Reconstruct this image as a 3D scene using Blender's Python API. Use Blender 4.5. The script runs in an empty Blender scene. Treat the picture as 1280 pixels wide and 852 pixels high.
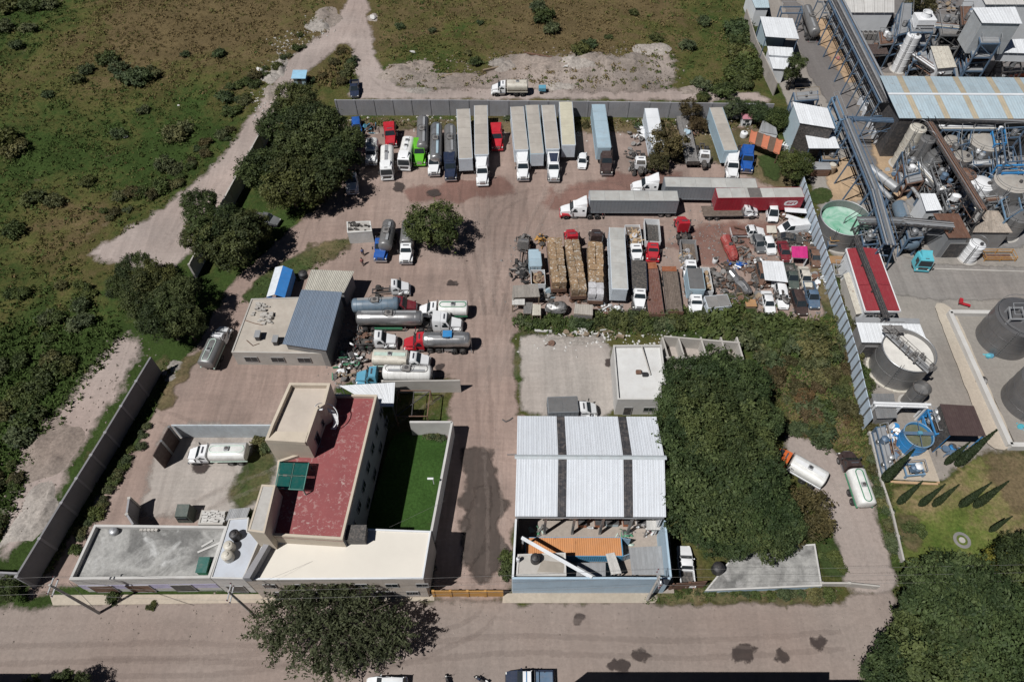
import bpy, bmesh, math, random
import numpy as np
from mathutils import Vector, Matrix
S = bpy.context.scene
C = S.collection
random.seed(7); np.random.seed(7)
R = math.radians
# ---------------------------------------------------------------- camera
FPX, CU, CV, HCAM, PITCH = 887.0, 640.0, 426.0, 90.0, R(54.4)
cd = bpy.data.cameras.new('camera'); cam = bpy.data.objects.new('camera', cd); C.objects.link(cam)
cam.location = (0, 0, HCAM); cam.rotation_euler = (math.pi/2-PITCH, 0, 0)
cd.sensor_width = 36; cd.lens = FPX/1280*36; cd.clip_start = 1; cd.clip_end = 6000
S.camera = cam
SP, CP = math.sin(PITCH), math.cos(PITCH)
def G(u, v, z=0.0):
    """ground (or height z) point seen at photo pixel u, v"""
    a = (u-CU)/FPX; b = (v-CV)/FPX
    r = (a, CP-b*SP, -SP-b*CP)
    t = (HCAM-z)/-r[2]
    return Vector((r[0]*t, r[1]*t, z))
# ---------------------------------------------------------------- light
AZ = R(56)          # direction the shadows run, clockwise from +Y
EL = R(58)
w = bpy.data.worlds.new('World'); S.world = w; w.use_nodes = True
nt = w.node_tree; bg = nt.nodes['Background']
sky = nt.nodes.new('ShaderNodeTexSky'); sky.sky_type = 'NISHITA'; sky.sun_disc = False
sky.sun_elevation = EL; sky.sun_rotation = AZ+math.pi; sky.altitude = 2600; sky.air_density = .35; sky.dust_density = .2
nt.links.new(sky.outputs[0], bg.inputs[0]); bg.inputs[1].default_value = 0.05
sd = bpy.data.lights.new('sun', 'SUN'); sd.energy = 5.0; sd.angle = R(.53); sd.color = (1, .98, .955)
sun = bpy.data.objects.new('sun', sd); C.objects.link(sun)
ldir = Vector((math.sin(AZ)*math.cos(EL), math.cos(AZ)*math.cos(EL), -math.sin(EL)))
sun.rotation_euler = ldir.to_track_quat('-Z', 'Y').to_euler()
S.view_settings.view_transform = 'Standard'; S.view_settings.look = 'None'
S.view_settings.exposure = -0.12; S.view_settings.gamma = 1
S.cycles.max_bounces = 5; S.cycles.diffuse_bounces = 2; S.cycles.glossy_bounces = 2
S.cycles.transparent_max_bounces = 12; S.cycles.caustics_reflective = False; S.cycles.caustics_refractive = False
# ---------------------------------------------------------------- materials
MATS = {}
def nd(nt, t, **kw):
    n = nt.nodes.new(t)
    for k, v in kw.items():
        if k.startswith('i'): n.inputs[int(k[1:])].default_value = v
        else: setattr(n, k, v)
    return n
def noise(nt, vec, scale, detail=4, rough=.6, dist=0):
    n = nd(nt, 'ShaderNodeTexNoise'); n.inputs['Scale'].default_value = scale
    n.inputs['Detail'].default_value = detail; n.inputs['Roughness'].default_value = rough
    n.inputs['Distortion'].default_value = dist
    nt.links.new(vec, n.inputs['Vector']); return n.outputs[0]
def ramp(nt, fac, stops, interp='LINEAR'):
    r = nd(nt, 'ShaderNodeValToRGB'); r.color_ramp.interpolation = interp
    e = r.color_ramp.elements
    while len(e) < len(stops): e.new(.5)
    for k, (p, c) in enumerate(stops):
        e[k].position = p; e[k].color = (c, c, c, 1) if not isinstance(c, tuple) else (*c, 1)
    nt.links.new(fac, r.inputs[0]); return r.outputs[0]
def mix(nt, fac, a, b, mode='MIX'):
    m = nd(nt, 'ShaderNodeMix', data_type='RGBA', blend_type=mode)
    for s, v in ((m.inputs[0], fac), (m.inputs[6], a), (m.inputs[7], b)):
        if hasattr(v, 'is_linked'): nt.links.new(v, s)
        elif isinstance(v, tuple): s.default_value = (*v, 1)
        else: s.default_value = v
    return m.outputs[2]
def math_(nt, op, a, b=0.0, clamp=False):
    m = nd(nt, 'ShaderNodeMath', operation=op, use_clamp=clamp)
    for s, v in ((m.inputs[0], a), (m.inputs[1], b)):
        if hasattr(v, 'is_linked'): nt.links.new(v, s)
        else: s.default_value = v
    return m.outputs[0]
def newmat(name):
    m = bpy.data.materials.new(name); m.use_nodes = True
    nt = m.node_tree; return m, nt, nt.nodes['Principled BSDF']
DUST = (.29, .24, .205)
def M(name, col=None, rough=.55, metal=0., var=.14, scale=.9, dirt=.15, rust=0., bump=0., streak=0.):
    if name in MATS: return MATS[name]
    m, nt, p = newmat(name)
    tc = nd(nt, 'ShaderNodeTexCoord'); ob = tc.outputs['Object']
    oi = nd(nt, 'ShaderNodeObjectInfo')
    off = nd(nt, 'ShaderNodeVectorMath', operation='ADD'); nt.links.new(ob, off.inputs[0])
    sc = nd(nt, 'ShaderNodeVectorMath', operation='SCALE'); nt.links.new(oi.outputs['Random'], sc.inputs['Scale'])
    sc.inputs[0].default_value = (57, 31, 83); nt.links.new(sc.outputs[0], off.inputs[1])
    v = off.outputs[0]
    n1 = noise(nt, v, scale, 5, .65)
    k = ramp(nt, n1, [(.3, 1-var), (.7, 1+var*.6)])
    c = mix(nt, 1.0, tuple(col), k, 'MULTIPLY')
    rv = math_(nt, 'MULTIPLY_ADD', oi.outputs['Random'], var*.8); rv.node.inputs[2].default_value = 1-var*.4
    c = mix(nt, 1.0, c, rv, 'MULTIPLY')
    if dirt > 0:
        n2 = noise(nt, v, scale*2.3, 6, .7, .4)
        f = ramp(nt, n2, [(.45, 0.0), (.8, min(1, dirt*2.2))])
        c = mix(nt, f, c, DUST)
    if streak > 0:
        mp = nd(nt, 'ShaderNodeMapping'); mp.inputs['Scale'].default_value = (6, 6, .35); nt.links.new(v, mp.inputs[0])
        f = ramp(nt, noise(nt, mp.outputs[0], 1.2, 4, .6), [(.5, 0.0), (.75, streak)])
        c = mix(nt, f, c, (.09, .07, .06))
    if rust > 0:
        n3 = noise(nt, v, scale*1.7, 7, .75, .6)
        f = ramp(nt, n3, [(.62-rust*.3, 0.0), (.72-rust*.2, 1.0)])
        c = mix(nt, f, c, (.16, .065, .03))
    nt.links.new(c, p.inputs['Base Color']); p.inputs['Roughness'].default_value = rough
    p.inputs['Metallic'].default_value = metal
    if bump > 0:
        b = nd(nt, 'ShaderNodeBump'); b.inputs['Strength'].default_value = bump; b.inputs['Distance'].default_value = .05
        nt.links.new(noise(nt, ob, scale*8, 5, .7), b.inputs['Height']); nt.links.new(b.outputs[0], p.inputs['Normal'])
    MATS[name] = m; return m
# ---------------------------------------------------------------- mesh builder
class MB:
    def __init__(s): s.v = []; s.f = []; s.m = []
    def add(s, v, f, mi=0):
        o = len(s.v); s.v += [tuple(p) for p in v]; s.f += [tuple(i+o for i in q) for q in f]; s.m += [mi]*len(f); return s
    def box(s, x0, x1, y0, y1, z0, z1, mi=0):
        return s.add([(x, y, z) for z in (z0, z1) for y in (y0, y1) for x in (x0, x1)],
            [(0, 2, 3, 1), (4, 5, 7, 6), (0, 1, 5, 4), (2, 6, 7, 3), (0, 4, 6, 2), (1, 3, 7, 5)], mi)
    def hull(s, pts, mi=0):
        bm = bmesh.new()
        for p in pts: bm.verts.new(p)
        r = bmesh.ops.convex_hull(bm, input=bm.verts)
        bmesh.ops.delete(bm, geom=list({g for g in r['geom_interior']+r['geom_unused'] if isinstance(g, bmesh.types.BMVert) and g.is_valid}), context='VERTS')
        bmesh.ops.dissolve_limit(bm, angle_limit=.02, verts=bm.verts, edges=bm.edges)
        bmesh.ops.recalc_face_normals(bm, faces=bm.faces)
        bm.verts.index_update()
        s.add([v.co[:] for v in bm.verts], [[v.index for v in f.verts] for f in bm.faces], mi); bm.free(); return s
    def rbox(s, x0, x1, y0, y1, z0, z1, c=.05, mi=0):
        pts = []
        for x, dx in ((x0, c), (x1, -c)):
            for y, dy in ((y0, c), (y1, -c)):
                for z, dz in ((z0, c), (z1, -c)):
                    pts += [(x+dx, y+dy, z), (x+dx, y, z+dz), (x, y+dy, z+dz)]
        return s.hull(pts, mi)
    def tube(s, pts, r, n=6, mi=0, cap=True, closed=False):
        pts = [Vector(p) for p in pts]; k = len(pts); rr = r if isinstance(r, (list, tuple)) else [r]*k
        vs = []; up = Vector((0, 0, 1))
        for i, p in enumerate(pts):
            if closed: t = pts[(i+1) % k]-pts[i-1]
            else: t = pts[min(i+1, k-1)]-pts[max(i-1, 0)]
            t.normalize()
            a = t.cross(up if abs(t.z) < .95 else Vector((1, 0, 0))).normalized(); b = t.cross(a)
            for j in range(n):
                q = 2*math.pi*(j+.5)/n
                vs.append(p+(a*math.cos(q)+b*math.sin(q))*rr[i])
        f = []
        for i in range(k if closed else k-1):
            i2 = (i+1) % k
            for j in range(n):
                j2 = (j+1) % n; f.append((i*n+j, i*n+j2, i2*n+j2, i2*n+j))
        if cap and not closed: f += [tuple(range(n))[::-1], tuple((k-1)*n+j for j in range(n))]
        return s.add(vs, f, mi)
    def lathe(s, prof, n=24, c=(0, 0, 0), axis='z', mi=0):
        """prof: (radius, height) list along the axis"""
        vs = []; f = []
        for r, h in prof:
            for j in range(n):
                q = 2*math.pi*j/n; a, b = r*math.cos(q), r*math.sin(q)
                p = (a, b, h) if axis == 'z' else (h, a, b) if axis == 'x' else (b, h, a)
                vs.append((p[0]+c[0], p[1]+c[1], p[2]+c[2]))
        k = len(prof)
        for i in range(k-1):
            for j in range(n):
                j2 = (j+1) % n; f.append((i*n+j, i*n+j2, (i+1)*n+j2, (i+1)*n+j))
        f += [tuple(range(n))[::-1], tuple((k-1)*n+j for j in range(n))]
        return s.add(vs, f, mi)
    def prism(s, poly, z0, z1, mi=0):
        """poly: xy list (any winding); z0, z1 numbers or per-vertex lists"""
        n = len(poly)
        a = sum(poly[i][0]*poly[(i+1) % n][1]-poly[(i+1) % n][0]*poly[i][1] for i in range(n))
        idx = list(range(n)) if a > 0 else list(range(n))[::-1]
        g = lambda z, i: z[i] if isinstance(z, (list, tuple)) else z
        vs = [(poly[i][0], poly[i][1], g(z0, i)) for i in idx]+[(poly[i][0], poly[i][1], g(z1, i)) for i in idx]
        f = [tuple(range(n))[::-1], tuple(range(n, 2*n))]+[(i, (i+1) % n, n+(i+1) % n, n+i) for i in range(n)]
        return s.add(vs, f, mi)
    def quad(s, a, b, c, d, mi=0): return s.add([a, b, c, d], [(0, 1, 2, 3)], mi)
    def bar(s, a, b, w, h=None, mi=0):
        """square bar between two points"""
        a, b = Vector(a), Vector(b); h = h or w; t = (b-a).normalized()
        x = t.cross(Vector((0, 0, 1)) if abs(t.z) < .99 else Vector((0, 1, 0))).normalized(); y = x.cross(t)
        c = [(x*i*w/2+y*j*h/2) for i, j in ((-1, -1), (1, -1), (1, 1), (-1, 1))]
        return s.add([a+q for q in c]+[b+q for q in c], [(3, 2, 1, 0), (4, 5, 6, 7)]+[(i, (i+1) % 4, 4+(i+1) % 4, 4+i) for i in range(4)], mi)
    def mesh(s, name, smooth=30):
        m = bpy.data.meshes.new(name); m.from_pydata(s.v, [], s.f)
        if any(s.m): m.polygons.foreach_set('material_index', s.m)
        if smooth:
            m.polygons.foreach_set('use_smooth', [True]*len(s.f)); m.set_sharp_from_angle(angle=R(smooth))
        m.update(); return m
CACHE = {}
def link(name, mesh, mats=None, parent=None, loc=(0, 0, 0), rz=0.):
    o = bpy.data.objects.new(name, mesh); C.objects.link(o)
    o.location = loc; o.rotation_euler = (0, 0, rz)
    if parent: o.parent = parent
    if mats is not None:
        mats = mats if isinstance(mats, (list, tuple)) else [mats]
        while len(mesh.materials) < len(mats): mesh.materials.append(None)
        for i, mt in enumerate(mats):
            o.material_slots[i].link = 'OBJECT'; o.material_slots[i].material = mt
    return o
def part(name, fn, mats, parent, key=None, loc=(0, 0, 0), rz=0., smooth=30):
    """fn: an MB or a function returning one; key shares the mesh between alike pieces"""
    me = CACHE.get(key) if key else None
    if me is None:
        mb = fn() if callable(fn) else fn
        me = mb.mesh(name, smooth)
        if key: CACHE[key] = me
    return link(name, me, mats, parent, loc, rz)
def tag(o, label, cat, group=None):
    o['label'] = label; o['category'] = cat
    if group: o['group'] = group
    return o
def struct(o, kind='structure'): o['kind'] = kind; return o
def thing(name, label, cat, loc, rz=0., group=None):
    o = bpy.data.objects.new(name, None); C.objects.link(o); o.empty_display_size = .3
    o.location = loc; o.rotation_euler = (0, 0, rz); return tag(o, label, cat, group)
def place(front, rear, zf=0., zr=0.):
    """ground middle, heading and length from two pixels at known heights"""
    a, b = G(*front, zf), G(*rear, zr); a.z = b.z = 0
    d = a-b; return (a+b)/2, math.atan2(d.y, d.x), d.length
# common paints
def paints():
    M('white_paint', (.72, .73, .74), .35, dirt=.06, var=.06); M('tyre', (.02, .02, .021), .85, dirt=.1)
    M('rim', (.35, .35, .36), .4, .6); M('dark_metal', (.045, .045, .048), .6, dirt=.2); M('steel', (.36, .37, .38), .4, .7, dirt=.08)
    M('glass', (.02, .028, .034), .08, 0, .05, dirt=.02); M('chrome', (.6, .6, .62), .25, .9, dirt=.03)
    M('red_paint', (.42, .018, .03), .35, dirt=.06); M('green_paint', (.12, .42, .03), .3, dirt=.03); M('blue_paint', (.018, .09, .34), .3, dirt=.05)
    M('navy_paint', (.02, .03, .06), .3, dirt=.05); M('brown_paint', (.05, .032, .03), .4, dirt=.08); M('maroon_paint', (.16, .02, .03), .4, dirt=.12)
    M('sky_blue_paint', (.10, .30, .42), .4, dirt=.08); M('turquoise_paint', (.1, .42, .5), .35, dirt=.04); M('orange_paint', (.55, .12, .03), .4, dirt=.06)
    M('lamp', (.75, .75, .7), .15, dirt=0); M('red_lamp', (.4, .02, .02), .2, dirt=0); M('amber_lamp', (.7, .25, .02), .2, dirt=0)
    M('tank_steel', (.42, .42, .42), .32, .75, var=.2, scale=.5, dirt=.12, streak=.25); M('tank_white', (.7, .7, .68), .35, dirt=.12, streak=.12)
    M('red_faded', (.33, .05, .045), .55, 0, .25, .8, dirt=.25, rust=.1); M('tank_cream', (.55, .52, .45), .5, dirt=.25, rust=.12); M('tank_blue', (.13, .19, .25), .45, dirt=.15, streak=.3); M('tank_top', (.33, .31, .28), .6, 0, .2, .6, dirt=.2, rust=.05); M('tank_dark', (.19, .19, .195), .35, .5, .2, .4, dirt=.1, streak=.3); M('tank_grey', (.22, .22, .22), .4, .4, dirt=.15, streak=.25)
    M('trailer_roof', (.40, .37, .33), .6, 0, .16, .4, dirt=.15, streak=0); M('trailer_roof_pale', (.42, .42, .40), .6, 0, .16, .4, dirt=.2)
    M('trailer_roof_cream', (.52, .49, .38), .6, 0, .12, .4, dirt=.15)
    M('trailer_white', (.55, .60, .65), .5, 0, .1, .5, dirt=.1, streak=.12); M('trailer_grey', (.2, .22, .24), .5, 0, .1, .5, dirt=.08, streak=.12)
    M('trailer_blue', (.34, .45, .52), .5, 0, .1, .5, dirt=.12, streak=.1); M('trailer_red', (.30, .015, .03), .4, 0, .1, .5, dirt=.04, streak=.12)
    M('green_trim', (.05, .22, .12), .5, dirt=.1); M('pale_green', (.5, .62, .55), .45, dirt=.12)
    M('wood_deck', (.13, .10, .08), .8, 0, .3, 1.2, dirt=.3, bump=.3); M('rust_deck', (.15, .07, .055), .8, 0, .25, .8, dirt=.2, rust=.2, bump=.2)
    M('concrete', (.42, .40, .37), .85, 0, .16, .35, dirt=.15, bump=.2, streak=.0); M('concrete_wall', (.27, .27, .285), .85, 0, .18, .3, dirt=.12, bump=.2, streak=.22)
    M('concrete_dark', (.22, .215, .21), .85, 0, .28, .35, dirt=.12, bump=.2); M('concrete_pale', (.52, .51, .49), .85, 0, .12, .3, dirt=.12, bump=.2)
    M('cream_wall', (.52, .45, .36), .8, 0, .1, .4, dirt=.08, streak=.12, bump=.1); M('blue_wall', (.38, .50, .60), .75, 0, .1, .4, dirt=.05, streak=.1)
    M('steel_blue', (.09, .15, .23), .5, .1, .2, .8, dirt=.15, rust=.06); M('steel_blue_pale', (.15, .26, .38), .5, 0, .2, .8, dirt=.12)
    M('bright_blue', (.03, .22, .5), .5, 0, .15, .7, dirt=.08, rust=.04); M('pipe_grey', (.3, .31, .32), .4, .5, .2, .8, dirt=.12)
    M('rusty_steel', (.14, .075, .05), .8, 0, .3, 1.2, dirt=.2, rust=.3); M('scrap_dark', (.05, .048, .046), .7, 0, .4, 1.5, dirt=.3); M('scrap_grey', (.22, .215, .21), .6, .2, .35, 1.5, dirt=.25)
    M('white_sheet', (.68, .70, .72), .45, 0, .08, .35, dirt=.06, streak=.0); M('pale_blue_sheet', (.42, .52, .57), .5, 0, .1, .3, dirt=.1)
    M('yellow_paint', (.5, .26, .06), .6, 0, .15, 1, dirt=.15); M('black_plastic', (.02, .021, .024), .55, dirt=.12); M('galvanised', (.42, .43, .44), .45, .4, .15, .5, dirt=.1)
    M('timber', (.25, .19, .13), .85, 0, .25, 1.5, dirt=.2); M('tan_card', (.42, .30, .18), .9, 0, .25, 2.5, dirt=.2)
    M('skin', (.3, .16, .1), .6, dirt=0); M('dark_cloth', (.03, .03, .04), .9); M('red_cloth', (.35, .12, .12), .9); M('blue_cloth', (.1, .14, .3), .9); M('hair', (.015, .012, .01), .7)
paints()
ORD_ = 'first second third fourth fifth sixth seventh eighth ninth tenth eleventh twelfth thirteenth fourteenth fifteenth sixteenth seventeenth eighteenth nineteenth'.split()
def ordn(i):
    if i < 19: return ORD_[i]
    i += 1; t = i//10; r = i % 10; T = {2: ('twentieth', 'twenty'), 3: ('thirtieth', 'thirty'), 4: ('fortieth', 'forty'), 5: ('fiftieth', 'fifty')}[t]
    return T[0] if r == 0 else T[1]+'-'+ORD_[r-1]
# ---------------------------------------------------------------- terrain
from mathutils.geometry import delaunay_2d_cdt
def posnode(nt): return nd(nt, 'ShaderNodeNewGeometry').outputs['Position']
def attr(nt, n): return nd(nt, 'ShaderNodeAttribute', attribute_name=n).outputs['Fac']
def stretch(nt, v, s, rz=0.):
    mp = nd(nt, 'ShaderNodeMapping'); mp.inputs['Scale'].default_value = s; mp.inputs['Rotation'].default_value = (0, 0, rz)
    nt.links.new(v, mp.inputs[0]); return mp.outputs[0]
def soil(nt, v, base, tracks=.25, grit=.3, ang=0., blot=.3):
    """packed earth: broad blotches, wheel streaks, grit"""
    c = mix(nt, 1.0, base, ramp(nt, noise(nt, v, .06, 5, .6, .5), [(.3, 1-blot*.7), (.72, 1+blot*.5)]), 'MULTIPLY')
    c = mix(nt, ramp(nt, noise(nt, v, .035, 4, .6), [(.42, 0.), (.66, .5)]), c, (base[0]*1.02, base[1]*.92, base[2]*.88))
    t = noise(nt, stretch(nt, v, (.5, .05, 1), ang), 1.0, 5, .65, 1.5)
    c = mix(nt, 1.0, c, ramp(nt, t, [(.35, 1-tracks*.5), (.65, 1+tracks*.35)]), 'MULTIPLY')
    t = noise(nt, stretch(nt, v, (.06, .7, 1), .35), 1.0, 5, .65, 2.)
    c = mix(nt, 1.0, c, ramp(nt, t, [(.4, 1-tracks*.2), (.6, 1+tracks*.12)]), 'MULTIPLY')
    g = noise(nt, v, 2.2, 8, .8)
    c = mix(nt, 1.0, c, ramp(nt, g, [(.3, 1-grit*.6), (.7, 1+grit*.45)]), 'MULTIPLY')
    d = ramp(nt, noise(nt, v, .32, 6, .7, .6), [(.62, 0.), (.78, .35)])
    return mix(nt, d, c, (base[0]*.55, base[1]*.52, base[2]*.5)), g
def soilmat(name, base, soft=True, **kw):
    m, nt, p = newmat(name); v = posnode(nt)
    c, g = soil(nt, v, base, **kw); nt.links.new(c, p.inputs['Base Color']); p.inputs['Roughness'].default_value = .95
    b = nd(nt, 'ShaderNodeBump'); b.inputs['Strength'].default_value = .5; b.inputs['Distance'].default_value = .08
    nt.links.new(g, b.inputs['Height']); nt.links.new(b.outputs[0], p.inputs['Normal'])
    if soft: softalpha(nt, p, v)
    return m
def softalpha(nt, p, v, sc=.5, amp=1.1, mx=1.):
    e = attr(nt, 'edge')
    n = math_(nt, 'MULTIPLY_ADD', noise(nt, v, sc, 7, .7), amp); n.node.inputs[2].default_value = -amp/2
    f = math_(nt, 'ADD', e, n)
    a = math_(nt, 'MULTIPLY', ramp(nt, f, [(.3, 0.), (.62, mx)]), ramp(nt, e, [(.0, 0.), (.18, 1.)]))
    nt.links.new(a, p.inputs['Alpha'])
def grassmix(nt, v, green, dry=(.125, .094, .047), mid=(.088, .086, .029), lush=(.040, .066, .017)):
    n1 = noise(nt, v, .045, 7, .7, .8); n2 = noise(nt, v, .45, 6, .7, .3); n3 = noise(nt, v, 2.6, 5, .75)
    f = math_(nt, 'ADD', green, math_(nt, 'MULTIPLY', math_(nt, 'SUBTRACT', n1, .5), 2.1))
    f = math_(nt, 'ADD', f, math_(nt, 'MULTIPLY', math_(nt, 'SUBTRACT', n2, .5), .9))
    c = ramp(nt, f, [(.12, dry), (.42, mid), (.75, lush)])
    c = mix(nt, 1.0, c, ramp(nt, n3, [(.28, .55), (.7, 1.35)]), 'MULTIPLY')
    c = mix(nt, ramp(nt, n2, [(.6, 0.), (.74, .5)]), c, (.045, .05, .022))
    return mix(nt, 1.0, c, ramp(nt, noise(nt, v, .16, 5, .6), [(.3, .72), (.7, 1.2)]), 'MULTIPLY'), n3
def inpoly(P, poly):
    x, y = P[:, 0], P[:, 1]; r = np.zeros(len(P), bool); n = len(poly)
    for i in range(n):
        (x1, y1), (x2, y2) = poly[i], poly[i-1]
        c = ((y1 > y) != (y2 > y)) & (x < (x2-x1)*(y-y1)/((y2-y1) or 1e-9)+x1); r ^= c
    return r
def wpoly(px, z=0.): return [tuple(G(u, v, z)[:2]) for u, v in px]
# base sheet to the horizon, with two painted-in properties of the plants: how green, how bare
xs = np.concatenate([[-4000, -1500, -700, -350, -220], np.arange(-170, 171, 1.), [220, 350, 700, 1500, 4000]])
ys = np.concatenate([[-3000, -1000, -400, -150, -60], np.arange(-20, 201, 1.), [240, 320, 500, 900, 2000, 4500]])
X, Y = np.meshgrid(xs, ys); nx, ny = len(xs), len(ys)
green = np.full(X.shape, .52)
for u, v, r, a in ((60, 330, 30, .2), (60, 300, 14, -.25), (110, 300, 14, -.3), (30, 400, 14, -.2), (150, 220, 12, -.2), (40, 520, 40, .4), (20, 640, 22, .35), (120, 130, 24, .18), (60, 210, 18, -.12), (260, 150, 16, .12), (200, 40, 28, -.34), (330, 40, 24, -.38), (160, 60, 14, -.2), (90, 180, 16, .2), (180, 190, 14, .18), (60, 60, 20, -.05),
                   (40, 15, 14, .35), (640, 10, 24, -.34), (560, 50, 14, .12), (760, 30, 26, -.3), (850, 90, 12, .2), (700, 60, 12, -.2), (890, 40, 12, .15), (1000, 470, 14, -.05), (1050, 520, 8, -.28), (1000, 420, 10, .3),
                   (1200, 650, 14, .3), (1180, 620, 8, .15), (1250, 610, 8, -.3), (1090, 650, 5, -.2), (410, 90, 6, -.1)):
    c = G(u, v); green += a*np.exp(-((X-c.x)**2+(Y-c.y)**2)/(r*r))
me = bpy.data.meshes.new('ground')
i = np.arange((ny-1)*nx).reshape(ny-1, nx)[:, :-1].ravel()
quads = np.stack([i, i+1, i+1+nx, i+nx], 1)
me.vertices.add(nx*ny); me.vertices.foreach_set('co', np.stack([X, Y, np.zeros_like(X)], 2).ravel().astype('f4'))
me.loops.add(quads.size); me.loops.foreach_set('vertex_index', quads.ravel().astype('i4'))
me.polygons.add(len(quads)); me.polygons.foreach_set('loop_start', np.arange(0, quads.size, 4, dtype='i4'))
me.update(); me.validate()
me.attributes.new('green', 'FLOAT', 'POINT').data.foreach_set('value', green.ravel().astype('f4'))
m, nt, p = newmat('field_ground'); v = posnode(nt)
c, g = grassmix(nt, v, attr(nt, 'green'))
s_, g2 = soil(nt, v, (.25, .19, .15))
c = mix(nt, ramp(nt, noise(nt, v, .22, 7, .75, .4), [(.62, 0.), (.75, .6)]), c, s_)
nt.links.new(c, p.inputs['Base Color']); p.inputs['Roughness'].default_value = 1; p.inputs['Specular IOR Level'].default_value = .1
b = nd(nt, 'ShaderNodeBump'); b.inputs['Strength'].default_value = .9; b.inputs['Distance'].default_value = .35
nt.links.new(noise(nt, v, 1.1, 7, .75), b.inputs['Height']); nt.links.new(b.outputs[0], p.inputs['Normal'])
struct(link('ground', me, m))
GREEN = (xs, ys, green)
def green_at(x, y):
    i = np.clip(np.searchsorted(xs, x), 0, nx-1); j = np.clip(np.searchsorted(ys, y), 0, ny-1); return green[j, i]
# soft edged sheets a few millimetres apart
LEVEL = [0]
def densify(P, step, closed=True):
    out = []; n = len(P)
    for i in range(n if closed else n-1):
        a, b = Vector(P[i]), Vector(P[(i+1) % n]); k = max(1, int((b-a).length/step))
        out += [a+(b-a)*j/k for j in range(k)]
    return out
def sheet(name, px, mat, soft=1.2, wob=.5, step=1.2, kind='structure', world=None):
    LEVEL[0] += 1; z = .004*LEVEL[0]
    P = densify([Vector(q) for q in (world or wpoly(px))], step); n = len(P)
    a = sum(P[i].x*P[(i+1) % n].y-P[(i+1) % n].x*P[i].y for i in range(n))
    if a < 0: P = P[::-1]
    for _ in range(2): P = [(P[i-1]+P[i]*2+P[(i+1) % n])/4 for i in range(n)] if wob else P
    rnd = random.Random(name+str(LEVEL[0])); N = []
    for i in range(n):
        t = (P[(i+1) % n]-P[i-1]); N.append(Vector((t.y, -t.x)).normalized())
    P = [p+N[i]*(rnd.uniform(-wob, wob)+soft*.42) for i, p in enumerate(P)]
    B = np.array([p[:2] for p in P]); lo, hi = B.min(0), B.max(0); st = max(soft*.55, .35, math.sqrt((hi-lo).prod())/55)
    gx, gy = np.meshgrid(np.arange(lo[0], hi[0], st), np.arange(lo[1], hi[1], st))
    I = np.stack([gx.ravel(), gy.ravel()], 1)+np.random.uniform(-.2, .2, (gx.size, 2))*st
    I = I[inpoly(I, B.tolist())].reshape(-1, 2); d = np.array([np.sqrt(((B-q)**2).sum(1)).min() for q in I]) if len(I) else np.zeros(0)
    I = I[d > st*.4]; d = d[d > st*.4]
    se = min(soft, .85*d.max()) if len(d) else soft
    co, _, fc, ov, _, _ = delaunay_2d_cdt([Vector(q) for q in B]+[Vector(q) for q in I], [(i, (i+1) % n) for i in range(n)], [], 1, 1e-5)
    me = bpy.data.meshes.new(name); me.from_pydata([(q.x, q.y, z) for q in co], [], [f if (co[f[1]]-co[f[0]]).cross(co[f[2]]-co[f[0]]) > 0 else f[::-1] for f in fc])
    e = np.array([1. if not soft else (0. if min(q, default=0) < n else min(1., d[min(q)-n]/se)) for q in ov], 'f4')
    me.attributes.new('edge', 'FLOAT', 'POINT').data.foreach_set('value', e)
    o = link(name, me, mat); o['kind'] = kind; return o
YARD = (.295, .224, .192)
m_yard = soilmat('yard_soil', YARD, tracks=.3, blot=.45)
m_street = soilmat('street_soil', (.262, .216, .190), tracks=.14, blot=.22, ang=1.5)
m_track = soilmat('track_soil', (.355, .298, .27), tracks=.22, ang=-.5)
m_lane = soilmat('lane_soil', (.32, .272, .245), tracks=.12, blot=.15)
m_spoil = soilmat('spoil_soil', (.30, .255, .225), grit=.6, blot=.6)
m_red = soilmat('red_soil', (.25, .125, .10), blot=.5); softalpha(m_red.node_tree, m_red.node_tree.nodes['Principled BSDF'], posnode(m_red.node_tree), .25, 1.4, mx=.5)
m_oil = soilmat('oily_soil', (.055, .042, .038), tracks=.1, blot=.1); softalpha(m_oil.node_tree, m_oil.node_tree.nodes['Principled BSDF'], posnode(m_oil.node_tree), 1.1, 1.7, .92)
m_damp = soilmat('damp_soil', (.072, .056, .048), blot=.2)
m_conc = soilmat('yard_concrete', (.37, .335, .305), tracks=.25, blot=.3)
m_plant = soilmat('plant_concrete', (.27, .25, .225), tracks=.2, blot=.35)
m_asph = soilmat('plant_asphalt', (.16, .15, .145), tracks=.2, blot=.2); m_walk = soilmat('pavement_concrete', (.42, .37, .30), False, tracks=.1)
m_tan = soilmat('tan_paving', (.42, .30, .19), blot=.4)
def grassmat(name, g, dry=(.17, .13, .075), mid=(.095, .09, .042), lush=(.045, .066, .022), mx=1.):
    m, nt, p = newmat(name); v = posnode(nt); vv = nd(nt, 'ShaderNodeValue'); vv.outputs[0].default_value = g
    c, n3 = grassmix(nt, v, vv.outputs[0], dry, mid, lush); nt.links.new(c, p.inputs['Base Color']); p.inputs['Roughness'].default_value = 1
    p.inputs['Specular IOR Level'].default_value = .1
    b = nd(nt, 'ShaderNodeBump'); b.inputs['Strength'].default_value = .6; b.inputs['Distance'].default_value = .2
    nt.links.new(n3, b.inputs['Height']); nt.links.new(b.outputs[0], p.inputs['Normal']); softalpha(nt, p, v, mx=mx); return m
m_grass = grassmat('verge_grass', .5); m_dry = grassmat('dry_grass', .2, mx=.9); m_lush = grassmat('lush_grass', .8)
m_lawn = grassmat('plant_lawn', .36, (.22, .17, .09), (.11, .13, .035), (.06, .105, .018))
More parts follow.
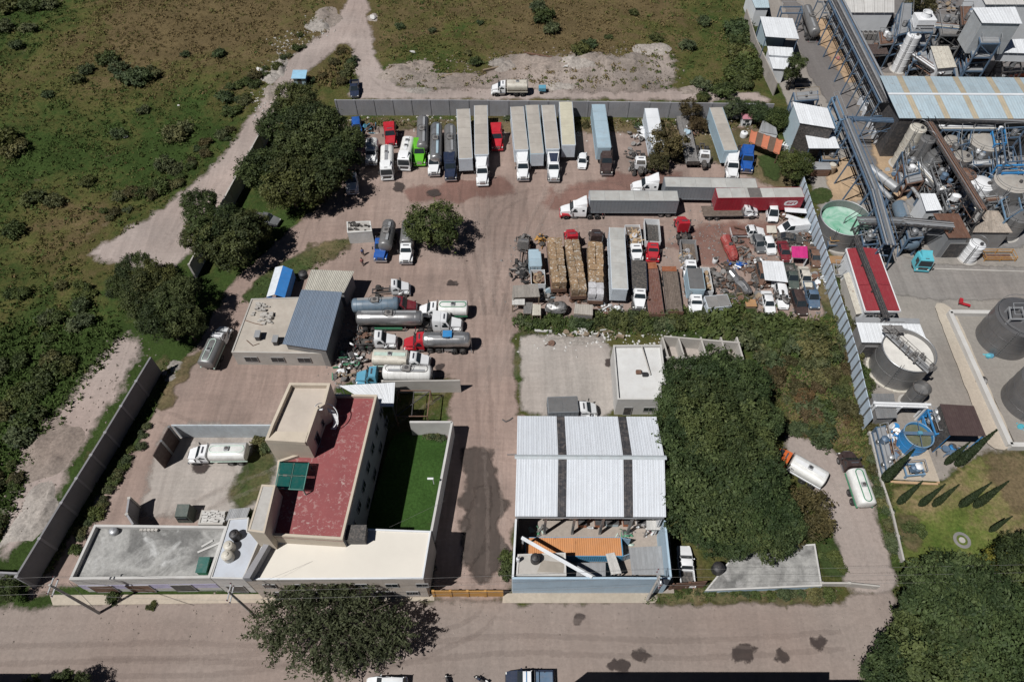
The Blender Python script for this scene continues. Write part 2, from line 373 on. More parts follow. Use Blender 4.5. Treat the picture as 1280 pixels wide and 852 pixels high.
# sheets, lowest first
sheet('dirt_track', [(430, -20), (432, 5), (420, 25), (392, 50), (348, 85), (340, 112), (308, 150), (274, 203), (228, 240), (180, 273), (104, 320), (126, 328), (192, 336), (216, 342), (242, 308), (290, 250), (318, 200), (350, 150), (372, 100), (432, 52), (440, 66), (447, 108), (430, 122), (480, 125), (700, 124), (965, 127), (950, 115), (860, 112), (720, 100), (640, 92), (560, 108), (505, 110), (484, 98), (472, 70), (461, 30), (459, -20)], m_track, 3., .6)
sheet('spoil_bank', [(478, 82), (520, 78), (545, 100), (610, 90), (640, 72), (700, 68), (780, 72), (830, 60), (850, 85), (835, 112), (800, 116), (640, 112), (560, 114), (500, 112)], m_spoil, 4., 1.)
sheet('wall_path', [(158, 408), (186, 432), (110, 552), (36, 668), (8, 706), (-6, 690), (22, 600), (78, 505), (128, 440)], m_track, 4., .8)
sheet('truck_yard', [(425, 150), (955, 152), (985, 200), (1008, 300), (1036, 402), (960, 402), (640, 415), (648, 520), (790, 520), (790, 650), (640, 650), (638, 752), (535, 752), (552, 520), (575, 470), (420, 480), (400, 545), (330, 560), (310, 640), (280, 690), (90, 730), (25, 752), (60, 690), (125, 600), (190, 520), (240, 440), (285, 360), (310, 335), (370, 280), (425, 235)], m_yard, 2., .4)
sheet('concrete_apron', [(650, 415), (760, 425), (775, 500), (768, 522), (652, 518)], m_conc, 2., .3)
sheet('house_court', [(205, 530), (400, 530), (330, 640), (170, 650)], m_conc, 3., .5)
sheet('street', [(-80, 800), (-80, 768), (20, 760), (120, 752), (300, 748), (640, 752), (850, 752), (950, 754), (1057, 754), (1064, 742), (1118, 738), (1124, 765), (1104, 800), (1092, 850), (1085, 1000), (-200, 1000)], m_street, 2.2, .4)
sheet('side_lane', [(978, 536), (1006, 548), (1026, 556), (1045, 568), (1085, 590), (1092, 640), (1120, 722), (1118, 744), (1056, 742), (1052, 690), (1034, 650), (1012, 605), (985, 572)], m_lane, 2., .4)
sheet('dry_lot', [(800, 160), (960, 160), (1000, 235), (960, 235), (900, 205), (830, 205)], m_dry, 4., .8)
for px in ([(690, 245), (760, 222), (850, 215), (840, 238), (760, 236), (700, 262)], [(850, 285), (945, 285), (990, 298), (960, 306), (870, 303)], [(510, 235), (640, 228), (640, 240), (520, 246)], [(850, 305), (900, 300), (930, 318), (880, 330)]): sheet('red_earth', px, m_red, 7., 1.2)
sheet('plant_pavement', [(952, -20), (1330, -20), (1330, 565), (1232, 566), (1172, 604), (1112, 602), (1088, 510), (1062, 398), (1034, 300), (1012, 232), (1003, 180), (985, 130), (968, 95)], m_plant, 1.2, .2)
sheet('plant_road', [(968, -20), (1016, 20), (1034, 45), (1062, 110), (1100, 200), (1130, 262), (1098, 262), (1060, 190), (1050, 150), (1012, 95), (985, 20)], m_asph, 1.5, .2)
sheet('plant_road', [(1100, 312), (1160, 330), (1330, 338), (1330, 372), (1190, 376), (1112, 368)], soilmat('grey_road', (.24, .225, .21), tracks=.25, blot=.2, ang=1.5), 1.5, .2)
sheet('plant_floor', [(1124, 156), (1330, 156), (1330, 300), (1216, 318), (1150, 300), (1128, 236), (1122, 190)], soilmat('oily_concrete', (.23, .225, .22), blot=.6), 2., .4)
sheet('plant_floor', [(1056, -20), (1330, -20), (1330, 92), (1100, 92)], m_asph, 2., .4)
sheet('tan_paving', [(1006, 30), (1030, 20), (1072, 105), (1058, 105), (1020, 45)], m_tan, 1.5, .3)
sheet('tan_paving', [(1030, 205), (1062, 195), (1082, 250), (1040, 255)], m_tan, 1.5, .3); sheet('tan_paving', [(1098, 140), (1120, 190), (1140, 250), (1112, 250), (1090, 190)], m_tan, 2, .3)
sheet('plant_lawn', [(1120, 604), (1172, 606), (1236, 566), (1330, 590), (1330, 760), (1130, 760), (1132, 700), (1112, 640)], m_lawn, 1.5, .3)
sheet('dry_patch', [(1218, 560), (1330, 560), (1330, 640), (1262, 640), (1240, 600)], m_dry, 4., .8); sheet('dry_patch', [(1126, 640), (1150, 650), (1145, 690), (1130, 690)], m_dry, 3., .6)
sheet('plant_lawn', [(1012, 236), (1040, 234), (1042, 244), (1034, 256), (1014, 256)], m_lush, .8, .1)
sheet('verge', [(22, 720), (66, 712), (100, 650), (150, 560), (195, 500), (225, 455), (210, 445), (180, 470), (130, 550), (60, 660)], m_grass, 3., .8)
sheet('verge', [(64, 705), (92, 660), (150, 590), (190, 530), (180, 530), (120, 600), (60, 690)], m_lush, 2., .6)
sheet('verge', [(298, 380), (325, 345), (380, 310), (440, 296), (430, 318), (392, 330), (360, 362), (320, 378)], m_grass, 3., .7)
sheet('verge', [(300, 378), (330, 340), (345, 352), (330, 380)], m_lush, 2., .5)
sheet('verge', [(284, 612), (300, 596), (318, 560), (345, 552), (340, 600), (318, 636), (290, 632)], m_grass, 3., .6)
sheet('verge', [(260, 440), (232, 460), (205, 510), (196, 520), (230, 450)], m_dry, 3., .6)
sheet('verge', [(800, 752), (838, 738), (1000, 736), (1052, 736), (1054, 752), (1000, 752), (900, 750), (830, 752)], m_grass, 2., .5)
sheet('verge', [(1020, 672), (1040, 672), (1056, 700), (1058, 724), (1028, 724)], m_lush, 1.5, .3)
sheet('verge', [(636, 400), (700, 398), (760, 400), (850, 396), (935, 392), (935, 420), (850, 420), (760, 416), (650, 416)], m_grass, 3., .7)
sheet('dry_patch', [(960, 440), (1030, 450), (1062, 470), (1080, 530), (1060, 566), (1000, 540), (970, 500)], m_dry, 5., 1.)
sheet('verge', [(905, 368), (935, 360), (950, 398), (905, 398)], m_lush, 3., .5); sheet('verge', [(1010, 330), (1035, 395), (1046, 400), (1025, 320)], m_grass, 2., .5)
sheet('verge', [(945, 195), (975, 190), (975, 228), (960, 228)], m_lush, 2., .5); sheet('verge', [(430, 150), (960, 152), (958, 160), (760, 166), (600, 166), (432, 158)], m_dry, 3., .8)
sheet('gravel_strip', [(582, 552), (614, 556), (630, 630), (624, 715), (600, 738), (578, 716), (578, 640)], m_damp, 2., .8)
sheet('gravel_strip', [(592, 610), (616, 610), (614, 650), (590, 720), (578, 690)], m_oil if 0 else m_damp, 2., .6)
for px in ([(490, 232), (498, 226), (507, 228), (504, 240), (494, 243)], [(531, 240), (546, 236), (554, 242), (546, 248), (532, 246)], [(756, 453), (762, 447), (768, 452), (762, 457)], [(1162, 0), (1165, 0), (1166, 5), (1162, 4)],
           [(1009, 799), (1020, 796), (1036, 799), (1030, 806), (1027, 815), (1012, 810)], [(964, 815), (978, 810), (984, 818), (980, 830), (970, 824)], [(786, 816), (806, 813), (815, 823), (812, 828), (790, 824)], [(752, 831), (784, 824), (788, 834), (776, 840), (756, 836)], [(905, 800), (920, 806), (945, 816), (950, 830), (932, 836), (926, 818)],
           [(236, 586), (252, 578), (264, 576), (252, 590), (240, 594)], [(546, 456), (553, 454), (554, 464), (547, 464)], [(557, 352), (572, 352), (570, 358), (562, 358)], [(1240, 484), (1258, 488), (1262, 510), (1246, 506)], [(718, 776), (724, 764), (727, 772), (724, 784)]):
    rn = random.Random(px[0][0]); cx, cy = sum(q[0] for q in px)/len(px), sum(q[1] for q in px)/len(px); ex, ey = max(abs(q[0]-cx) for q in px)*.7+1.2, max(abs(q[1]-cy) for q in px)*.75+.8
    sheet('oil_stain', [(cx+ex*math.cos(a)*rn.uniform(.65, 1.2), cy+ey*math.sin(a)*rn.uniform(.65, 1.2)) for a in [i*.4488 for i in range(14)]], m_oil, 1.2, .2, .5)
# wheel tracks worn into the yard and the street
def trackmat(name, col):
    m, nt, p = newmat(name); v = posnode(nt); c, g = soil(nt, v, col, tracks=.1); nt.links.new(c, p.inputs['Base Color']); p.inputs['Roughness'].default_value = .95; softalpha(nt, p, v, .9, 1.4, .11); return m
m_wd, m_wl = trackmat('dark_track', (.17, .13, .112)), trackmat('pale_track', (.42, .35, .31))
def ruts(px, w=.55, gap=1.9, mats=None):
    P = [Vector(q) for q in wpoly(px)]; Q = []
    for i in range(len(P)-1):
        a, b, c, d = P[max(i-1, 0)], P[i], P[i+1], P[min(i+2, len(P)-1)]
        for k in range(8): t = k/8; Q.append(.5*((2*b)+(c-a)*t+(2*a-5*b+4*c-d)*t*t+(3*b-a-3*c+d)*t**3))
    Q.append(P[-1])
    for s in (-1, 1):
        L_, R_ = [], []
        for i, q in enumerate(Q):
            t = (Q[min(i+1, len(Q)-1)]-Q[max(i-1, 0)]).normalized(); n = Vector((-t.y, t.x)); e = q+n*s*gap/2; L_.append(e+n*w/2); R_.append(e-n*w/2)
        sheet('wheel_track', None, mats or m_wd, .3, .08, .8, world=L_+R_[::-1])
for px, mt in (([(600, 750), (600, 640), (606, 540), (600, 430), (590, 330), (560, 260)], m_wd), ([(620, 745), (618, 620), (612, 500), (640, 390), (660, 300), (690, 240)], m_wl), ([(585, 745), (592, 600), (600, 480), (560, 350), (480, 260), (420, 262), (330, 320), (250, 430)], m_wl), ([(630, 400), (610, 300), (640, 250), (760, 232), (840, 282)], m_wd), ([(603, 238), (604, 300), (612, 400)], m_wl), ([(654, 232), (640, 290), (618, 400)], m_wd), ([(692, 232), (660, 300), (625, 420)], m_wl), ([(565, 232), (580, 300), (600, 400)], m_wd), ([(585, 400), (640, 330), (720, 280), (850, 284)], m_wl),
     ([(-60, 800), (200, 792), (420, 800), (600, 784), (800, 790), (1000, 778), (1090, 775)], m_wl), ([(-60, 822), (200, 815), (440, 822), (640, 806), (860, 812), (1060, 800)], m_wd), ([(540, 770), (470, 800), (300, 830), (100, 835)], m_wd), ([(610, 760), (640, 785), (760, 800), (960, 795), (1085, 760), (1090, 700), (1062, 620), (1010, 560)], m_wl), ([(612, 762), (580, 790), (450, 838)], m_wd), ([(560, 480), (500, 520), (330, 600), (200, 650)], m_wl),
     ([(446, 0), (452, 60), (470, 112), (560, 122), (760, 120)], m_wd), ([(450, 0), (430, 50), (380, 90), (330, 160), (270, 240), (200, 310)], m_wd), ([(200, 520), (280, 560), (300, 600), (240, 640)], m_wd)): ruts(px, mats=mt)
for px in ([(590, 440), (640, 436), (650, 470), (600, 480)], [(520, 300), (580, 310), (575, 340), (520, 330)], [(700, 790), (800, 784), (820, 806), (700, 812)], [(200, 790), (340, 785), (350, 806), (210, 812)], [(900, 770), (1010, 766), (1020, 780), (900, 786)]): sheet('pale_patch', px, m_wl, 5., 1.)
# heaps of broken ground, real mounds
def mound(name, u, v, rx, ry, h, mat, seed, kind='stuff', n=26):
    c = G(u, v); rnd = np.random.RandomState(seed); g = np.linspace(-1, 1, n); A, B = np.meshgrid(g, g)
    q = np.clip(1-A**2-B**2, 0, 1); hh = np.zeros_like(A)
    for k in range(14):
        a, b, r = rnd.uniform(-.8, .8), rnd.uniform(-.8, .8), rnd.uniform(.1, .4); hh += rnd.uniform(.3, 1)*np.exp(-((A-a)**2+(B-b)**2)/r**2)
    an = np.arctan2(B, A); q = np.clip(q*1.25-.25-.22*np.sin(an*3+seed)-.15*np.sin(an*5+2*seed), 0, 1)
    z = np.where(q > 0, h*q**.8*(hh/hh.max()*.8+.2*rnd.rand(n, n)), -.05)
    mb = MB(); mb.add(np.stack([c.x+A*rx, c.y+B*ry, z-.02], 2).reshape(-1, 3).tolist(), [(j*n+i, j*n+i+1, j*n+n+i+1, j*n+n+i) for j in range(n-1) for i in range(n-1)])
    return struct(link(name, mb.mesh(name, 30), mat), kind)
m_heap = soilmat('heap_soil', (.27, .23, .2), False, grit=.8, blot=.6); m_rub = soilmat('heap_rubble', (.34, .31, .28), False, grit=.9, blot=.5)
for k, (u, v, rx, ry, h, mt) in enumerate(((500, 92, 5, 4, 1.6, m_heap), (520, 84, 5, 3, 1.2, m_heap), (523, 113, 3.2, 1.4, .9, m_rub), (565, 97, 7, 2, 1., m_heap), (660, 77, 9, 3, 1.6, m_heap), (690, 82, 6, 3, 1.4, m_heap), (720, 78, 5, 3, 1.3, m_rub), (745, 74, 6, 3, 1.7, m_heap), (790, 78, 5, 4, 1.3, m_heap), (815, 62, 5, 3, 1.5, m_rub), (630, 80, 4, 3, 1.2, m_rub),
        (870, 112, 4, 1.6, 1., m_heap), (408, 22, 4, 5, 1.3, m_heap), (398, 30, 3, 4, 1.2, m_rub), (350, 82, 2, 4, .9, m_rub), (338, 95, 2.5, 3, .8, m_rub), (340, 115, 2, 3, .7, m_heap), (60, 560, 5, 6, 1.2, m_heap), (45, 640, 3, 5, .9, m_rub), (215, 465, 2.2, 2.4, .7, m_rub), (466, 22, 1.5, 2, .5, m_rub), (990, 420, 1.5, 2, .4, m_heap), (720, 425, 6, 1.2, .5, m_rub), (700, 108, 4, 1.6, .6, m_rub))):
    mound('rubble_heap', u, v, rx, ry, h, mt, k)
# ---------------------------------------------------------------- buildings and walls
def W(px, z): return [G(u, v, z) for u, v in px]
def loc(P, o): return [(p.x-o.x, p.y-o.y) for p in P]
def inset(poly, d):
    """inward offset of an xy polygon"""
    n = len(poly); P = [Vector(p[:2]) for p in poly]
    a = sum(P[i].x*P[(i+1) % n].y-P[(i+1) % n].x*P[i].y for i in range(n)); sg = 1 if a > 0 else -1
    out = []
    for i in range(n):
        e1 = (P[i]-P[i-1]).normalized(); e2 = (P[(i+1) % n]-P[i]).normalized()
        n1 = Vector((-e1.y, e1.x))*sg; n2 = Vector((-e2.y, e2.x))*sg
        k = max(.3, 1+n1.dot(n2)); out.append(tuple(P[i]+(n1+n2)*d/k))
    return out
def block(root, px, h, wallm, roofm, par=.5, t=.22, z0=-.1, o=None, wname='wall', parm=None):
    """walls from the ground to h, roof slab par below, parapet one piece per side"""
    o = o or root.location; poly = loc(W(px, h), o); rz = h-par; n = len(poly)
    ins = inset(poly, .01)
    for i in range(n):        # one wall slab per side
        a, b = ins[i], ins[(i+1) % n]; q = inset(ins, .25); part(wname, MB().prism([a, b, q[(i+1) % n], q[i]], z0, rz-.14), wallm, root, smooth=0)
    part('roof', MB().prism(inset(poly, .004), rz-.14, rz), roofm, root, smooth=0)
    if par > 0:
        q = inset(poly, t)
        for i in range(n): part('parapet', MB().prism([poly[i], poly[(i+1) % n], q[(i+1) % n], q[i]], rz+.002, h), parm or wallm, root, smooth=0)
    return poly
def face(root, a, b, o=None):
    """frame along a wall line from local a to b: origin a, x along, y outwards (right hand side)"""
    a, b = Vector(a), Vector(b); d = (b-a); return a, d.normalized(), d.length
def opening(root, a, b, s, w, z, h, kind='window', glass=None, frame=None, out=.03):
    """window or door standing in the wall a-b, s metres from a"""
    a, d, L = face(root, a, b); nrm = Vector((d.y, -d.x)); c = a+d*s; rz = math.atan2(d.y, d.x)
    frame = frame or M('frame_grey', (.3, .3, .3), .5); glass = glass or MATS['glass']
    f = MB(); t = .07
    for x0, x1, z0, z1 in ((0, t, 0, h), (w-t, w, 0, h), (t, w-t, 0, t), (t, w-t, h-t, h)): f.box(x0, x1, -.06, .02, z0, z1)
    if kind == 'window' and w > 1: f.box(w/2-.025, w/2+.025, -.055, .015, t, h-t)
    p = c+nrm*out
    fo = part(kind, f, frame, root, loc=(p.x, p.y, z), rz=rz, smooth=0)
    part('pane' if kind == 'window' else 'leaf', MB().box(t, w-t, -.03, .0, t, h-t), glass, fo, smooth=0)
    return fo
def wall_run(name, label, px, h, mat, t=.2, bay=4., cap=None, group=None, pil=True, cat='wall', z0=-.1):
    """free standing wall along pixels of its top edge; each bay a panel, each post a pillar"""
    P = [Vector(p[:2]) for p in W(px, h)]; o = Vector((*P[0], 0)); root = thing(name, label, cat, o, 0, group)
    for a, b in zip(P[:-1], P[1:]):
        a, b = a-o.xy, b-o.xy; d = b-a; L = d.length; d.normalize(); n = max(1, round(L/bay)); rz = math.atan2(d.y, d.x); l = L/n
        for i in range(n):
            part('panel', lambda: MB().box(.002, l-.002, -t/2, t/2, z0, h), mat, root, key=('wp', name, round(l, 3), h, t), loc=(*(a+d*l*i), 0), rz=rz, smooth=0)
            if pil: part('pillar', lambda: MB().box(-.16, .16, -t/2-.07, t/2+.07, z0, h+.03), cap or mat, root, key=('wq', name, h, t), loc=(*(a+d*l*i), 0), rz=rz, smooth=0)
    return root
def sheets(root, A, B, Cc, D, n, mat, name='roof_sheet', th=.04, rib=.07, skip=(), alt=None, altmat=None, o=None, ribs=3, gap=.012):
    """roof A-B-C-D (world) cut into n sheets side by side along A-B (and D-C), running A to D"""
    o = o or root.location
    A, B, Cc, D = [Vector(p)-Vector(o) for p in (A, B, Cc, D)]
    for i in range(n):
        if i in skip: continue
        f0, f1 = i/n+gap/n, (i+1)/n-gap/n
        a, b, c, d = A.lerp(B, f0), A.lerp(B, f1), D.lerp(Cc, f1), D.lerp(Cc, f0)
        mb = MB(); z = Vector((0, 0, th)); up = Vector((0, 0, rib))
        mb.add([a, b, c, d, a+z, b+z, c+z, d+z], [(0, 3, 2, 1), (4, 5, 6, 7), (0, 1, 5, 4), (1, 2, 6, 5), (2, 3, 7, 6), (3, 0, 4, 7)])
        for k in range(ribs):
            g = (k+.5)/ribs; w = .12/ribs
            p, q, r, s = a.lerp(b, g-w), a.lerp(b, g+w), d.lerp(c, g+w), d.lerp(c, g-w)
            m1, m2 = (p+q)/2+z+up, (r+s)/2+z+up
            mb.add([p+z*1.02, q+z*1.02, r+z*1.02, s+z*1.02, m1, m2], [(0, 4, 5, 3), (4, 1, 2, 5), (0, 1, 4), (2, 3, 5)])
        part(name, mb, (altmat if alt and i in alt else mat), root, smooth=0)
def canopy(name, label, px, h, roofm, postm, n=6, th=.06, cat='canopy', hz=None, wallm=None, walls=(), group=None, beams=True):
    """sheet roof on posts; px NW NE SE SW of the roof at height h (or four heights hz)"""
    hz = hz or [h]*4; P = [G(u, v, z) for (u, v), z in zip(px, hz)]
    o = sum(P, Vector())/4; o.z = 0; root = thing(name, label, cat, o, 0, group)
    sheets(root, P[0], P[1], P[2], P[3], n, roofm, ribs=2, rib=.04, th=th, o=o)
    Q = [p-o for p in P]
    for q, z in zip(Q, hz):
        x, y = q.x*.93, q.y*.93; part('post', MB().box(x-.07, x+.07, y-.07, y+.07, -.05, z-.13), postm, root, smooth=0)
    if beams:
        for i in (0, 2): part('beam', MB().bar((Q[i]*.93-Vector((0, 0, .09-Q[i].z*.07))), (Q[i+1]*.93-Vector((0, 0, .09-Q[i+1].z*.07))), .1, .14), postm, root, smooth=0)
    for i in walls:
        a, b = Q[i]*.955, Q[(i+1) % 4]*.955; d = (b-a).xy.normalized()*.05; m = Vector((-d.y, d.x))
        part('wall', MB().prism([(a.x, a.y), (b.x, b.y), (b.x+m.x, b.y+m.y), (a.x+m.x, a.y+m.y)], 0, [hz[i]-.16, hz[(i+1) % 4]-.16, hz[(i+1) % 4]-.16, hz[i]-.16]), wallm, root, smooth=0)
    return root
def water_tank(u, v, z, label, r=.55, h=1.35, mat='black_plastic', group=None):
    p = G(u, v, z); t = thing('water_tank', label, 'water tank', p, 0, group)
    part('body', lambda: MB().lathe([(r*.96, 0), (r, .05), (r, h*.25), (r*.97, h*.27), (r, h*.3), (r, h*.55), (r*.97, h*.57), (r, h*.6), (r, h*.78), (r*.8, h*.9), (r*.36, h*.985)], 20), MATS[mat], t, key=('wt', r, h))
    part('lid', lambda: MB().lathe([(r*.4, h*.97), (r*.4, h*1.04), (r*.2, h*1.07)], 14), MATS[mat], t, key=('wl', r, h)); return t
cw, cwl, cd_, cr, cp = MATS['concrete'], MATS['concrete_wall'], MATS['concrete_dark'], MATS['cream_wall'], MATS['concrete_pale']
# boundary walls
wall_run('boundary_wall', 'long grey block wall closing the truck yard along the dirt track at the back', [(419, 125), (560, 125), (760, 127), (968, 130)], 3.6, cwl, .22, 4.)
wall_run('boundary_wall', 'tall grey wall with painted shade up the left side of the yard from the street', [(20, 720), (76, 628), (131, 540), (188, 446)], 4.2, M('wall_shade_tone', (.19, .19, .2), .85, 0, .18, .3, dirt=.1, bump=.2, streak=.2), .25, 4., cap=cwl)  # panel grey lowered to paint in the shade of the yard face
wall_run('boundary_wall', 'pale wall half hidden under the trees beside the narrowing dirt track', [(236, 330), (286, 236), (332, 152)], 3.4, cw, .22, 4.)
wall_run('boundary_wall', 'low wall running off to the left of the utility pole at the street corner', [(-60, 712), (22, 716)], 3., cwl, .22, 4.)
wall_run('partition_wall', 'pale bluish wall behind the lone white water tanker in the house court', [(214, 531), (341, 531)], 3.5, M('wall_pale', (.46, .5, .53), .8, streak=.15), .2, 8., pil=False)
wall_run('sheet_gate', 'dark brown sheet gate standing open at the left edge of the house court', [(211, 533), (191, 569)], 4., MATS['maroon_paint'] if 0 else M('brown_sheet', (.06, .035, .03), .6, dirt=.15), .12, 2.4, cap=MATS['steel'], cat='gate')
wall_run('partition_wall', 'short dark wall stub with a white post behind the flat grey roof', [(161, 622), (158, 642), (166, 655)], 3.2, cwl, .25, 6., cap=cw)
def stained(name, base, dark, pale):
    """bare concrete roof with ponding stains, pale scoured patches and seams"""
    m, nt, p = newmat(name); v = nd(nt, 'ShaderNodeTexCoord').outputs['Object']
    c = mix(nt, ramp(nt, noise(nt, v, .16, 6, .62, 1.2), [(.42, 0.), (.6, 1.)]), base, dark); c = mix(nt, ramp(nt, noise(nt, v, .3, 6, .65, .8), [(.55, 0.), (.7, .85)]), c, pale)
    c = mix(nt, 1., c, ramp(nt, noise(nt, v, 2.4, 6, .75), [(.3, .72), (.7, 1.2)]), 'MULTIPLY'); nt.links.new(c, p.inputs[0]); p.inputs['Roughness'].default_value = .85; MATS[name] = m; return m
# workshop
t = thing('workshop', 'grey workshop with a flat concrete roof and raised slate blue sheet roof', 'workshop', G(350, 440))
P = block(t, [(314, 373), (377, 371), (370, 400), (409, 442), (289, 440)], 3.3, cw, M('roof_screed', (.40, .36, .31), .85, 0, .2, .3, dirt=.25, bump=.2), par=.12)
a, b = P[3], P[4]
for s in (1.5, 5.5, 9.5): opening(t, b, a, s, 2., .9, 1.3)
Q = W([(377, 362), (428, 365), (408, 438), (353, 430)], 4.9)
sheets(t, Q[0], Q[1], Q[2], Q[3], 9, M('slate_sheet', (.20, .25, .32), .45, .1, .08, .4, dirt=.06), rib=.05)
q = inset(loc(Q, t.location), .35); part('upper_wall', MB().prism(q, 0, 4.8), MATS['concrete_dark'], t, smooth=0)
Q = W([(389, 337), (443, 339), (430, 366), (380, 364)], 3.9)
sheets(t, Q[0], Q[1], Q[2], Q[3], 8, M('cream_sheet', (.50, .48, .42), .5, 0, .1, .4, dirt=.15), rib=.09)
q = inset(loc(Q, t.location), .3); part('rear_wall', MB().prism(q, 0, 3.84), cwl, t, smooth=0)
for u, v, l in ((326, 385, 'pile of rubble and bricks heaped on the workshop roof'), (334, 398, 'smaller scatter of broken blocks on the workshop roof')): 
    p = G(u, v, 3.2); r = thing('rubble_pile', l, 'rubble', p); mb = MB()
    for k in range(40):
        x, y = random.gauss(0, .5), random.gauss(0, .55); s = random.uniform(.08, .3); mb.box(x-s, x+s, y-s*.6, y+s*.6, 0, s*random.uniform(.5, 2))
    part('rubble', mb, cw, r, smooth=0)['kind'] = 'stuff'
water_tank(380, 346, 3.3, 'black water tank on the low slab behind the workshop', .7, 1.2)
for px, l in (([(306, 400), (318, 404), (328, 406)], 'bent steel rod lying across the workshop roof'), ([(308, 425), (316, 432), (324, 429)], 'hooked length of pipe on the workshop roof')):
    Q = W(px, 3.25); r = tag(link('steel_rod', MB().tube(Q, .06).mesh('steel_rod'), MATS['rusty_steel']), l, 'rod')
for (u, v), l in (((346, 428), 'dark roof vent box next to the slate roof'), ((324, 422), 'small black roof vent in the middle of the workshop roof')):
    p = G(u, v, 3.2); r = thing('roof_vent', l, 'vent', p); part('box', MB().rbox(-.35, .35, -.6, .6, 0, 1.), MATS['dark_metal'], r); part('cap', MB().box(-.42, .42, -.66, .66, 1.002, 1.06), MATS['galvanised'], r)
# blue party tent
P = W([(344, 334), (366, 337), (356, 372), (333, 371)], 2.6); o = sum(P, Vector())/4; o.z = 0
t = thing('party_tent', 'bright blue gable tent with a pale ridge beside the workshop', 'tent', o)
Q = [p-o for p in P]; r1, r2 = (Q[0]+Q[1])/2+Vector((0, 0, .7)), (Q[2]+Q[3])/2+Vector((0, 0, .7)); bl = M('tent_blue', (.04, .22, .58), .6, dirt=.05); pl = M('tent_pale', (.6, .64, .68), .6, dirt=.1)
n1 = Vector((0, 0, .03))
for a, b, mt in ((Q[3], Q[0], pl), (Q[1], Q[2], bl)):
    x, y = (r2, r1) if a is Q[3] else (r1, r2); part('roof_panel', MB().add([a, b, y, x, a-n1, b-n1, y-n1, x-n1], [(0, 1, 2, 3), (7, 6, 5, 4), (0, 4, 5, 1), (1, 5, 6, 2), (2, 6, 7, 3), (3, 7, 4, 0)]), mt, t, smooth=0)
for k in (0, 1, 2, 3):
    a, b = Q[k], Q[(k+1) % 4]; z = Vector((0, 0, -1.9 if k != 2 else -.5)); off = Vector((0, 0, -.035)); part('side_panel', MB().bar(a+off+z*.5, b+off+z*.5, .03, abs(z.z)), bl, t, smooth=0)
    part('pole', MB().box(a.x-.04, a.x+.04, a.y-.04, a.y+.04, 0, 2.56), MATS['steel'], t, smooth=0)
# small hut on the yard
t = thing('hut', 'small white hut with junk spread over its flat roof beside the blue tractor', 'hut', G(450, 300))
block(t, [(433, 277), (463, 276), (465, 289), (434, 291)], 2.7, M('hut_white', (.58, .58, .56), .8), cw, par=.1); mb = MB()
for k in range(26):
    p = G(random.uniform(435, 462), random.uniform(278, 288), 2.66)-t.location; s = random.uniform(.1, .35); mb.box(p.x-s, p.x+s, p.y-.1, p.y+.12, 2.6, 2.6+random.uniform(.1, .4))
part('roof_junk', mb, MATS['scrap_dark'], t, smooth=0)['kind'] = 'stuff'
# two storey house
t = thing('house', 'large cream house with a worn red roof and a stepped upper storey', 'house', G(420, 640)); H = 9.8
m, nt, p = newmat('red_roof'); v = nd(nt, 'ShaderNodeTexCoord').outputs['Object']
c = mix(nt, ramp(nt, noise(nt, v, .25, 5, .6), [(.35, 0.), (.7, 1.)]), (.27, .075, .075), (.21, .055, .058))
fl = math_(nt, 'MULTIPLY', ramp(nt, noise(nt, v, 1.9, 7, .72, .8), [(.54, 0.), (.62, .7)]), ramp(nt, noise(nt, v, .22, 3, .5), [(.42, 0.15), (.6, 1.)]))
c = mix(nt, fl, c, (.46, .36, .33)); nt.links.new(c, p.inputs[0]); p.inputs['Roughness'].default_value = .8; MATS['red_roof'] = m
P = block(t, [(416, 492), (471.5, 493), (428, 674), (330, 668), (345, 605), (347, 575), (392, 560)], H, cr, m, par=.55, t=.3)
[o for o in t.children if o.name.split('.')[0] == 'wall'][1].material_slots[0].material = M('east_wall_shade_tone', (.20, .21, .23), .6, 0, .12, .4, dirt=.05)  # east wall recoloured grey, its shade painted in; other walls stay cream
for k in range(7): opening(t, P[2], P[1], 2.2+k*2.7, 1.4, 5.2, 1.5); 
for k in range(5): opening(t, P[2], P[1], 3+k*4., 1.6, 1.2, 1.5)
T = block(t, [(361.6, 478), (413, 478.5), (406, 505), (397, 511), (383, 552), (331, 550), (339, 529)], 13.6, cr, M('roof_buff', (.48, .42, .36), .85, 0, .1, .3, bump=.1), par=.75, t=.35, wname='tower_wall')
part('parapet_step', MB().prism(loc(W([(345, 539), (385, 540), (381, 553), (334, 550)], 13.6), t.location), 12.86, 13.65), cr, t, smooth=0)
opening(t, T[4], T[3], 1.5, 1.2, 9.3, 2.1, 'door'); opening(t, T[4], T[3], 4., 1.4, 9.8, 1.2)
Q = block(t, [(327, 605), (344.5, 606), (330.5, 666), (309.5, 663)], 12.6, cr, M('roof_buff2', (.40, .385, .36), .85, bump=.1), par=.06, wname='tower_wall')
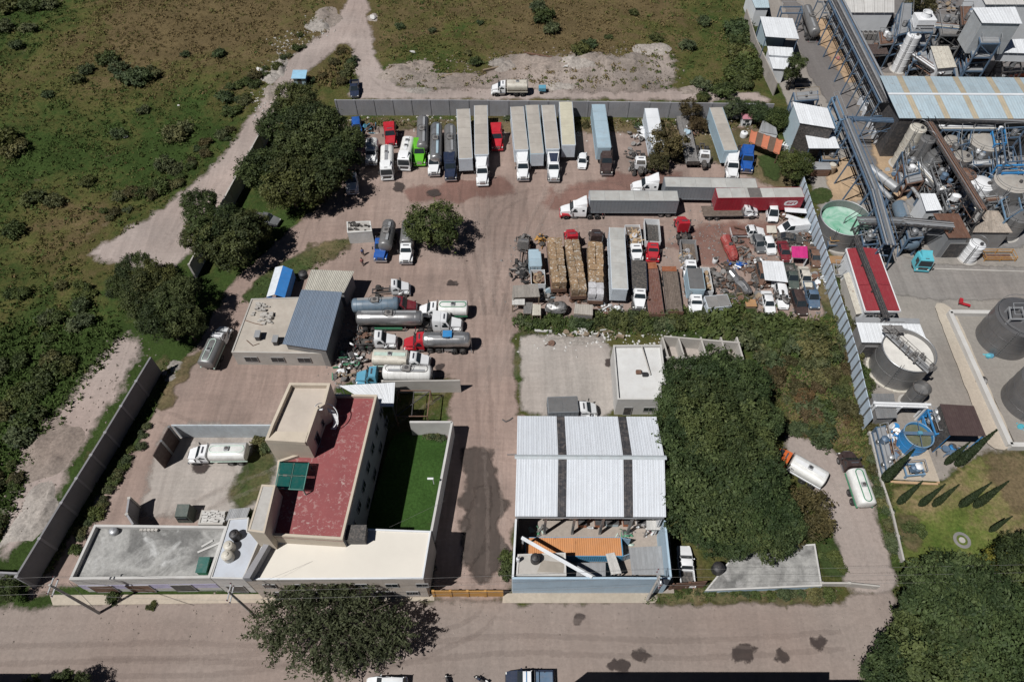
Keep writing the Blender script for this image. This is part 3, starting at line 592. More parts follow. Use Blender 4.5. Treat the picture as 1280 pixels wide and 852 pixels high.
# skylight, stair, dish
P = [p-t.location for p in W([(350, 577), (386, 578), (379, 612), (344, 610)], 10.7)]; gl = M('green_glass', (.012, .085, .075), .12, 0, .1, dirt=.05); fr = part('skylight', MB(), MATS['steel'], t)
mb = MB()
for i in range(4): mb.bar(P[i], P[(i+1) % 4], .12); mb.bar(P[i], P[i]-Vector((0, 0, 1.5)), .1)
mb.bar((P[0]+P[1])/2, (P[2]+P[3])/2, .07); mb.bar((P[0]+P[3])/2, (P[1]+P[2])/2, .07)
mb.bar(P[0], P[1], .12); fr.data = mb.mesh('skylight', 0); fr.data.materials.append(None); fr.material_slots[0].link = 'OBJECT'; fr.material_slots[0].material = M('green_frame', (.06, .2, .17), .5)
for i in range(2):
    for j in range(2):
        f = lambda a, b: P[0].lerp(P[1], a).lerp(P[3].lerp(P[2], a), b)+Vector((0, 0, .02))
        e = .03; q = [f(i/2+e, j/2+e), f(i/2+.5-e, j/2+e), f(i/2+.5-e, j/2+.5-e), f(i/2+e, j/2+.5-e)]
        part('pane', MB().add(q+[x-Vector((0, 0, .03)) for x in q], [(0, 1, 2, 3), (7, 6, 5, 4), (0, 4, 5, 1), (1, 5, 6, 2), (2, 6, 7, 3), (3, 7, 4, 0)]), gl, fr, smooth=0)
c = G(412, 522, 11.)-t.location; mb = MB(); n = 26
for i in range(n):
    a = i/n*math.pi*1.5-1.2; p = Vector((c.x+.7*math.cos(a), c.y+.7*math.sin(a), 9.3+i*.16)); mb.box(p.x-.3, p.x+.3, p.y-.1, p.y+.1, p.z, p.z+.05)
part('spiral_stair', mb, MATS['white_paint'], t, smooth=0)
part('stair_rail', MB().tube([(c.x+1.1*math.cos(i/n*math.pi*1.5-1.2), c.y+1.1*math.sin(i/n*math.pi*1.5-1.2), 10.2+i*.16) for i in range(n)], .06), MATS['white_paint'], t)
# street front of the house
t = thing('front_building', 'cream front building with a clean white flat roof facing the street', 'building', G(430, 740))
P = block(t, [(330, 676), (453, 676), (455, 660), (539, 663), (529, 723), (306, 724)], 7.4, M('front_cream', (.50, .44, .38), .8, 0, .12, .3, dirt=.1, streak=.2), M('white_screed', (.64, .60, .53), .7, 0, .05, .15, dirt=.03), par=.14, t=.2, parm=MATS['white_sheet'])
for s, w, k in ((2, 2.6, 'door'), (6.5, 1.5, 'window'), (10, 1.5, 'window'), (14, 2.6, 'door'), (18, 1.5, 'window')): opening(t, P[5], P[4], s, w, .1 if k == 'door' else 1.2, 2.6 if k == 'door' else 1.4, k, MATS['dark_metal'] if k == 'door' else None)
for s in range(6): opening(t, P[5], P[4], 1.5+s*3.6, 1.5, 4.3, 1.4)
part('side_wall', MB().prism(loc(W([(331, 677), (338, 677), (312, 722), (303, 722)], 8.6), t.location), 7.42, 8.6), cwl, t, smooth=0)
# lawn court with its wall
sheet('lawn', [(455, 668), (492, 540), (562, 545), (545, 672)], grassmat('court_lawn', 1.1, (.062, .082, .026), (.046, .086, .024), (.036, .078, .018)), .3, .05)
wall_run('court_wall', 'tall pale wall round the small lawn, casting a black shadow on the drive', [(512, 527), (565, 527), (539, 664)], 3.9, cp, .3, 30., pil=False)
wall_run('partition_wall', 'low concrete wall beside the parked blue and white tanker', [(478, 476), (575, 475)], 3.2, cw, .2, 8., pil=True)
canopy('canopy', 'flat white sheet canopy behind the red roof of the house', [(424, 482), (494, 478), (492, 508), (470, 508)], 4.2, MATS['white_sheet'], MATS['steel'], 6)
t = thing('pergola', 'open rusty steel frame beside the white canopy', 'frame', G(520, 505)); mb = MB(); P = [p-t.location for p in W([(497, 488), (538, 488), (534, 520), (495, 520)], 3.)]
for i in range(4): mb.bar(P[i], P[(i+1) % 4], .12); mb.bar(P[i], P[i]-Vector((0, 0, 3.05)), .12)
part('rail_frame', mb, MATS['rusty_steel'], t, smooth=0); part('brace', MB().bar((P[0]+P[1])/2, (P[2]+P[3])/2, .1), MATS['dark_metal'], t, smooth=0); part('brace', MB().bar(P[1], P[3], .1), MATS['dark_metal'], t, smooth=0)
p = G(541, 598, 5.5); t = thing('lamp_post', 'white lamp post standing on the lawn court wall', 'lamp post', (p.x, p.y, 3.9)); part('post', MB().tube([(0, 0, 0), (0, 0, 1.6)], .05), MATS['white_paint'], t); part('lamp_head', MB().rbox(-.7, .1, -.14, .14, 1.6, 1.72, .04), MATS['white_paint'], t)
p = G(438, 664, 7.8); t = thing('dark_cabin', 'dark grey box unit on the white roof against the red roofed house', 'unit', (G(448, 671, 7.4))); part('body', MB().rbox(-1.1, 1.1, -.9, .9, 0, 1.5, .06), MATS['dark_metal'], t); part('lid', MB().rbox(-1.15, 1.15, -.95, .95, 1.502, 1.58, .02), MATS['scrap_dark'], t)
# left front building
t = thing('flat_building', 'long low building with a stained grey flat roof at the street corner', 'building', G(200, 745))
P = block(t, [(118, 655), (284, 657), (262, 722), (86, 724)], 5., cp, stained('roof_stained', (.34, .335, .32), (.15, .148, .142), (.5, .5, .49)), par=.7, t=.3)
part('painted_band', MB().prism([(P[3][0], P[3][1]-.03), (P[2][0], P[2][1]-.03), (P[2][0], P[2][1]-.005), (P[3][0], P[3][1]-.005)], 1.3, 2.8), M('lilac_paint', (.42, .40, .55), .8, dirt=.15), t, smooth=0)
for s, w in ((1., 3.), (5.5, 3.), (11., 2.6)): opening(t, P[3], P[2], s, w, 0., 2.7, 'door', MATS['rusty_steel'] if s < 8 else MATS['dark_metal'], out=.05)
t2 = thing('annex', 'pale blue roofed annex carrying three round water tanks', 'annex', G(290, 740))
P = block(t2, [(286, 648), (311, 646), (309, 664), (327, 668), (304, 723), (263, 722)], 5.5, cp, M('pale_screed', (.44, .47, .52), .7, 0, .1, .3, dirt=.12), par=.12, t=.15)
opening(t2, P[5], P[4], .8, 2.2, 0., 2.7, 'door', MATS['dark_metal'])
water_tank(296, 671, 5.4, 'black round water tank, uppermost of three on the annex', .62, 1.4); water_tank(289, 685, 5.4, 'beige round water tank in the middle of the annex row', .62, 1.4, 'tank_cream'); water_tank(287, 697, 5.4, 'beige round water tank nearest the street on the annex', .66, 1.4, 'tank_cream')
water_tank(144, 665, 4.3, 'small grey cistern in the back corner of the stained flat roof', .5, .8, 'galvanised')
p = G(257, 709, 4.3); t = thing('roof_hatch', 'dark green hatch box on the stained flat roof', 'hatch', p); part('box', MB().rbox(-.6, .6, -.9, .9, 0, 1., .04), MATS['green_trim'], t); part('cover', MB().box(-.65, .65, -.95, .95, 1.003, 1.07), M('hatch_green', (.02, .12, .10), .5), t)
for k in range(5):
    p = G(178+k*4.6, 663, 4.3); o = link('concrete_block', None or (CACHE.setdefault('cblk', MB().rbox(-.2, .2, -.15, .15, 0, .4, .02).mesh('concrete_block'))), cw, None, p, random.uniform(-.2, .2)); tag(o, ('first', 'second', 'middle', 'fourth', 'last')[k]+' loose concrete block from the left along the back of the stained roof', 'block', 'concrete blocks on the flat roof')
for px, l in (([(247, 690), (262, 683), (277, 677)], 'long pale plank leaning over the edge of the stained roof'), ([(252, 683), (266, 675)], 'thin plank beside the hatch on the stained roof')):
    tag(link('plank', MB().bar(*[G(u, v, 4.4) for u, v in (px[0], px[-1])], .25, .08).mesh('plank', 0), MATS['concrete_pale']), l, 'plank')
P = G(235, 645); t = thing('dark_cabin', 'small dark green cabin behind the stained flat roof', 'cabin', P); part('body', MB().hull([(-1, -.9, 0), (1, -.9, 0), (1, .9, 0), (-1, .9, 0), (-.8, -.8, 2), (.8, -.8, 2), (.8, .8, 2.2), (-.8, .8, 2.2)]), M('cabin_green', (.06, .08, .07), .6), t); part('window', MB().box(-.6, .6, -.92, -.86, .9, 1.6), MATS['glass'], t)
t = thing('low_shed', 'low slab shed littered with pale rubble next to the annex', 'shed', G(268, 650)); block(t, [(252, 637), (283, 638), (278, 655), (247, 655)], 2.4, cw, cp, par=.1); mb = MB()
for k in range(60):
    p = G(random.uniform(254, 280), random.uniform(639, 653), 2.3)-t.location; s = random.uniform(.08, .3); mb.box(p.x-s, p.x+s, p.y-s*.5, p.y+s*.5, 2.28, 2.28+s)
part('rubble', mb, cp, t, smooth=0)['kind'] = 'stuff'
canopy('canopy', 'grey corrugated lean-to between the rubble shed and the house', [(287, 636), (313, 634), (308, 648), (282, 650)], 2.8, MATS['galvanised'], MATS['steel'], 6)
# warehouse
t = thing('warehouse', 'white gabled warehouse with two dark strips of skylights in its roof', 'warehouse', G(735, 640)); ez, rz = 7.2, 8.3
L = W([(646.7, 519.8), (820.5, 520.7)], ez)+W([(645.8, 570.8), (830.6, 571.8)], rz)+W([(643.6, 645), (832.5, 646)], ez)
wsh = M('warehouse_sheet', (.66, .69, .73), .4, .1, .05, .3, dirt=.05); skm = M('skylight_sheet', (.05, .05, .055), .35, 0, .25, .8, dirt=.25); N = 27
for (a, b, c, d), al in (((L[0], L[1], L[3], L[2]), ()), ((L[2], L[3], L[5], L[4]), ())):
    f0, f1, f2, f3 = 49/173.8, 59/173.8, 125.5/173.8, 136/173.8
    lp = lambda f, g, e: (a+Vector((0, 0, e))).lerp(b+Vector((0, 0, e)), f), 
    for x0, x1, n in ((0, f0, 8), (f1, f2, 11), (f3, 1, 6)): sheets(t, a.lerp(b, x0), a.lerp(b, x1), d.lerp(c, x1), d.lerp(c, x0), n, wsh, rib=.06, ribs=2)
    for x0, x1 in ((f0, f1), (f2, f3)):
        p, q, r, s = a.lerp(b, x0), a.lerp(b, x1), d.lerp(c, x1), d.lerp(c, x0)
        for k in range(6): sheets(t, p.lerp(s, k/6), q.lerp(r, k/6), q.lerp(r, (k+.985)/6), p.lerp(s, (k+.985)/6), 1, skm, 'skylight', ribs=2, rib=.03)
o = t.location
part('ridge_cap', MB().hull([p-o+Vector((x, y, z)) for p, x in ((L[2], -.25), (L[3], .25)) for y, z in ((-.3, .06), (.3, .06), (0, .2))]), M('ridge_grey', (.4, .44, .46), .5), t, smooth=0)
B = inset(loc([L[0], L[1], L[5], L[4]], o), .25)
for i in range(4):
    a, b = B[i], B[(i+1) % 4]; q = inset(B, .2); q1, q2 = q[i], q[(i+1) % 4]
    if i == 2: [part('post', MB().box(a[0]+(b[0]-a[0])*k/5-.15, a[0]+(b[0]-a[0])*k/5+.15, a[1]+.05, a[1]+.35, 0, ez-.5), MATS['steel'], t, smooth=0) for k in range(6)]; part('truss', MB().box(b[0]+.2, a[0]-.2, a[1]+.1, a[1]+.3, ez-.5, ez-.2), MATS['steel'], t, smooth=0)
    elif i == 0: part('wall', MB().prism([a, b, q2, q1], 0, ez-.12), MATS['white_sheet'], t, smooth=0)
    else:
        mid = lambda u, w: ((u[0]+w[0])/2, (u[1]+w[1])/2); m1, m2 = mid(a, b), mid(q1, q2)
        part('wall', MB().prism([a, m1, b, q2, m2, q1], 0, [ez-.12, rz-.14, ez-.12, ez-.12, rz-.14, ez-.12]), MATS['white_sheet'], t, smooth=0)
part('gutter', MB().tube([(B[3][0], B[3][1]-.35, ez-.12), (B[2][0], B[2][1]-.35, ez-.12)], .1), MATS['steel'], t)
p = G(634, 568, 7.8)-o; part('bracket', MB().bar(p, p+Vector((2.2, 0, .1)), .1), MATS['steel'], t, smooth=0)
# front yard of the warehouse
struct(link('pavement', MB().prism(loc(W([(62, 743), (543, 741), (543, 750), (66, 756)], .12), Vector()), -.1, .12).mesh('pavement', 0), m_walk))
sheet('concrete_floor', [(650, 552), (828, 553), (842, 742), (640, 742)], soilmat('yard_floor', (.36, .32, .28), False, tracks=.1), 0, 0)
P6 = 5.8
for px, l, mt in (([(640.5, 722), (700, 722), (760, 722), (838, 722)], 'pale blue street wall in front of the container yard', 'blue_wall'), ([(831, 650), (838.6, 721)], 'pale blue side wall of the container yard next to the grove', 'blue_wall'), ([(645, 648), (641, 721)], 'white side wall of the container yard along the drive', 'white_sheet')):
    wall_run('yard_wall', l, px, P6, MATS[mt], .25, 60, pil=False)
struct(link('pavement', MB().prism(loc(W([(629, 741), (828, 741), (818, 753), (628, 753)], .12), Vector()), -.1, .12).mesh('pavement', 0), m_walk))
t = thing('gatehouse', 'flat roofed room in the corner of the container yard with a water tank on top', 'building', G(680, 725)); P = block(t, [(647, 692), (707, 690), (708, 719), (645, 719)], 5.3, cp, cw, par=.1)
opening(t, P[2], P[1], 1., 1., 0, 2.1, 'door', MATS['dark_metal']); part('loose_sand', MB().hull([Vector((x, y, 0))+G(688, 708, 5.22)-t.location for x, y in ((-1.6, -.6), (1.5, -.7), (1.8, .5), (-1., .8))]+[G(690, 706, 5.5)-t.location]), M('sand', (.3, .27, .23), .9), t)
water_tank(669, 700, 5.22, 'black water tank on the gatehouse roof in the container yard', .58, 1.3); p = G(647.5, 701, 5.22); t = thing('gas_cylinder', 'white gas cylinder on the gatehouse roof', 'cylinder', p); part('body', MB().lathe([(.1, 0), (.22, .1), (.22, 1), (.1, 1.15)], 12), MATS['white_paint'], t); part('valve', MB().lathe([(.06, 1.15), (.06, 1.3)], 8), MATS['dark_metal'], t)
a, b = G(652, 671, 6.2), G(740, 721, 6.); t = thing('steel_beam', 'long white steel beam laid diagonally over the container yard', 'beam', a); mb = MB(); d = b-a
mb.bar((0, 0, 0), d, .34, .04); mb.bar((0, 0, -.3), d-Vector((0, 0, .3)), .34, .04); mb.bar((0, 0, -.15), d-Vector((0, 0, .15)), .05, .26); part('girder', mb, MATS['white_sheet'], t, smooth=0); part('post', MB().box(d.x-.12, d.x+.12, d.y-.12, d.y+.12, -a.z, d.z-.34), MATS['white_sheet'], t, smooth=0); part('post', MB().box(.05, .25, -.1, .1, -a.z, -.34), MATS['white_sheet'], t, smooth=0)
# small white roofed store and the roofless bays
t = thing('store_building', 'small concrete store with a bright bare flat roof behind the warehouse', 'building', G(800, 510)); P = block(t, [(766.5, 431), (827, 430.5), (833, 479), (827, 482), (827, 499), (772, 499)], 4.3, cp, M('bare_screed', (.58, .58, .57), .8, 0, .1, .3, dirt=.12), par=.5, t=.22)
opening(t, P[5], P[4], 1.2, 1.2, 0, 2.2, 'door', MATS['dark_metal']); opening(t, P[5], P[4], 4., 1.6, 1., 1.2)
a, b = G(802, 432, 4.6), G(813, 468, 4.1); tag(link('pipe', MB().tube([a, b], .1).mesh('pipe'), cw), 'long pale pipe resting across the bare flat roof', 'pipe')
for u, v, l in ((798, 466, 'rusty lump of clay on the bare flat roof'), (806, 469, 'black speaker sized box on the bare flat roof')):
    t = thing('roof_box', l, 'box', G(u, v, 3.8)); part('body', MB().rbox(-.4, .4, -.3, .3, 0, .5, .08), MATS['rusty_steel' if u == 798 else 'black_plastic'], t)
t = thing('roofless_ruin', 'roofless concrete bays overgrown by the grove', 'ruin', G(880, 445)); o = t.location
def seg(a, b, h, mt=cw, nm='wall'):
    a, b = G(*a, h)-o, G(*b, h)-o; part(nm, MB().bar((a.x, a.y, h/2), (b.x, b.y, h/2), .25, h), mt, t, smooth=0)
seg((830, 420), (925, 428), 2.8); seg((830, 446), (928, 449), 2.8)
for u in (832, 852, 880, 905, 925): seg((u-4, 421), (u+4, 448), 2.7)
sheet('concrete_floor', [(832, 432), (920, 436), (930, 462), (832, 462)], m_conc, 1, .3)
t = thing('low_building', 'low building with a stained grey slab roof and pale blue edge beside the lane', 'building', G(950, 740)); P = block(t, [(881, 738), (914, 697), (960, 684), (1019, 679), (1028, 732)], 1.2, MATS['blue_wall'], MATS['concrete_dark'] if 0 else stained('slab_stained', (.33, .325, .31), (.15, .148, .142), (.42, .41, .40)), par=.1, t=.2, parm=cp)
water_tank(896, 712, 1.15, 'black water tank at the left end of the stained slab roof', .75, 1.4)
for u, v, l, mt in ((858, 740, 'rusty brown sheet gate between the container yard and the low building', 'rusty_steel'),): wall_run('sheet_gate', l, [(841, 729), (884, 726)], 2.6, MATS[mt], .08, 2.4, cat='gate')
wall_run('sheet_gate', 'yellow steel gate closing the drive beside the container yard', [(541, 738), (584, 738), (629, 738)], 2.2, MATS['yellow_paint'], .1, 2.2, cat='gate')
wall_run('low_wall', 'low grey wall and gate sill across the mouth of the side lane', [(1028, 728), (1062, 728), (1100, 732)], 1.2, cw, .2, 5.)
wall_run('low_wall', 'broken low concrete kerb wall along the plant lawn', [(1088, 540), (1100, 592), (1116, 640), (1130, 700)], .9, cw, .25, 4.)
# blue sheet fence: every sheet its own
wall_run('sheet_fence', 'long pale blue corrugated fence between the scrap yard and the plant', [(1005, 221), (1033, 312), (1060, 400), (1072, 440), (1091, 522)], 3.6, M('fence_blue', (.48, .57, .66), .5, 0, .14, .5, dirt=.12), .1, 1.6, cap=MATS['steel'], cat='fence')
# buildings across the street, just past the lower edge of the frame
for px, h, l in (([(690, 858), (1030, 858), (1030, 930), (690, 930)], 9., 'plain grey block across the street throwing the long shadow at the lower right'), ([(1031, 864), (1085, 864), (1085, 930), (1031, 930)], 7., 'lower grey block across the street beside the big trees'), ([(-120, 858), (25, 858), (25, 930), (-120, 930)], 8., 'grey block across the street at the lower left corner')):
    t = thing('building', l, 'building', G(px[0][0], px[0][1])); block(t, px, h, cw, cd_, par=.5)
    P = [p for p in loc(W(px, h), t.location)]; [opening(t, P[1], P[0], 2+3*k, 1.4, 1.+3*j, 1.4) for k in range(3) for j in range(2)]
# ---------------------------------------------------------------- vehicles (x forward, front bumper at x = 0)
def wheel_mb(r, w):
    mb = MB(); mb.lathe([(r*.55, -w/2), (r*.93, -w/2), (r, -w*.38), (r, w*.38), (r*.93, w/2), (r*.55, w/2)], 16, axis='y')
    for s in (-1, 1): mb.lathe([(r*.56, s*w*.5), (r*.5, s*w*.36), (r*.2, s*w*.36), (r*.18, s*w*.52), (.01, s*w*.52)] if s > 0 else [(.01, s*w*.52), (r*.18, s*w*.52), (r*.2, s*w*.36), (r*.5, s*w*.36), (r*.56, s*w*.5)], 12, axis='y', mi=1)
    return mb
def wheels(t, xs, half, r=.5, w=.3, key=''):
    for x in xs:
        for s in (-1, 1): part('wheel', lambda: wheel_mb(r, w), [MATS['tyre'], MATS['rim']], t, key=('wh', r, w), loc=(x, s*(half-w/2), r))
def mirror_pts(P): return P+[(x, -y, z) for x, y, z in P]
def slab(pts, d):
    """thin plate: quad pts pushed out by vector d"""
    P = [Vector(p) for p in pts]; D = Vector(d)
    return MB().add([p for p in P]+[p+D for p in P], [(3, 2, 1, 0), (4, 5, 6, 7)]+[(i, (i+1) % 4, 4+(i+1) % 4, 4+i) for i in range(4)])
def conv_cab(t, paint, k, roof=2.75, hl=1.9, cl=1.55, low=None, hw=1.08, sleeper=0, fair=0):
    """bonneted lorry cab; hl bonnet length, cl cab length, sleeper/fairing lengths; returns x of the cab back"""
    mb = lambda f: f
    part('hood', lambda: MB().hull(mirror_pts([(-.12, .62, .75), (-.05, .6, 1.15), (-.25, .7, 1.5), (-hl, .95, 1.95), (-hl, 1.0, .8), (-.9, .82, 1.72)])), paint, t, key=('hood', hl))
    part('grille', lambda: slab([(-.135, -.45, .8), (-.135, .45, .8), (-.19, .45, 1.38), (-.19, -.45, 1.38)], (.1, 0, .02)), MATS['dark_metal'] if k % 2 else MATS['chrome'], t, key=('grille', k % 2))
    part('bumper', lambda: MB().rbox(-.28, .0, -1.12, 1.12, .42, .76, .06), low or (MATS['chrome'] if k % 2 else paint), t, key=('bump',))
    for s in (-1, 1):
        part('mudguard', lambda: MB().hull([(-.25, s*.7, .8), (-.25, s*1.12, .8), (-.45, s*.7, 1.25), (-.45, s*1.12, 1.2), (-1.5, s*.7, 1.32), (-1.5, s*1.14, 1.26), (-1.95, s*.8, .95), (-1.95, s*1.14, .9)]), low or paint, t, key=('fend', s))
        part('headlight', lambda: MB().rbox(-.36, -.2, s*.92-.13, s*.92+.13, .9, 1.12, .04), MATS['lamp'], t, key=('hl', s))
    b = -hl-cl
    part('cab', lambda: MB().hull(mirror_pts([(-hl+.12, hw*.97, .75), (-hl+.12, hw*.97, 1.85), (-hl-.5, hw*.86, roof-.1), (-hl-.75, hw*.8, roof), (b, hw*.84, roof+.05), (b, hw, roof-.25), (b, hw, .75)])), paint, t, key=('cab', roof, hl, cl, hw))
    part('windscreen', lambda: slab([(-hl+.06, -hw*.88, 1.93), (-hl+.06, hw*.88, 1.93), (-hl-.44, hw*.76, roof-.17), (-hl-.44, -hw*.76, roof-.17)], (.07, 0, .04)), MATS['glass'], t, key=('ws', roof, hl, hw))
    for s in (-1, 1):
        part('side_window', lambda: MB().hull([(-hl-.22, s*hw*.9, 1.8), (-hl-.62, s*hw*.85, roof-.3), (-hl-1.2, s*hw*.87, roof-.3), (-hl-1.2, s*hw*.93, 1.75)]+[(-hl-.22, s*(hw+.01), 1.8), (-hl-.62, s*(hw*.955), roof-.3), (-hl-1.2, s*(hw*.98), roof-.3), (-hl-1.2, s*(hw+.012), 1.75)]), MATS['glass'], t, key=('sw', s, roof, hl, hw))
        part('mirror', lambda: MB().rbox(-hl-.12, -hl+.06, s*(hw+.28)-.09, s*(hw+.28)+.09, 1.65, 2.3, .04).bar((-hl-.1, s*hw*.9, 2.2), (-hl-.05, s*(hw+.25), 2.2), .04), MATS['dark_metal'], t, key=('mir', s, hl, hw))
        part('step', lambda: MB().box(-hl-1.1, -hl-.2, min(s*.7, s*(hw+.02)), max(s*.7, s*(hw+.02)), .42, .5).box(-hl-1.1, -hl-.2, min(s*.7, s*(hw+.02)), max(s*.7, s*(hw+.02)), .66, .73), MATS['steel'], t, key=('step', s, hl, hw))
    if sleeper:
        e = b-sleeper; part('sleeper', lambda: MB().hull(mirror_pts([(b+.02, hw*1.02, .8), (b+.02, hw*1.02, roof-.2), (b+.02, hw*.88, roof+.1), (e, hw*1.04, .8), (e, hw*1.04, roof+.1), (e, hw*.9, roof+.3)])), paint, t, key=('slp', roof, hl, cl, hw, sleeper)); b = e
        for s in (-1, 1): part('sleeper_window', lambda: MB().box(b+.35, b+.75, s*(hw*1.035)-.025, s*(hw*1.035)+.025, 2.0, 2.35), MATS['glass'], t, key=('slw', s, hw, b))
    if fair:
        a = -hl-.7; part('roof_fairing', lambda: MB().hull(mirror_pts([(a, hw*.68, roof-.02), (a-.05, hw*.62, roof+.1), (b+.25, hw*.96, roof+fair-.1), (b, hw*.96, roof+fair), (b, hw*.98, roof-.1), (b+.3, hw*.9, roof+fair)])), paint, t, key=('fair', roof, hl, cl, hw, sleeper, fair))
    else: part('air_horn', lambda: MB().rbox(-hl-1.0, -hl-.8, -.5, .5, roof+.02, roof+.14, .03), MATS['chrome'], t, key=('horn', roof, hl))
    part('exhaust_stack', lambda: MB().tube([(b-.16, -hw*.82, .9), (b-.16, -hw*.82, roof+.35)], .085, 8), MATS['chrome'], t, key=('exh', b, hw, roof))
    return b
def under(t, b, L, n=2, half=1.22, dual=.55, r=.5, front=-1.15):
    part('chassis', lambda: MB().box(-L, -.6, .32, .46, .72, .98).box(-L, -.6, -.46, -.32, .72, .98).box(-L+.02, -L+.2, -.318, .318, .74, .95).box(b-.6, b-.4, -.318, .318, .74, .95), MATS['dark_metal'], t, key=('chs', b, L), smooth=0)
    wheels(t, [front], 1.16, r, .3); wheels(t, [-L+.95+i*1.3 for i in range(n)], half, r, dual)
    for s in (-1, 1): part('fuel_tank', lambda: MB().lathe([(.02, b+1.25), (.3, b+1.25), (.3, b+.1), (.02, b+.1)][::-1], 14, (0, s*.82, .72), 'x'), MATS['chrome'], t, key=('ft', s, b))
def tractor(label, paint, front, rear, zf=0, zr=0, L=7.2, k=0, style='sleeper', low=None, group=None, fair=.85, cat='lorry', heading=None, roof=2.8):
    c, a, d = place(front, rear, zf, zr); p = G(*front, zf); p.z = 0
    t = thing('tractor_unit', label, cat, p, a if heading is None else heading, group); pm = MATS[paint]
    if style == 'sleeper': b = conv_cab(t, pm, k, roof, 1.9, 1.45, low and MATS[low], 1.1, 1.3, fair)
    elif style == 'flat': b = conv_cab(t, pm, k, roof, 1.9, 1.45, low and MATS[low], 1.1, 1.2, 0)
    else: b = conv_cab(t, pm, k, roof, 1.75, 1.55, low and MATS[low], 1.05); L = min(L, 6.4)
    under(t, b, L); part('fifth_wheel', lambda: MB().lathe([(.02, 1.), (.5, 1.), (.5, 1.1), (.02, 1.1)], 16, (-L+1.6, 0, 0)), MATS['scrap_dark'], t, key=('fw', L))
    for s in (-1, 1): part('mud_flap', lambda: MB().box(-L+.02, -L+.05, s*.92-.28, s*.92+.28, .3, .95), MATS['dark_metal'], t, key=('mf', L, s))
    part('tail_light', lambda: MB().box(-L-.04, -L-.002, -.8, -.5, .75, .9).box(-L-.04, -L-.002, .5, .8, .75, .9), MATS['red_lamp'], t, key=('tl', L)); return t
def ell_tank(x0, x1, hw, z0, z1, dome=.35, n=24, bands=0, sq=False):
    cz, hz = (z0+z1)/2, (z1-z0)/2; mb = MB(); P = []
    for i in range(5): q = i/4*math.pi/2; P.append((math.sin(q), x0-dome*(math.cos(q))+dome))
    P += [(1, x0+dome+(x1-x0-2*dome)*j/4) for j in range(1, 4)]
    for i in range(5): q = i/4*math.pi/2; P.append((math.cos(q), x1-dome+dome*math.sin(q)))
    P[0] = (.02, P[0][1]); P[-1] = (.02, P[-1][1]); mb.lathe(P, n, axis='x')
    for j in range(bands): x = x0+dome+(x1-x0-2*dome)*(j+.5)/bands; mb.lathe([(.99, x-.05), (1.018, x-.045), (1.018, x+.045), (.99, x+.05)], n, axis='x')
    f = lambda a, b: a*(1+.13*math.sin(2*math.atan2(b, a))**2); mb.v = [(x, f(y, z)*hw if sq else y*hw, cz+f(z, y)*hz*(.97 if sq else 1) if sq else cz+z*hz) for x, y, z in mb.v]; return mb
def racetrack(x0, x1, hw, z, r, n=7):
    P = [(x1-hw+hw*math.cos(a), hw*math.sin(a), z) for a in [(-.5+i/n)*math.pi for i in range(n+1)]]+[(x0+hw+hw*math.cos(a), hw*math.sin(a), z) for a in [(.5+i/n)*math.pi for i in range(n+1)]]
    return MB().tube(P, r, 5, closed=True)
def tank_body(t, x0, x1, mat, trim, rail='rail', hw=1.2, z0=1., z1=2.85, bands=0, hatch=1):
    part('tank', lambda: ell_tank(x0, x1, hw, z0, z1, .22, bands=bands, sq=True), MATS[mat], t, key=('tank', round(x0, 2), round(x1, 2), hw, z0, z1, bands), smooth=40)
    if rail == 'rail': part('coaming', lambda: racetrack(x0+.3, x1-.3, .48, z1-.02, .075), MATS[trim], t, key=('rt', round(x0, 2), round(x1, 2), z1))
    elif rail == 'walk':
        part('walkway', lambda: MB().box(x0+.4, x1-.4, -.3, .3, z1-.015, z1+.05), MATS[trim], t, key=('wk', round(x0, 2), round(x1, 2), z1))
    for i in range(hatch):
        x = x0+(x1-x0)*(i+1)/(hatch+1); h = part('hatch', lambda: MB().rbox(-.32, .32, -.34, .34, 0, .24, .05), MATS['galvanised'], t, key=('hatch',), loc=(x, 0, z1-.01)); part('hatch_lid', lambda: MB().lathe([(.02, .24), (.24, .24), (.24, .29), (.1, .32)], 12), MATS['dark_metal'], h, key=('hlid',))
    for s in (-1, 1): part('side_rail', lambda: MB().box(x0+.1, x1-.1, s*(hw*.86)-.1, s*(hw*.86)+.1, z0+.02, z0+.2), MATS[trim], t, key=('srl', s, round(x0, 2), round(x1, 2), hw, z0))
    part('saddle', lambda: MB().box(x0+.2, x1-.2, -.55, .55, z0-.12, z0+.12), MATS['dark_metal'], t, key=('sad', round(x0, 2), round(x1, 2), z0))
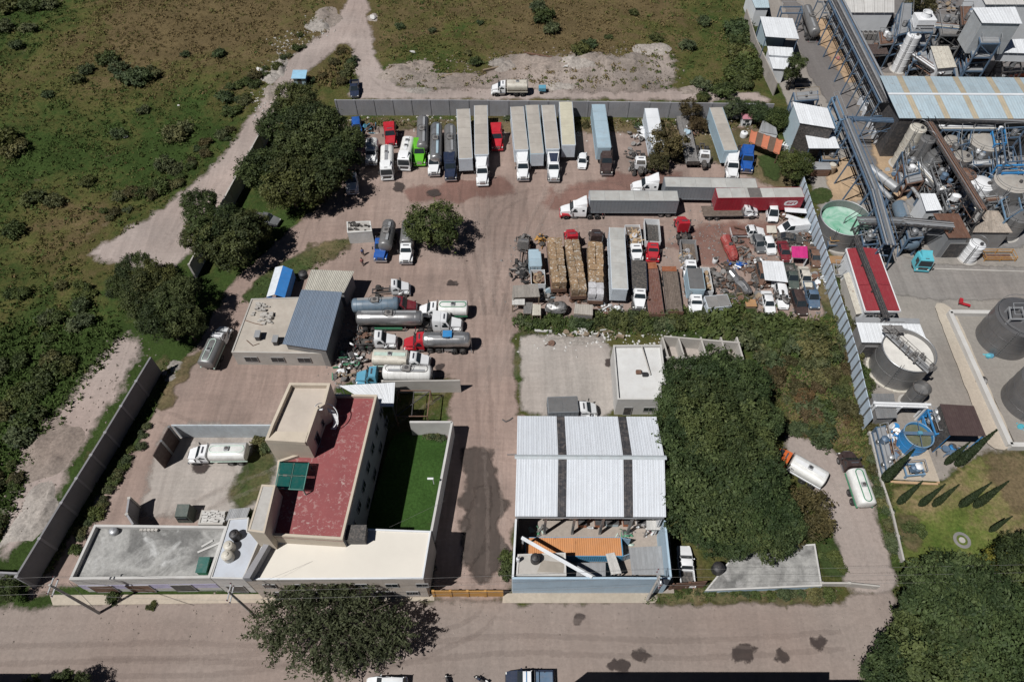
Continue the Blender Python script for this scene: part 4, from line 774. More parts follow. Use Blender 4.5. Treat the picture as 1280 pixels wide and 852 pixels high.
def rigid(label, paint, front, rear, zf=0, zr=0, body='tank', bmat='tank_white', trim='green_trim', k=1, L=None, low=None, group=None, rail='rail', cab='day', cat='tanker lorry', name='tank_truck', **kw):
    c, a, d = place(front, rear, zf, zr); p = G(*front, zf); p.z = 0; L = L or d
    t = thing(name, label, cat, p, a, group); pm = MATS[paint]
    if cab == 'day': b = conv_cab(t, pm, k, 2.55, 1.55, 1.4, low and MATS[low], 1.02)
    elif cab == 'over': b = over_cab(t, pm, k)
    else: b = conv_cab(t, pm, k, 2.35, 1.2, 1.5, low and MATS[low], .98)
    under(t, b, L, 1 if L < 7 else 2); x0, x1 = -L-.25, b-.25
    if body == 'tank': tank_body(t, x0, x1, bmat, trim, rail, **kw)
    elif body == 'box': box_body(t, x0, x1, bmat, kw.get('roof', 'trailer_roof'), 1., kw.get('h', 3.2))
    elif body == 'flat': flat_body(t, x0, x1, bmat, kw.get('sides', 0), kw.get('smat', 'steel'))
    if name == 'wrecked_truck':
        for o in [o for o in t.children if o.name.split('.')[0] in ('hood', 'grille', 'headlight', 'mudguard', 'windscreen', 'bumper')]: bpy.data.objects.remove(o)
        part('engine', lambda: MB().hull([(-.3, -.4, .7), (-.3, .4, .7), (-1.5, -.45, .6), (-1.5, .45, .6), (-.4, -.3, 1.3), (-.4, .3, 1.3), (-1.5, -.3, 1.5), (-1.5, .3, 1.5)]).tube([(-.25, 0, .7), (-.12, 0, 1.4)], .45, 10), MATS['scrap_dark'], t, key=('eng',)); part('windscreen_hole', lambda: slab([(-1.5, -.85, 1.9), (-1.5, .85, 1.9), (-2., .75, 2.4), (-2., -.75, 2.4)], (.08, 0, .04)), MATS['scrap_dark'], t, key=('wsh',))
    return t
def over_cab(t, pm, k, hw=1.2, roof=2.95, l=2.1):
    part('cab', lambda: MB().hull(mirror_pts([(-.02, hw*.96, .5), (0, hw*.96, 1.6), (-.22, hw*.9, roof-.12), (-.4, hw*.86, roof), (-l, hw*.9, roof+.02), (-l, hw, roof-.2), (-l, hw, .55)])), pm, t, key=('ocab', hw, roof, l))
    part('windscreen', lambda: slab([(-.0, -hw*.88, 1.66), (-.0, hw*.88, 1.66), (-.185, hw*.83, roof-.3), (-.185, -hw*.83, roof-.3)], (.04, 0, .01)), MATS['glass'], t, key=('ows', hw, roof))
    part('roof_deflector', lambda: MB().hull(mirror_pts([(-.6, .7, roof), (-1.9, .95, roof), (-1.9, .95, roof+.55), (-1.5, .85, roof+.5)])), pm, t, key=('odf', roof)); part('roof_hatch', lambda: MB().rbox(-.58, -.42, -.3, .3, roof-.02, roof+.06, .02), MATS['dark_metal'], t, key=('orh', roof))
    part('grille', lambda: MB().rbox(-.02, .05, -.8, .8, .75, 1.35, .03), MATS['dark_metal'], t, key=('ogr',)); part('bumper', lambda: MB().rbox(-.2, .1, -1.2, 1.2, .35, .72, .06), pm, t, key=('obm',))
    for s in (-1, 1):
        part('side_window', lambda: MB().box(-1.25, -.35, s*hw*.965-.03, s*hw*.965+.03, 1.65, roof-.4), MATS['glass'], t, key=('osw', s, hw)); part('headlight', lambda: MB().rbox(.03, .12, s*.9-.15, s*.9+.15, .78, .98, .03), MATS['lamp'], t, key=('ohl', s))
        part('mirror', lambda: MB().rbox(-.25, -.1, s*1.42-.08, s*1.42+.08, 1.6, 2.3, .03).bar((-.2, s*1.15, 2.25), (-.17, s*1.4, 2.25), .04), MATS['dark_metal'], t, key=('omr', s))
    return -l
def box_body(t, x0, x1, bmat, rmat, z0, z1, hw=1.27, posts=True, front=None, rear=None):
    n = max(2, round((x1-x0)/2.7)); K = (round(x0, 2), round(x1, 2), z0, z1, hw)
    part('body', lambda: MB().rbox(x0, x1, -hw, hw, z0, z1, .03), MATS[bmat], t, key=('bb',)+K)
    for i in range(n):
        a, b = x0+.06+(x1-x0-.12)*i/n, x0+.06+(x1-x0-.12)*(i+1)/n-.03; part('roof_sheet', lambda: MB().hull([(x, y, z) for x in (a, b) for y, z in ((-hw+.05, z1-.01), (hw-.05, z1-.01), (-hw+.07, z1+.02), (hw-.07, z1+.02), (0, z1+.05))]), MATS[rmat], t, key=('rs', i)+K, smooth=0)
    def pst():
        mb = MB(); m = int((x1-x0)/.6)
        for j in range(1, m):
            x = x0+(x1-x0)*j/m
            for s in (-1, 1): mb.box(x-.035, x+.035, s*(hw+.012)-.014, s*(hw+.012)+.014, z0+.1, z1-.1)
        for s in (-1, 1): mb.box(x0+.02, x1-.02, s*(hw+.02)-.022, s*(hw+.02)+.022, z1-.1, z1+.015); mb.box(x0+.02, x1-.02, s*(hw+.02)-.022, s*(hw+.02)+.022, z0-.04, z0+.1)
        return mb
    part('side_posts', pst, MATS[bmat], t, key=('sp',)+K, smooth=0)
    for s in (-1, 1):
        d = part('door', lambda: MB().rbox(x0-.045, x0-.004, .02 if s > 0 else -hw+.04, hw-.04 if s > 0 else -.02, z0+.05, z1-.08, .015), MATS[rear or bmat], t, key=('dr', s)+K, smooth=0)
        part('lock_bar', lambda: MB().tube([(x0-.08, s*.3, z0+.1), (x0-.08, s*.3, z1-.12)], .025, 6).tube([(x0-.08, s*.9, z0+.1), (x0-.08, s*.9, z1-.12)], .025, 6), MATS['galvanised'], d, key=('lb', s)+K)
    part('front_panel', lambda: MB().rbox(x1+.002, x1+.04, -hw+.06, hw-.06, z0+.08, z1-.08, .015), MATS[front or bmat], t, key=('fp',)+K, smooth=0)
    part('underframe', lambda: MB().box(x0+.1, x1-.1, -.5, -.36, z0-.3, z0-.003).box(x0+.1, x1-.1, .36, .5, z0-.3, z0-.003), MATS['dark_metal'], t, key=('uf',)+K, smooth=0)
def running(t, x0, x1, zf, n=2, legs=True):
    wheels(t, [x0+1.3+i*1.3 for i in range(n)], 1.24, .5, .58)
    part('bogie', lambda: MB().box(x0+.7, x0+1.9+n*.7, -.6, .6, .5, zf-.05), MATS['dark_metal'], t, key=('bog', round(x0, 1), n, zf), smooth=0)
    part('rear_bumper', lambda: MB().box(x0-.02, x0+.08, -1.15, 1.15, .5, .62).box(x0-.015, x0+.06, -.8, -.7, .62, zf).box(x0-.015, x0+.06, .7, .8, .62, zf), MATS['steel'], t, key=('rb', round(x0, 1), zf), smooth=0)
    part('tail_light', lambda: MB().box(x0-.03, x0-.021, -1.1, -.8, .52, .6).box(x0-.03, x0-.021, .8, 1.1, .52, .6), MATS['red_lamp'], t, key=('tll', round(x0, 1)), smooth=0)
    if legs:
        for s in (-1, 1): part('landing_leg', lambda: MB().box(x1-3., x1-2.86, s*.75-.07, s*.75+.07, .08, zf-.02).box(x1-3.12, x1-2.74, s*.75-.15, s*.75+.15, 0, .078), MATS['steel'], t, key=('ll', s, round(x1, 1), zf), smooth=0)
def trailer(label, front, rear, zf=4.1, zr=4.1, kind='box', mat='trailer_white', roof='trailer_roof', L=None, group=None, fmat=None, h=4.05, **kw):
    c, a, d = place(front, rear, zf, zr); p = G(*front, zf); p.z = 0; L = L or d
    nm = {'box': 'box_trailer', 'tank': 'tank_trailer', 'flat': 'flatbed_trailer'}[kind]
    t = thing(nm, label, 'trailer', p, a, group); x0 = -L
    if kind == 'box': box_body(t, x0, 0, mat, roof, 1.15, h, front=fmat); running(t, x0, 0, 1.15-.3)
    elif kind == 'tank':
        part('tank', lambda: ell_tank(x0, 0, 1.15, 1.25, 3.55, .45, 24, 7), MATS[mat], t, key=('tt', round(L, 2)), smooth=40)
        part('walkway', lambda: MB().box(x0+1, -1, .12, .55, 3.5, 3.56), MATS[kw.get('trim', 'galvanised')], t, key=('ttw', round(L, 2)), smooth=0)
        hb = part('hatch', lambda: MB().rbox(-.6, .6, -.5, .5, 0, .3, .05), MATS['scrap_grey'], t, key=('tth',), loc=(x0*.5, 0, 3.5)); part('hatch_lid', lambda: MB().lathe([(.02, .3), (.3, .3), (.3, .36), (.1, .4)], 14), MATS['dark_metal'], hb, key=('tthl',))
        part('guard_rail', lambda: racetrack(-.9+x0*.5, .9+x0*.5, .75, 3.9, .04), MATS['scrap_dark'], t, key=('ttg', round(L, 2)))
        part('underframe', lambda: MB().box(x0+.4, -.4, -.55, -.4, .85, 1.5).box(x0+.4, -.4, .4, .55, .85, 1.5), MATS['dark_metal'], t, key=('ttu', round(L, 2)), smooth=0)
        for s in (-1, 1): part('side_guard', lambda: MB().box(x0+2.8, -3.3, s*1.05-.06, s*1.05+.06, .75, 1.2), MATS[kw.get('side', 'steel')], t, key=('tts', s, round(L, 2)), smooth=0)
        part('rear_ladder', lambda: MB().bar((x0-.03, .2, 1.2), (x0-.03, .2, 3.2), .05).bar((x0-.03, .6, 1.2), (x0-.03, .6, 3.2), .05), MATS['steel'], t, key=('ttl', round(L, 2)), smooth=0); running(t, x0, 0, .9)
    else: flat_body(t, x0, 0, mat, kw.get('sides', 0), kw.get('smat', 'steel')); running(t, x0, 0, .85)
    return t
def flat_body(t, x0, x1, mat, sides=0, smat='steel', z=1.15, hw=1.24):
    n = 9; w = 2*hw/n; K = (round(x0, 2), round(x1, 2), z)
    for i in range(n): part('deck_board', lambda: MB().box(x0, x1, .012, w-.012, z-.06, z), MATS[mat], t, key=('db',)+K, loc=(0, -hw+i*w, random.uniform(-.012, .012)), smooth=0)
    part('deck_frame', lambda: MB().box(x0+.02, x1-.02, -.5, -.36, z-.36, z-.08).box(x0+.02, x1-.02, .36, .5, z-.36, z-.08).box(x0, x1, -hw-.06, -hw-.003, z-.16, z+.03).box(x0, x1, hw+.003, hw+.06, z-.16, z+.03), MATS['dark_metal'], t, key=('df',)+K, smooth=0)
    part('headboard', lambda: MB().box(x1+.002, x1+.06, -hw, hw, z-.1, z+max(.7, sides)), MATS[smat], t, key=('hb', sides)+K, smooth=0)
    if sides:
        for s in (-1, 1):
            m = max(2, round((x1-x0)/1.6)); l = (x1-x0)/m
            for i in range(m): part('side_board', lambda: MB().box(.02, l-.02, -.025, .025, z+.04, z+sides).box(-.03, .018, -.04, .04, z+.03, z+sides+.1), MATS[smat], t, key=('sb', round(l, 3), sides, z), loc=(x0+i*l, s*(hw+.03), 0), smooth=0)
        part('tailboard', lambda: MB().box(x0-.06, x0-.002, -hw, hw, z, z+sides), MATS[smat], t, key=('tb', sides)+K, smooth=0)
def car(label, paint, front, rear, kind='sedan', zf=0, zr=0, L=None, group=None, cat='car', glass='glass', roofm=None, bed=None, stripe=None):
    c, a, d = place(front, rear, zf, zr); p = G(*front, zf); p.z = 0; L = L or {'sedan': 4.4, 'pickup': 5.3, 'van': 5.2, 'suv': 4.7, 'hatch': 3.9}[kind]
    t = thing({'pickup': 'pickup_truck', 'van': 'van'}.get(kind, 'car'), label, cat, p, a, group); pm = MATS[paint]; hw = .88 if kind in ('sedan', 'hatch') else .95; K = (kind, L)
    zb = {'sedan': .92, 'hatch': .95, 'suv': 1.1, 'van': 1.15, 'pickup': 1.08}[kind]; zt = {'sedan': 1.42, 'hatch': 1.48, 'suv': 1.75, 'van': 2.1, 'pickup': 1.75}[kind]
    g0, g1, r0, r1 = {'sedan': (-1.15, -L+.6, -1.75, -L+1.25), 'hatch': (-1.0, -L+.15, -1.6, -L+.5), 'suv': (-1.2, -L+.12, -1.85, -L+.35), 'van': (-.75, -L+.06, -1.45, -L+.15), 'pickup': (-1.35, -3.15, -1.95, -2.95)}[kind]
    eb = -L if kind != 'pickup' else -3.2
    part('body', lambda: MB().hull(mirror_pts([(0, hw*.72, .35), (0, hw*.78, .66), (-.15, hw*.92, .3), (-.2, hw*.9, .74), (g0, hw*.97, zb-.02), (-L*.5, hw, .3), (-L*.5, hw*1.0, zb), (eb+.08, hw*.98, .3), (eb, hw*.9, .4), (eb, hw*.9, zb-.08), (eb+.15, hw*.96, zb)])), pm, t, key=('cb',)+K)
    part('windows', lambda: MB().hull(mirror_pts([(g0, hw*.88, zb-.03), (r0, hw*.74, zt-.03), (r1, hw*.74, zt-.03), (g1, hw*.88, zb-.03), ((g0+g1)/2, hw*.95, zb-.03), ((r0+r1)/2, hw*.79, zt-.04)])), MATS[glass], t, key=('cg',)+K)
    part('roof_panel', lambda: MB().hull(mirror_pts([(r0-.04, hw*.72, zt-.02), (r1+.04, hw*.72, zt-.02), (r0-.12, hw*.66, zt+.025), (r1+.1, hw*.66, zt+.025), ((r0+r1)/2, hw*.78, zt-.02), ((r0+r1)/2, hw*.5, zt+.045)])), MATS[roofm] if roofm else pm, t, key=('cr',)+K)
    def pil():
        mb = MB()
        for s in (-1, 1):
            mb.bar((g0+.01, s*hw*.9, zb-.02), (r0-.02, s*hw*.74, zt-.01), .07); mb.bar((g1, s*hw*.9, zb-.02), (r1, s*hw*.75, zt-.01), .1); x = (r0+r1)/2+.1; mb.bar((x, s*hw*.95, zb-.02), (x, s*hw*.8, zt-.01), .08, .05)
        return mb
    part('pillars', pil, pm, t, key=('cp',)+K, smooth=0)
    if kind == 'van': part('side_panel', lambda: MB().hull(mirror_pts([(r0-.9, hw*.97, zb-.02), (r0-.9, hw*.83, zt-.06), (-L+.1, hw*.84, zt-.06), (-L+.05, hw*.97, zb-.02)])), pm, t, key=('vsp',)+K)
    if kind == 'pickup':
        part('bed', lambda: MB().box(-L, -3.22, -hw*.98, -hw*.86, .5, zb).box(-L, -3.22, hw*.86, hw*.98, .5, zb).box(-L+.06, -3.22, -hw*.86, hw*.86, .45, .62).box(-3.28, -3.22, -hw*.86, hw*.86, .62, zb), pm, t, key=('pb',)+K, smooth=0)
        part('tailgate', lambda: MB().box(-L, -L+.055, -hw*.855, hw*.855, .622, zb-.01), pm, t, key=('pt',)+K, smooth=0); part('bed_liner', lambda: MB().box(-L+.07, -3.3, -hw*.84, hw*.84, .622, .64), MATS[bed or 'scrap_dark'], t, key=('pl',)+K, smooth=0)
    for s in (-1, 1):
        part('headlight', lambda: MB().rbox(-.14, -.0, s*hw*.7-.13, s*hw*.7+.13, .6, .74, .03), MATS['lamp'], t, key=('chl', s, hw)); part('tail_light', lambda: MB().rbox(-L-.015, -L+.05, s*hw*.78-.1, s*hw*.78+.1, .65, .85, .02), MATS['red_lamp'], t, key=('ctl', s, L, hw)); part('mirror', lambda: MB().rbox(g0-.55, g0-.38, s*(hw+.1)-.1, s*(hw+.1)+.1, zb, zb+.16, .04), pm, t, key=('cm', s)+K)
    part('bumper', lambda: MB().rbox(-.12, .06, -hw*.85, hw*.85, .3, .52, .05), MATS['dark_metal'] if kind in ('pickup', 'van') else pm, t, key=('cbm', hw, kind)); part('grille', lambda: MB().box(-.03, .012, -hw*.42, hw*.42, .54, .68), MATS['dark_metal'], t, key=('cgr', hw), smooth=0)
    wheels(t, [-.85, -L+.95], hw+.01, .33, .22); return t
def junk(label, u, v, rx, ry, n, mats, seed, h=.9, name='scrap_heap', cat='scrap', rot=0., z=0, big=1., group=None):
    """heap of broken pieces: frames, sheets, pipes, tyres, drums, each colour one part"""
    p = G(u, v, z); t = thing(name, label, cat, p, rot, group); rnd = random.Random(seed)
    for mi, mn in enumerate(mats):
        mb = MB()
        for k in range(max(2, n//len(mats))):
            x, y = max(-rx, min(rx, rnd.gauss(0, rx*.5))), max(-ry, min(ry, rnd.gauss(0, ry*.5))); zz = rnd.uniform(0, h)*max(.15, 1-abs(x)/rx*.6-abs(y)/ry*.5); s = rnd.uniform(.12, .42)*big; c = rnd.random(); q = rnd.uniform(0, 6.28); d = Vector((math.cos(q), math.sin(q), rnd.uniform(-.25, .35)))
            a = Vector((x, y, zz+.15))
            if c < .3: mb.bar(a-d*s*2, a+d*s*2, rnd.uniform(.05, .2), rnd.uniform(.05, .25))
            elif c < .5: mb.bar(a-d*s, a+d*s, s*rnd.uniform(1, 2.4), .05)
            elif c < .66: mb.tube([a-d*s*1.5, a+d*s*1.5], rnd.uniform(.04, .18), 7)
            elif c < .82:
                m2 = MB(); m2.lathe([(.26, -.12), (.48, -.12), (.5, 0), (.48, .12), (.26, .12)], 12); M_ = Matrix.Translation(a)@Matrix.Rotation(q, 4, 'Z')@Matrix.Rotation(rnd.uniform(0, 1.3), 4, 'X'); mb.add([M_@Vector(p_) for p_ in m2.v], m2.f)
            else: w = s*.9; mb.hull([a+Vector((rnd.uniform(-w, w), rnd.uniform(-w, w), rnd.uniform(-w*.4, w))) for _ in range(9)])
        o = part('scrap', mb, MATS[mn], t, smooth=30); o['kind'] = 'stuff'
    return t
# ---------------------------------------------------------------- the back row, left to right
row = 'tankers parked along the back wall'
rigid('white tanker lorry at the left end of the back row beside the trees', 'white_paint', (465, 210), (464, 171), 0, 3.0, bmat='tank_white', trim='galvanised', rail='walk', group=row)
rigid('white tanker lorry parked nose out in front of the old red tractor', 'white_paint', (485, 227), (483, 180), 0, 3.0, bmat='tank_white', trim='galvanised', rail='walk', cab='over', group=row)
rigid('rounded white tanker lorry with a broad black windscreen left of the lime green tractor', 'white_paint', (506, 215), (510, 169), 0, 3.2, bmat='tank_white', trim='white_paint', rail='walk', cab='over', hatch=2, hw=1.2, z1=3., group=row)
tractor('old dull red tractor unit parked behind a white tanker lorry', 'red_paint', (490, 187), (486, 154), 0, 3., 7.2, 1, 'flat')
tractor('lime green tractor unit in the back row', 'green_paint', (525, 210), (526.5, 180), 0, 0, 7.4, 0, fair=.6)
trailer('grey tank trailer behind the lime green tractor', (527, 181), (528, 142), 3.5, 3.5, 'tank', 'tank_grey')
tractor('white tractor unit with black grille pulling the long silver tank', 'white_paint', (543, 223), (544, 195), 0, 0, 7., 1, 'day')
trailer('long silver tank trailer with a ladder like walkway along its top', (544, 196), (545, 151), 3.5, 3.5, 'tank', 'tank_steel', trim='trailer_blue')
tractor('dark navy tractor unit in the back row', 'navy_paint', (564, 229), (563, 200), 0, 0, 7.4, 1, fair=.7)
trailer('grey tank trailer behind the navy tractor', (563, 192), (562, 153), 3.5, 3.5, 'tank', 'tank_grey')
trailer('tan roofed box trailer parked without a tractor next to the navy lorry', (582, 198), (579, 138), mat='trailer_white', L=14.6)
trailer('box trailer with a pinkish tan roof hitched to a low white tractor', (602, 193), (601, 136), mat='trailer_white', L=14.6)
tractor('white tractor unit in front of the pinkish roofed trailer', 'white_paint', (603.5, 235), (602, 200), 0, 0, 7.6, 0, fair=.8)
tractor('bright red tractor unit standing alone between the box trailers', 'red_paint', (622, 191), (620, 155), 0, 3., 7.2, 0, fair=.7)
trailer('leftmost of four grouped tan roofed trailers, hitched to a white tractor with dark grille', (652, 187), (646, 133), mat='trailer_white')
tractor('white tractor unit with a dark grille under the leftmost of the four grouped trailers', 'white_paint', (654, 229), (652, 195), 0, 0, 7.4, 1, fair=.75)
trailer('tan roofed trailer standing without a tractor between two hitched ones', (671.5, 192), (665, 131), mat='trailer_blue', fmat='trailer_white')
trailer('tan roofed trailer hitched to a white tractor with a dark blue roof fairing', (691, 186), (685, 131), mat='trailer_white')
t = tractor('white tractor unit with a dark blue panel on its roof fairing', 'white_paint', (692, 230), (690, 197), 0, 0, 7.6, 0, fair=.85, low='steel')
part('solar_panel', MB().add([(-2.75, -.6, 2.98), (-2.75, .6, 2.98), (-4.3, .85, 3.66), (-4.3, -.85, 3.66), (-2.75, -.6, 2.9), (-2.75, .6, 2.9), (-4.3, .85, 3.58), (-4.3, -.85, 3.58)], [(0, 1, 2, 3), (7, 6, 5, 4), (0, 4, 5, 1), (1, 5, 6, 2), (2, 6, 7, 3), (3, 7, 4, 0)]), MATS['navy_paint'], t, smooth=0)
trailer('cream roofed trailer standing alone, rightmost of the four grouped trailers', (711, 181), (707, 127), mat='trailer_white', roof='trailer_roof_cream')
car('small white car parked by itself beside the cream roofed trailer', 'white_paint', (727, 213), (728, 196), 'hatch')
trailer('pale blue box trailer hitched to a dark brown tractor', (755.5, 184), (748, 130), mat='trailer_blue', roof='trailer_blue')
tractor('dark brown tractor unit under the pale blue trailer', 'brown_paint', (758, 222), (755, 192), 0, 0, 7.6, 1, fair=.85)
trailer('old white trailer with peeling sides half hidden by the brown tree', (823, 184), (814, 135), mat='trailer_white', roof='white_sheet')
junk('white and black wreckage by the wall left of the old white trailer', 801, 172, 2.2, 2.6, 46, ['white_paint', 'scrap_dark', 'scrap_grey'], 1, 1.6)
t = rigid('stripped white lorry cab with its engine exposed at the yard edge', 'white_paint', (800, 222), (797, 192), 0, 0, body='none', L=6.6, k=1, cat='lorry wreck', name='wrecked_truck')
junk('engine parts and tyres strewn beside the stripped white cab', 803, 214, 2., 1.7, 40, ['scrap_dark', 'scrap_grey', 'tyre'], 2, 1.3); junk('low dark pile of parts just left of the stripped cab', 789, 200, 1.2, 3., 26, ['scrap_grey', 'scrap_dark'], 3, .7)
trailer('narrow pale blue wrecked trailer skeleton in the shade of the brown tree', (866, 205), (853, 145), 1.2, 1.2, 'flat', 'scrap_grey', smat='scrap_dark')
junk('pale broken panels lying along the wrecked trailer', 858, 172, .7, 6., 40, ['trailer_blue', 'white_paint'], 4, 1.6); junk('brown brushwood and scrap behind the wrecked trailer', 868, 165, 2., 3., 40, ['rusty_steel', 'timber', 'scrap_dark'], 5, .9)
rigid('white wrecked lorry cab without bonnet next to the long grey trailer', 'white_paint', (879, 214), (876, 178), 0, 0, body='none', L=7., k=0, cat='lorry wreck', name='wrecked_truck')
trailer('long grey roofed trailer parked aslant by the blue tractor', (914, 188), (895, 134), mat='trailer_blue', roof='trailer_roof'); 
tractor('white tractor unit hitched to the slanting grey trailer', 'white_paint', (914, 228), (910, 196), 0, 0, 7.4, 1, fair=.8)
tractor('deep blue tractor unit right of the slanting trailer', 'blue_paint', (932, 219), (929, 186), 0, 0, 7.4, 1, fair=.6)
# the three trailers across the yard
tractor('white tractor unit nosing left behind the long grey trailer, half hidden', 'white_paint', (788, 239), (828, 240), 0, 0, 7.4, 0, fair=.9)
trailer('grey trailer standing behind the red trailer with its tractor nosing left', (831, 227), (946, 229), mat='trailer_grey', roof='trailer_roof_pale')
tractor('white tractor unit with a red lower front pulling the nearest long grey trailer', 'white_paint', (699, 269), (740, 269), 0, 0, 7.6, 1, fair=.95, low='red_paint')
trailer('long slate grey trailer parked across the middle of the yard', (737, 244), (848, 244.5), mat='trailer_grey', roof='trailer_roof_pale', fmat='trailer_white')
t = trailer('dark red trailer with an oval white emblem and patched pale roof', (1004, 240), (898, 241), mat='trailer_red', roof='trailer_roof_pale', L=15.2)
part('roof_patch', MB().box(-9.6, -7.4, -1.18, 1.18, 4.101, 4.125), M('patch_dark', (.12, .11, .105), .8), t, smooth=0)
def flatprism(P, y, mt, nm, th=.012): part(nm, MB().add([(x, y, z) for x, z in P]+[(x, y+th, z) for x, z in P], [tuple(range(len(P))), tuple(range(len(P), 2*len(P)))[::-1]]+[(i, (i+1) % len(P), len(P)+(i+1) % len(P), len(P)+i) for i in range(len(P))]), mt, t, smooth=0)
# emblem on the side that faces the street: an oval plate with three slanting letters
cxe, cze = -2.05, 2.75; 
oval = lambda rx, rz_, o=0: [(cxe+rx*abs(math.cos(a))**.55*(1 if math.cos(a) > 0 else -1)+.22*rz_*math.sin(a), cze+rz_*abs(math.sin(a))**.75*(1 if math.sin(a) > 0 else -1)) for a in [i/28*2*math.pi for i in range(28)]]
flatprism(oval(1.15, .55), -1.325, MATS['white_paint'], 'emblem'); 
LT = {'E': [(0, 0, .12, 1), (0, 0, .5, .2), (0, .4, .45, .6), (0, .8, .5, 1)], 'Z': [(0, .8, .55, 1), (0, 0, .55, .2), 'd'], 'T': [(0, .8, .55, 1), (.2, 0, .38, 1)]}
mb = MB(); x = cxe-.82
for ch in 'EZT':
    for q in LT[ch]:
        P = [(0, .2), (.18, .2), (.55, .8), (.37, .8)] if q == 'd' else [(q[0], q[1]), (q[2], q[1]), (q[2], q[3]), (q[0], q[3])]
        P = [(x+a+.22*b, cze-.27+b*.54) for a, b in P]; e = .001*len(mb.f); mb.add([(a, -1.345-e*.2, b) for a, b in P]+[(a, -1.32, b) for a, b in P], [(0, 1, 2, 3), (0, 4, 5, 1), (1, 5, 6, 2), (2, 6, 7, 3), (3, 7, 4, 0)])
    x += .56
part('lettering', mb, MATS['trailer_red'], t, smooth=0)
# ---------------------------------------------------------------- left of the drive
tractor('bright blue tractor unit with a rounded bonnet by the small hut', 'blue_paint', (476, 330), (481, 302), 0, 0, 6.4, 1, 'day'); trailer('grey tank trailer behind the bright blue tractor', (479.5, 305), (486, 272), 3.5, 3.5, 'tank', 'tank_grey')
rigid('white lorry with its rear under the lone tree in the yard', 'white_paint', (508, 333), (513, 289), 0, 0, bmat='tank_grey', trim='galvanised', rail='walk', k=1)
rigid('white cab and bare chassis lorry facing right above the blue tank', 'white_paint', (514, 365), (466, 368), 0, 0, body='none', k=1, cat='lorry', name='chassis_truck')
trailer('dull blue tank trailer squeezed in behind the maroon cab', (500, 379), (448, 381), 2.5, 2.5, 'tank', 'tank_blue', L=7.6)
tractor('maroon cab seen from above in front of the dull blue tank', 'maroon_paint', (523, 389), (500, 389), 0, 0, 6.2, 0, 'day')
trailer('long ribbed silver tank trailer with a platform in the middle', (529, 397), (445, 397), 2.4, 2.4, 'tank', 'tank_steel', side='green_trim')
tractor('white tractor unit with a tall sleeper facing right before the silver tank', 'white_paint', (579, 411), (535, 410), 0, 0, 7.4, 1, 'flat', roof=3.1)
rigid('white tanker lorry facing left with a green edged top', 'white_paint', (524, 394), (584, 394), 0, 0, bmat='tank_white', trim='green_trim', k=0)
tractor('white day cab tractor facing right beside the scrap heap', 'white_paint', (498, 431), (455, 432), 0, 0, 6.4, 1, 'day')
tractor('red tractor unit facing left under the shiny silver tank', 'red_paint', (505, 435), (535, 434), 0, 0, 6.4, 1, 'day', roof=2.9)
t = trailer('shiny silver tank trailer with a blue box on its top', (528, 424), (582, 424), 2.4, 2.4, 'tank', 'tank_steel', L=7.4); part('tool_box', MB().rbox(-4.6, -3.2, -.6, .6, 3.5, 3.95, .04), MATS['bright_blue'], t)
rigid('white tanker lorry with rust streaks on its cream tank, facing right', 'white_paint', (539, 457), (470, 455), 0, 0, bmat='tank_cream', trim='pale_green', rail='walk', k=1)
tractor('sky blue tractor unit facing left at the concrete wall', 'sky_blue_paint', (446, 477), (480, 477), 0, 0, 6.4, 1, 'day', roof=2.9)
t = trailer('white tank trailer with an oval coaming behind the sky blue tractor', (478, 465), (534, 466), 2.4, 2.4, 'tank', 'tank_white', L=7.4); part('coaming', racetrack(-6.8, -.6, .55, 3.56, .05), MATS['scrap_grey'], t)
junk('tangled heap of white and black scrap against the workshop wall', 439, 452, 2.4, 2.8, 80, ['scrap_grey', 'scrap_dark', 'white_paint', 'scrap_dark', 'green_trim'], 11, 1.6); junk('dark heap of axles and wheels behind the day cab tractor', 456, 428, 2.4, 1.6, 50, ['scrap_dark', 'tyre', 'rusty_steel'], 12, 1.3)
junk('loose pale scrap trailing off toward the sky blue tractor', 431, 470, 1., 2.2, 26, ['scrap_grey', 'timber'], 13, .6)
rigid('white tanker lorry with pale green top rails standing in the house court', 'white_paint', (239, 573), (313, 572), 0, 0, bmat='tank_white', trim='pale_green', k=1)
rigid('grey green tanker lorry with a white cab parked along the left of the workshop', 'white_paint', (285, 414), (263, 464), 0, 0, bmat='tank_grey', trim='pale_green', k=0)
tractor('white lorry cab poking out from under the left trees', 'white_paint', (442, 246), (441, 215), 0, 0, 6.4, 1, 'day')
car('grey pickup in the shade under the left trees', 'steel', (350, 281), (326, 276), 'pickup'); car('dark pickup parked outside the back wall by the track', 'navy_paint', (444, 124), (444, 112), 'pickup'); car('blue car in deep shade at the wall beside the trees', 'blue_paint', (448, 172), (446, 152), 'suv')
junk('blue drums and brown scrap by the wall next to the red tractor', 461, 163, 1.8, 1.4, 30, ['rusty_steel', 'scrap_dark', 'sky_blue_paint'], 14, 1.2)
rigid('cream tanker lorry driving left on the track outside the back wall', 'white_paint', (614, 117), (662, 117), 0, 0, bmat='tank_cream', trim='tank_cream', rail='walk', k=0, L=7.4)
t = thing('drum_trailer', 'small faded blue trailer beside the track outside the wall', 'trailer', G(678, 115)); part('bin', MB().rbox(-.8, .7, -.6, .6, .5, 1.3, .05), MATS['sky_blue_paint'], t); part('drawbar', MB().bar((.7, 0, .55), (1.4, 0, .45), .1), MATS['rusty_steel'], t); wheels(t, [-.3], .9, .35, .2)
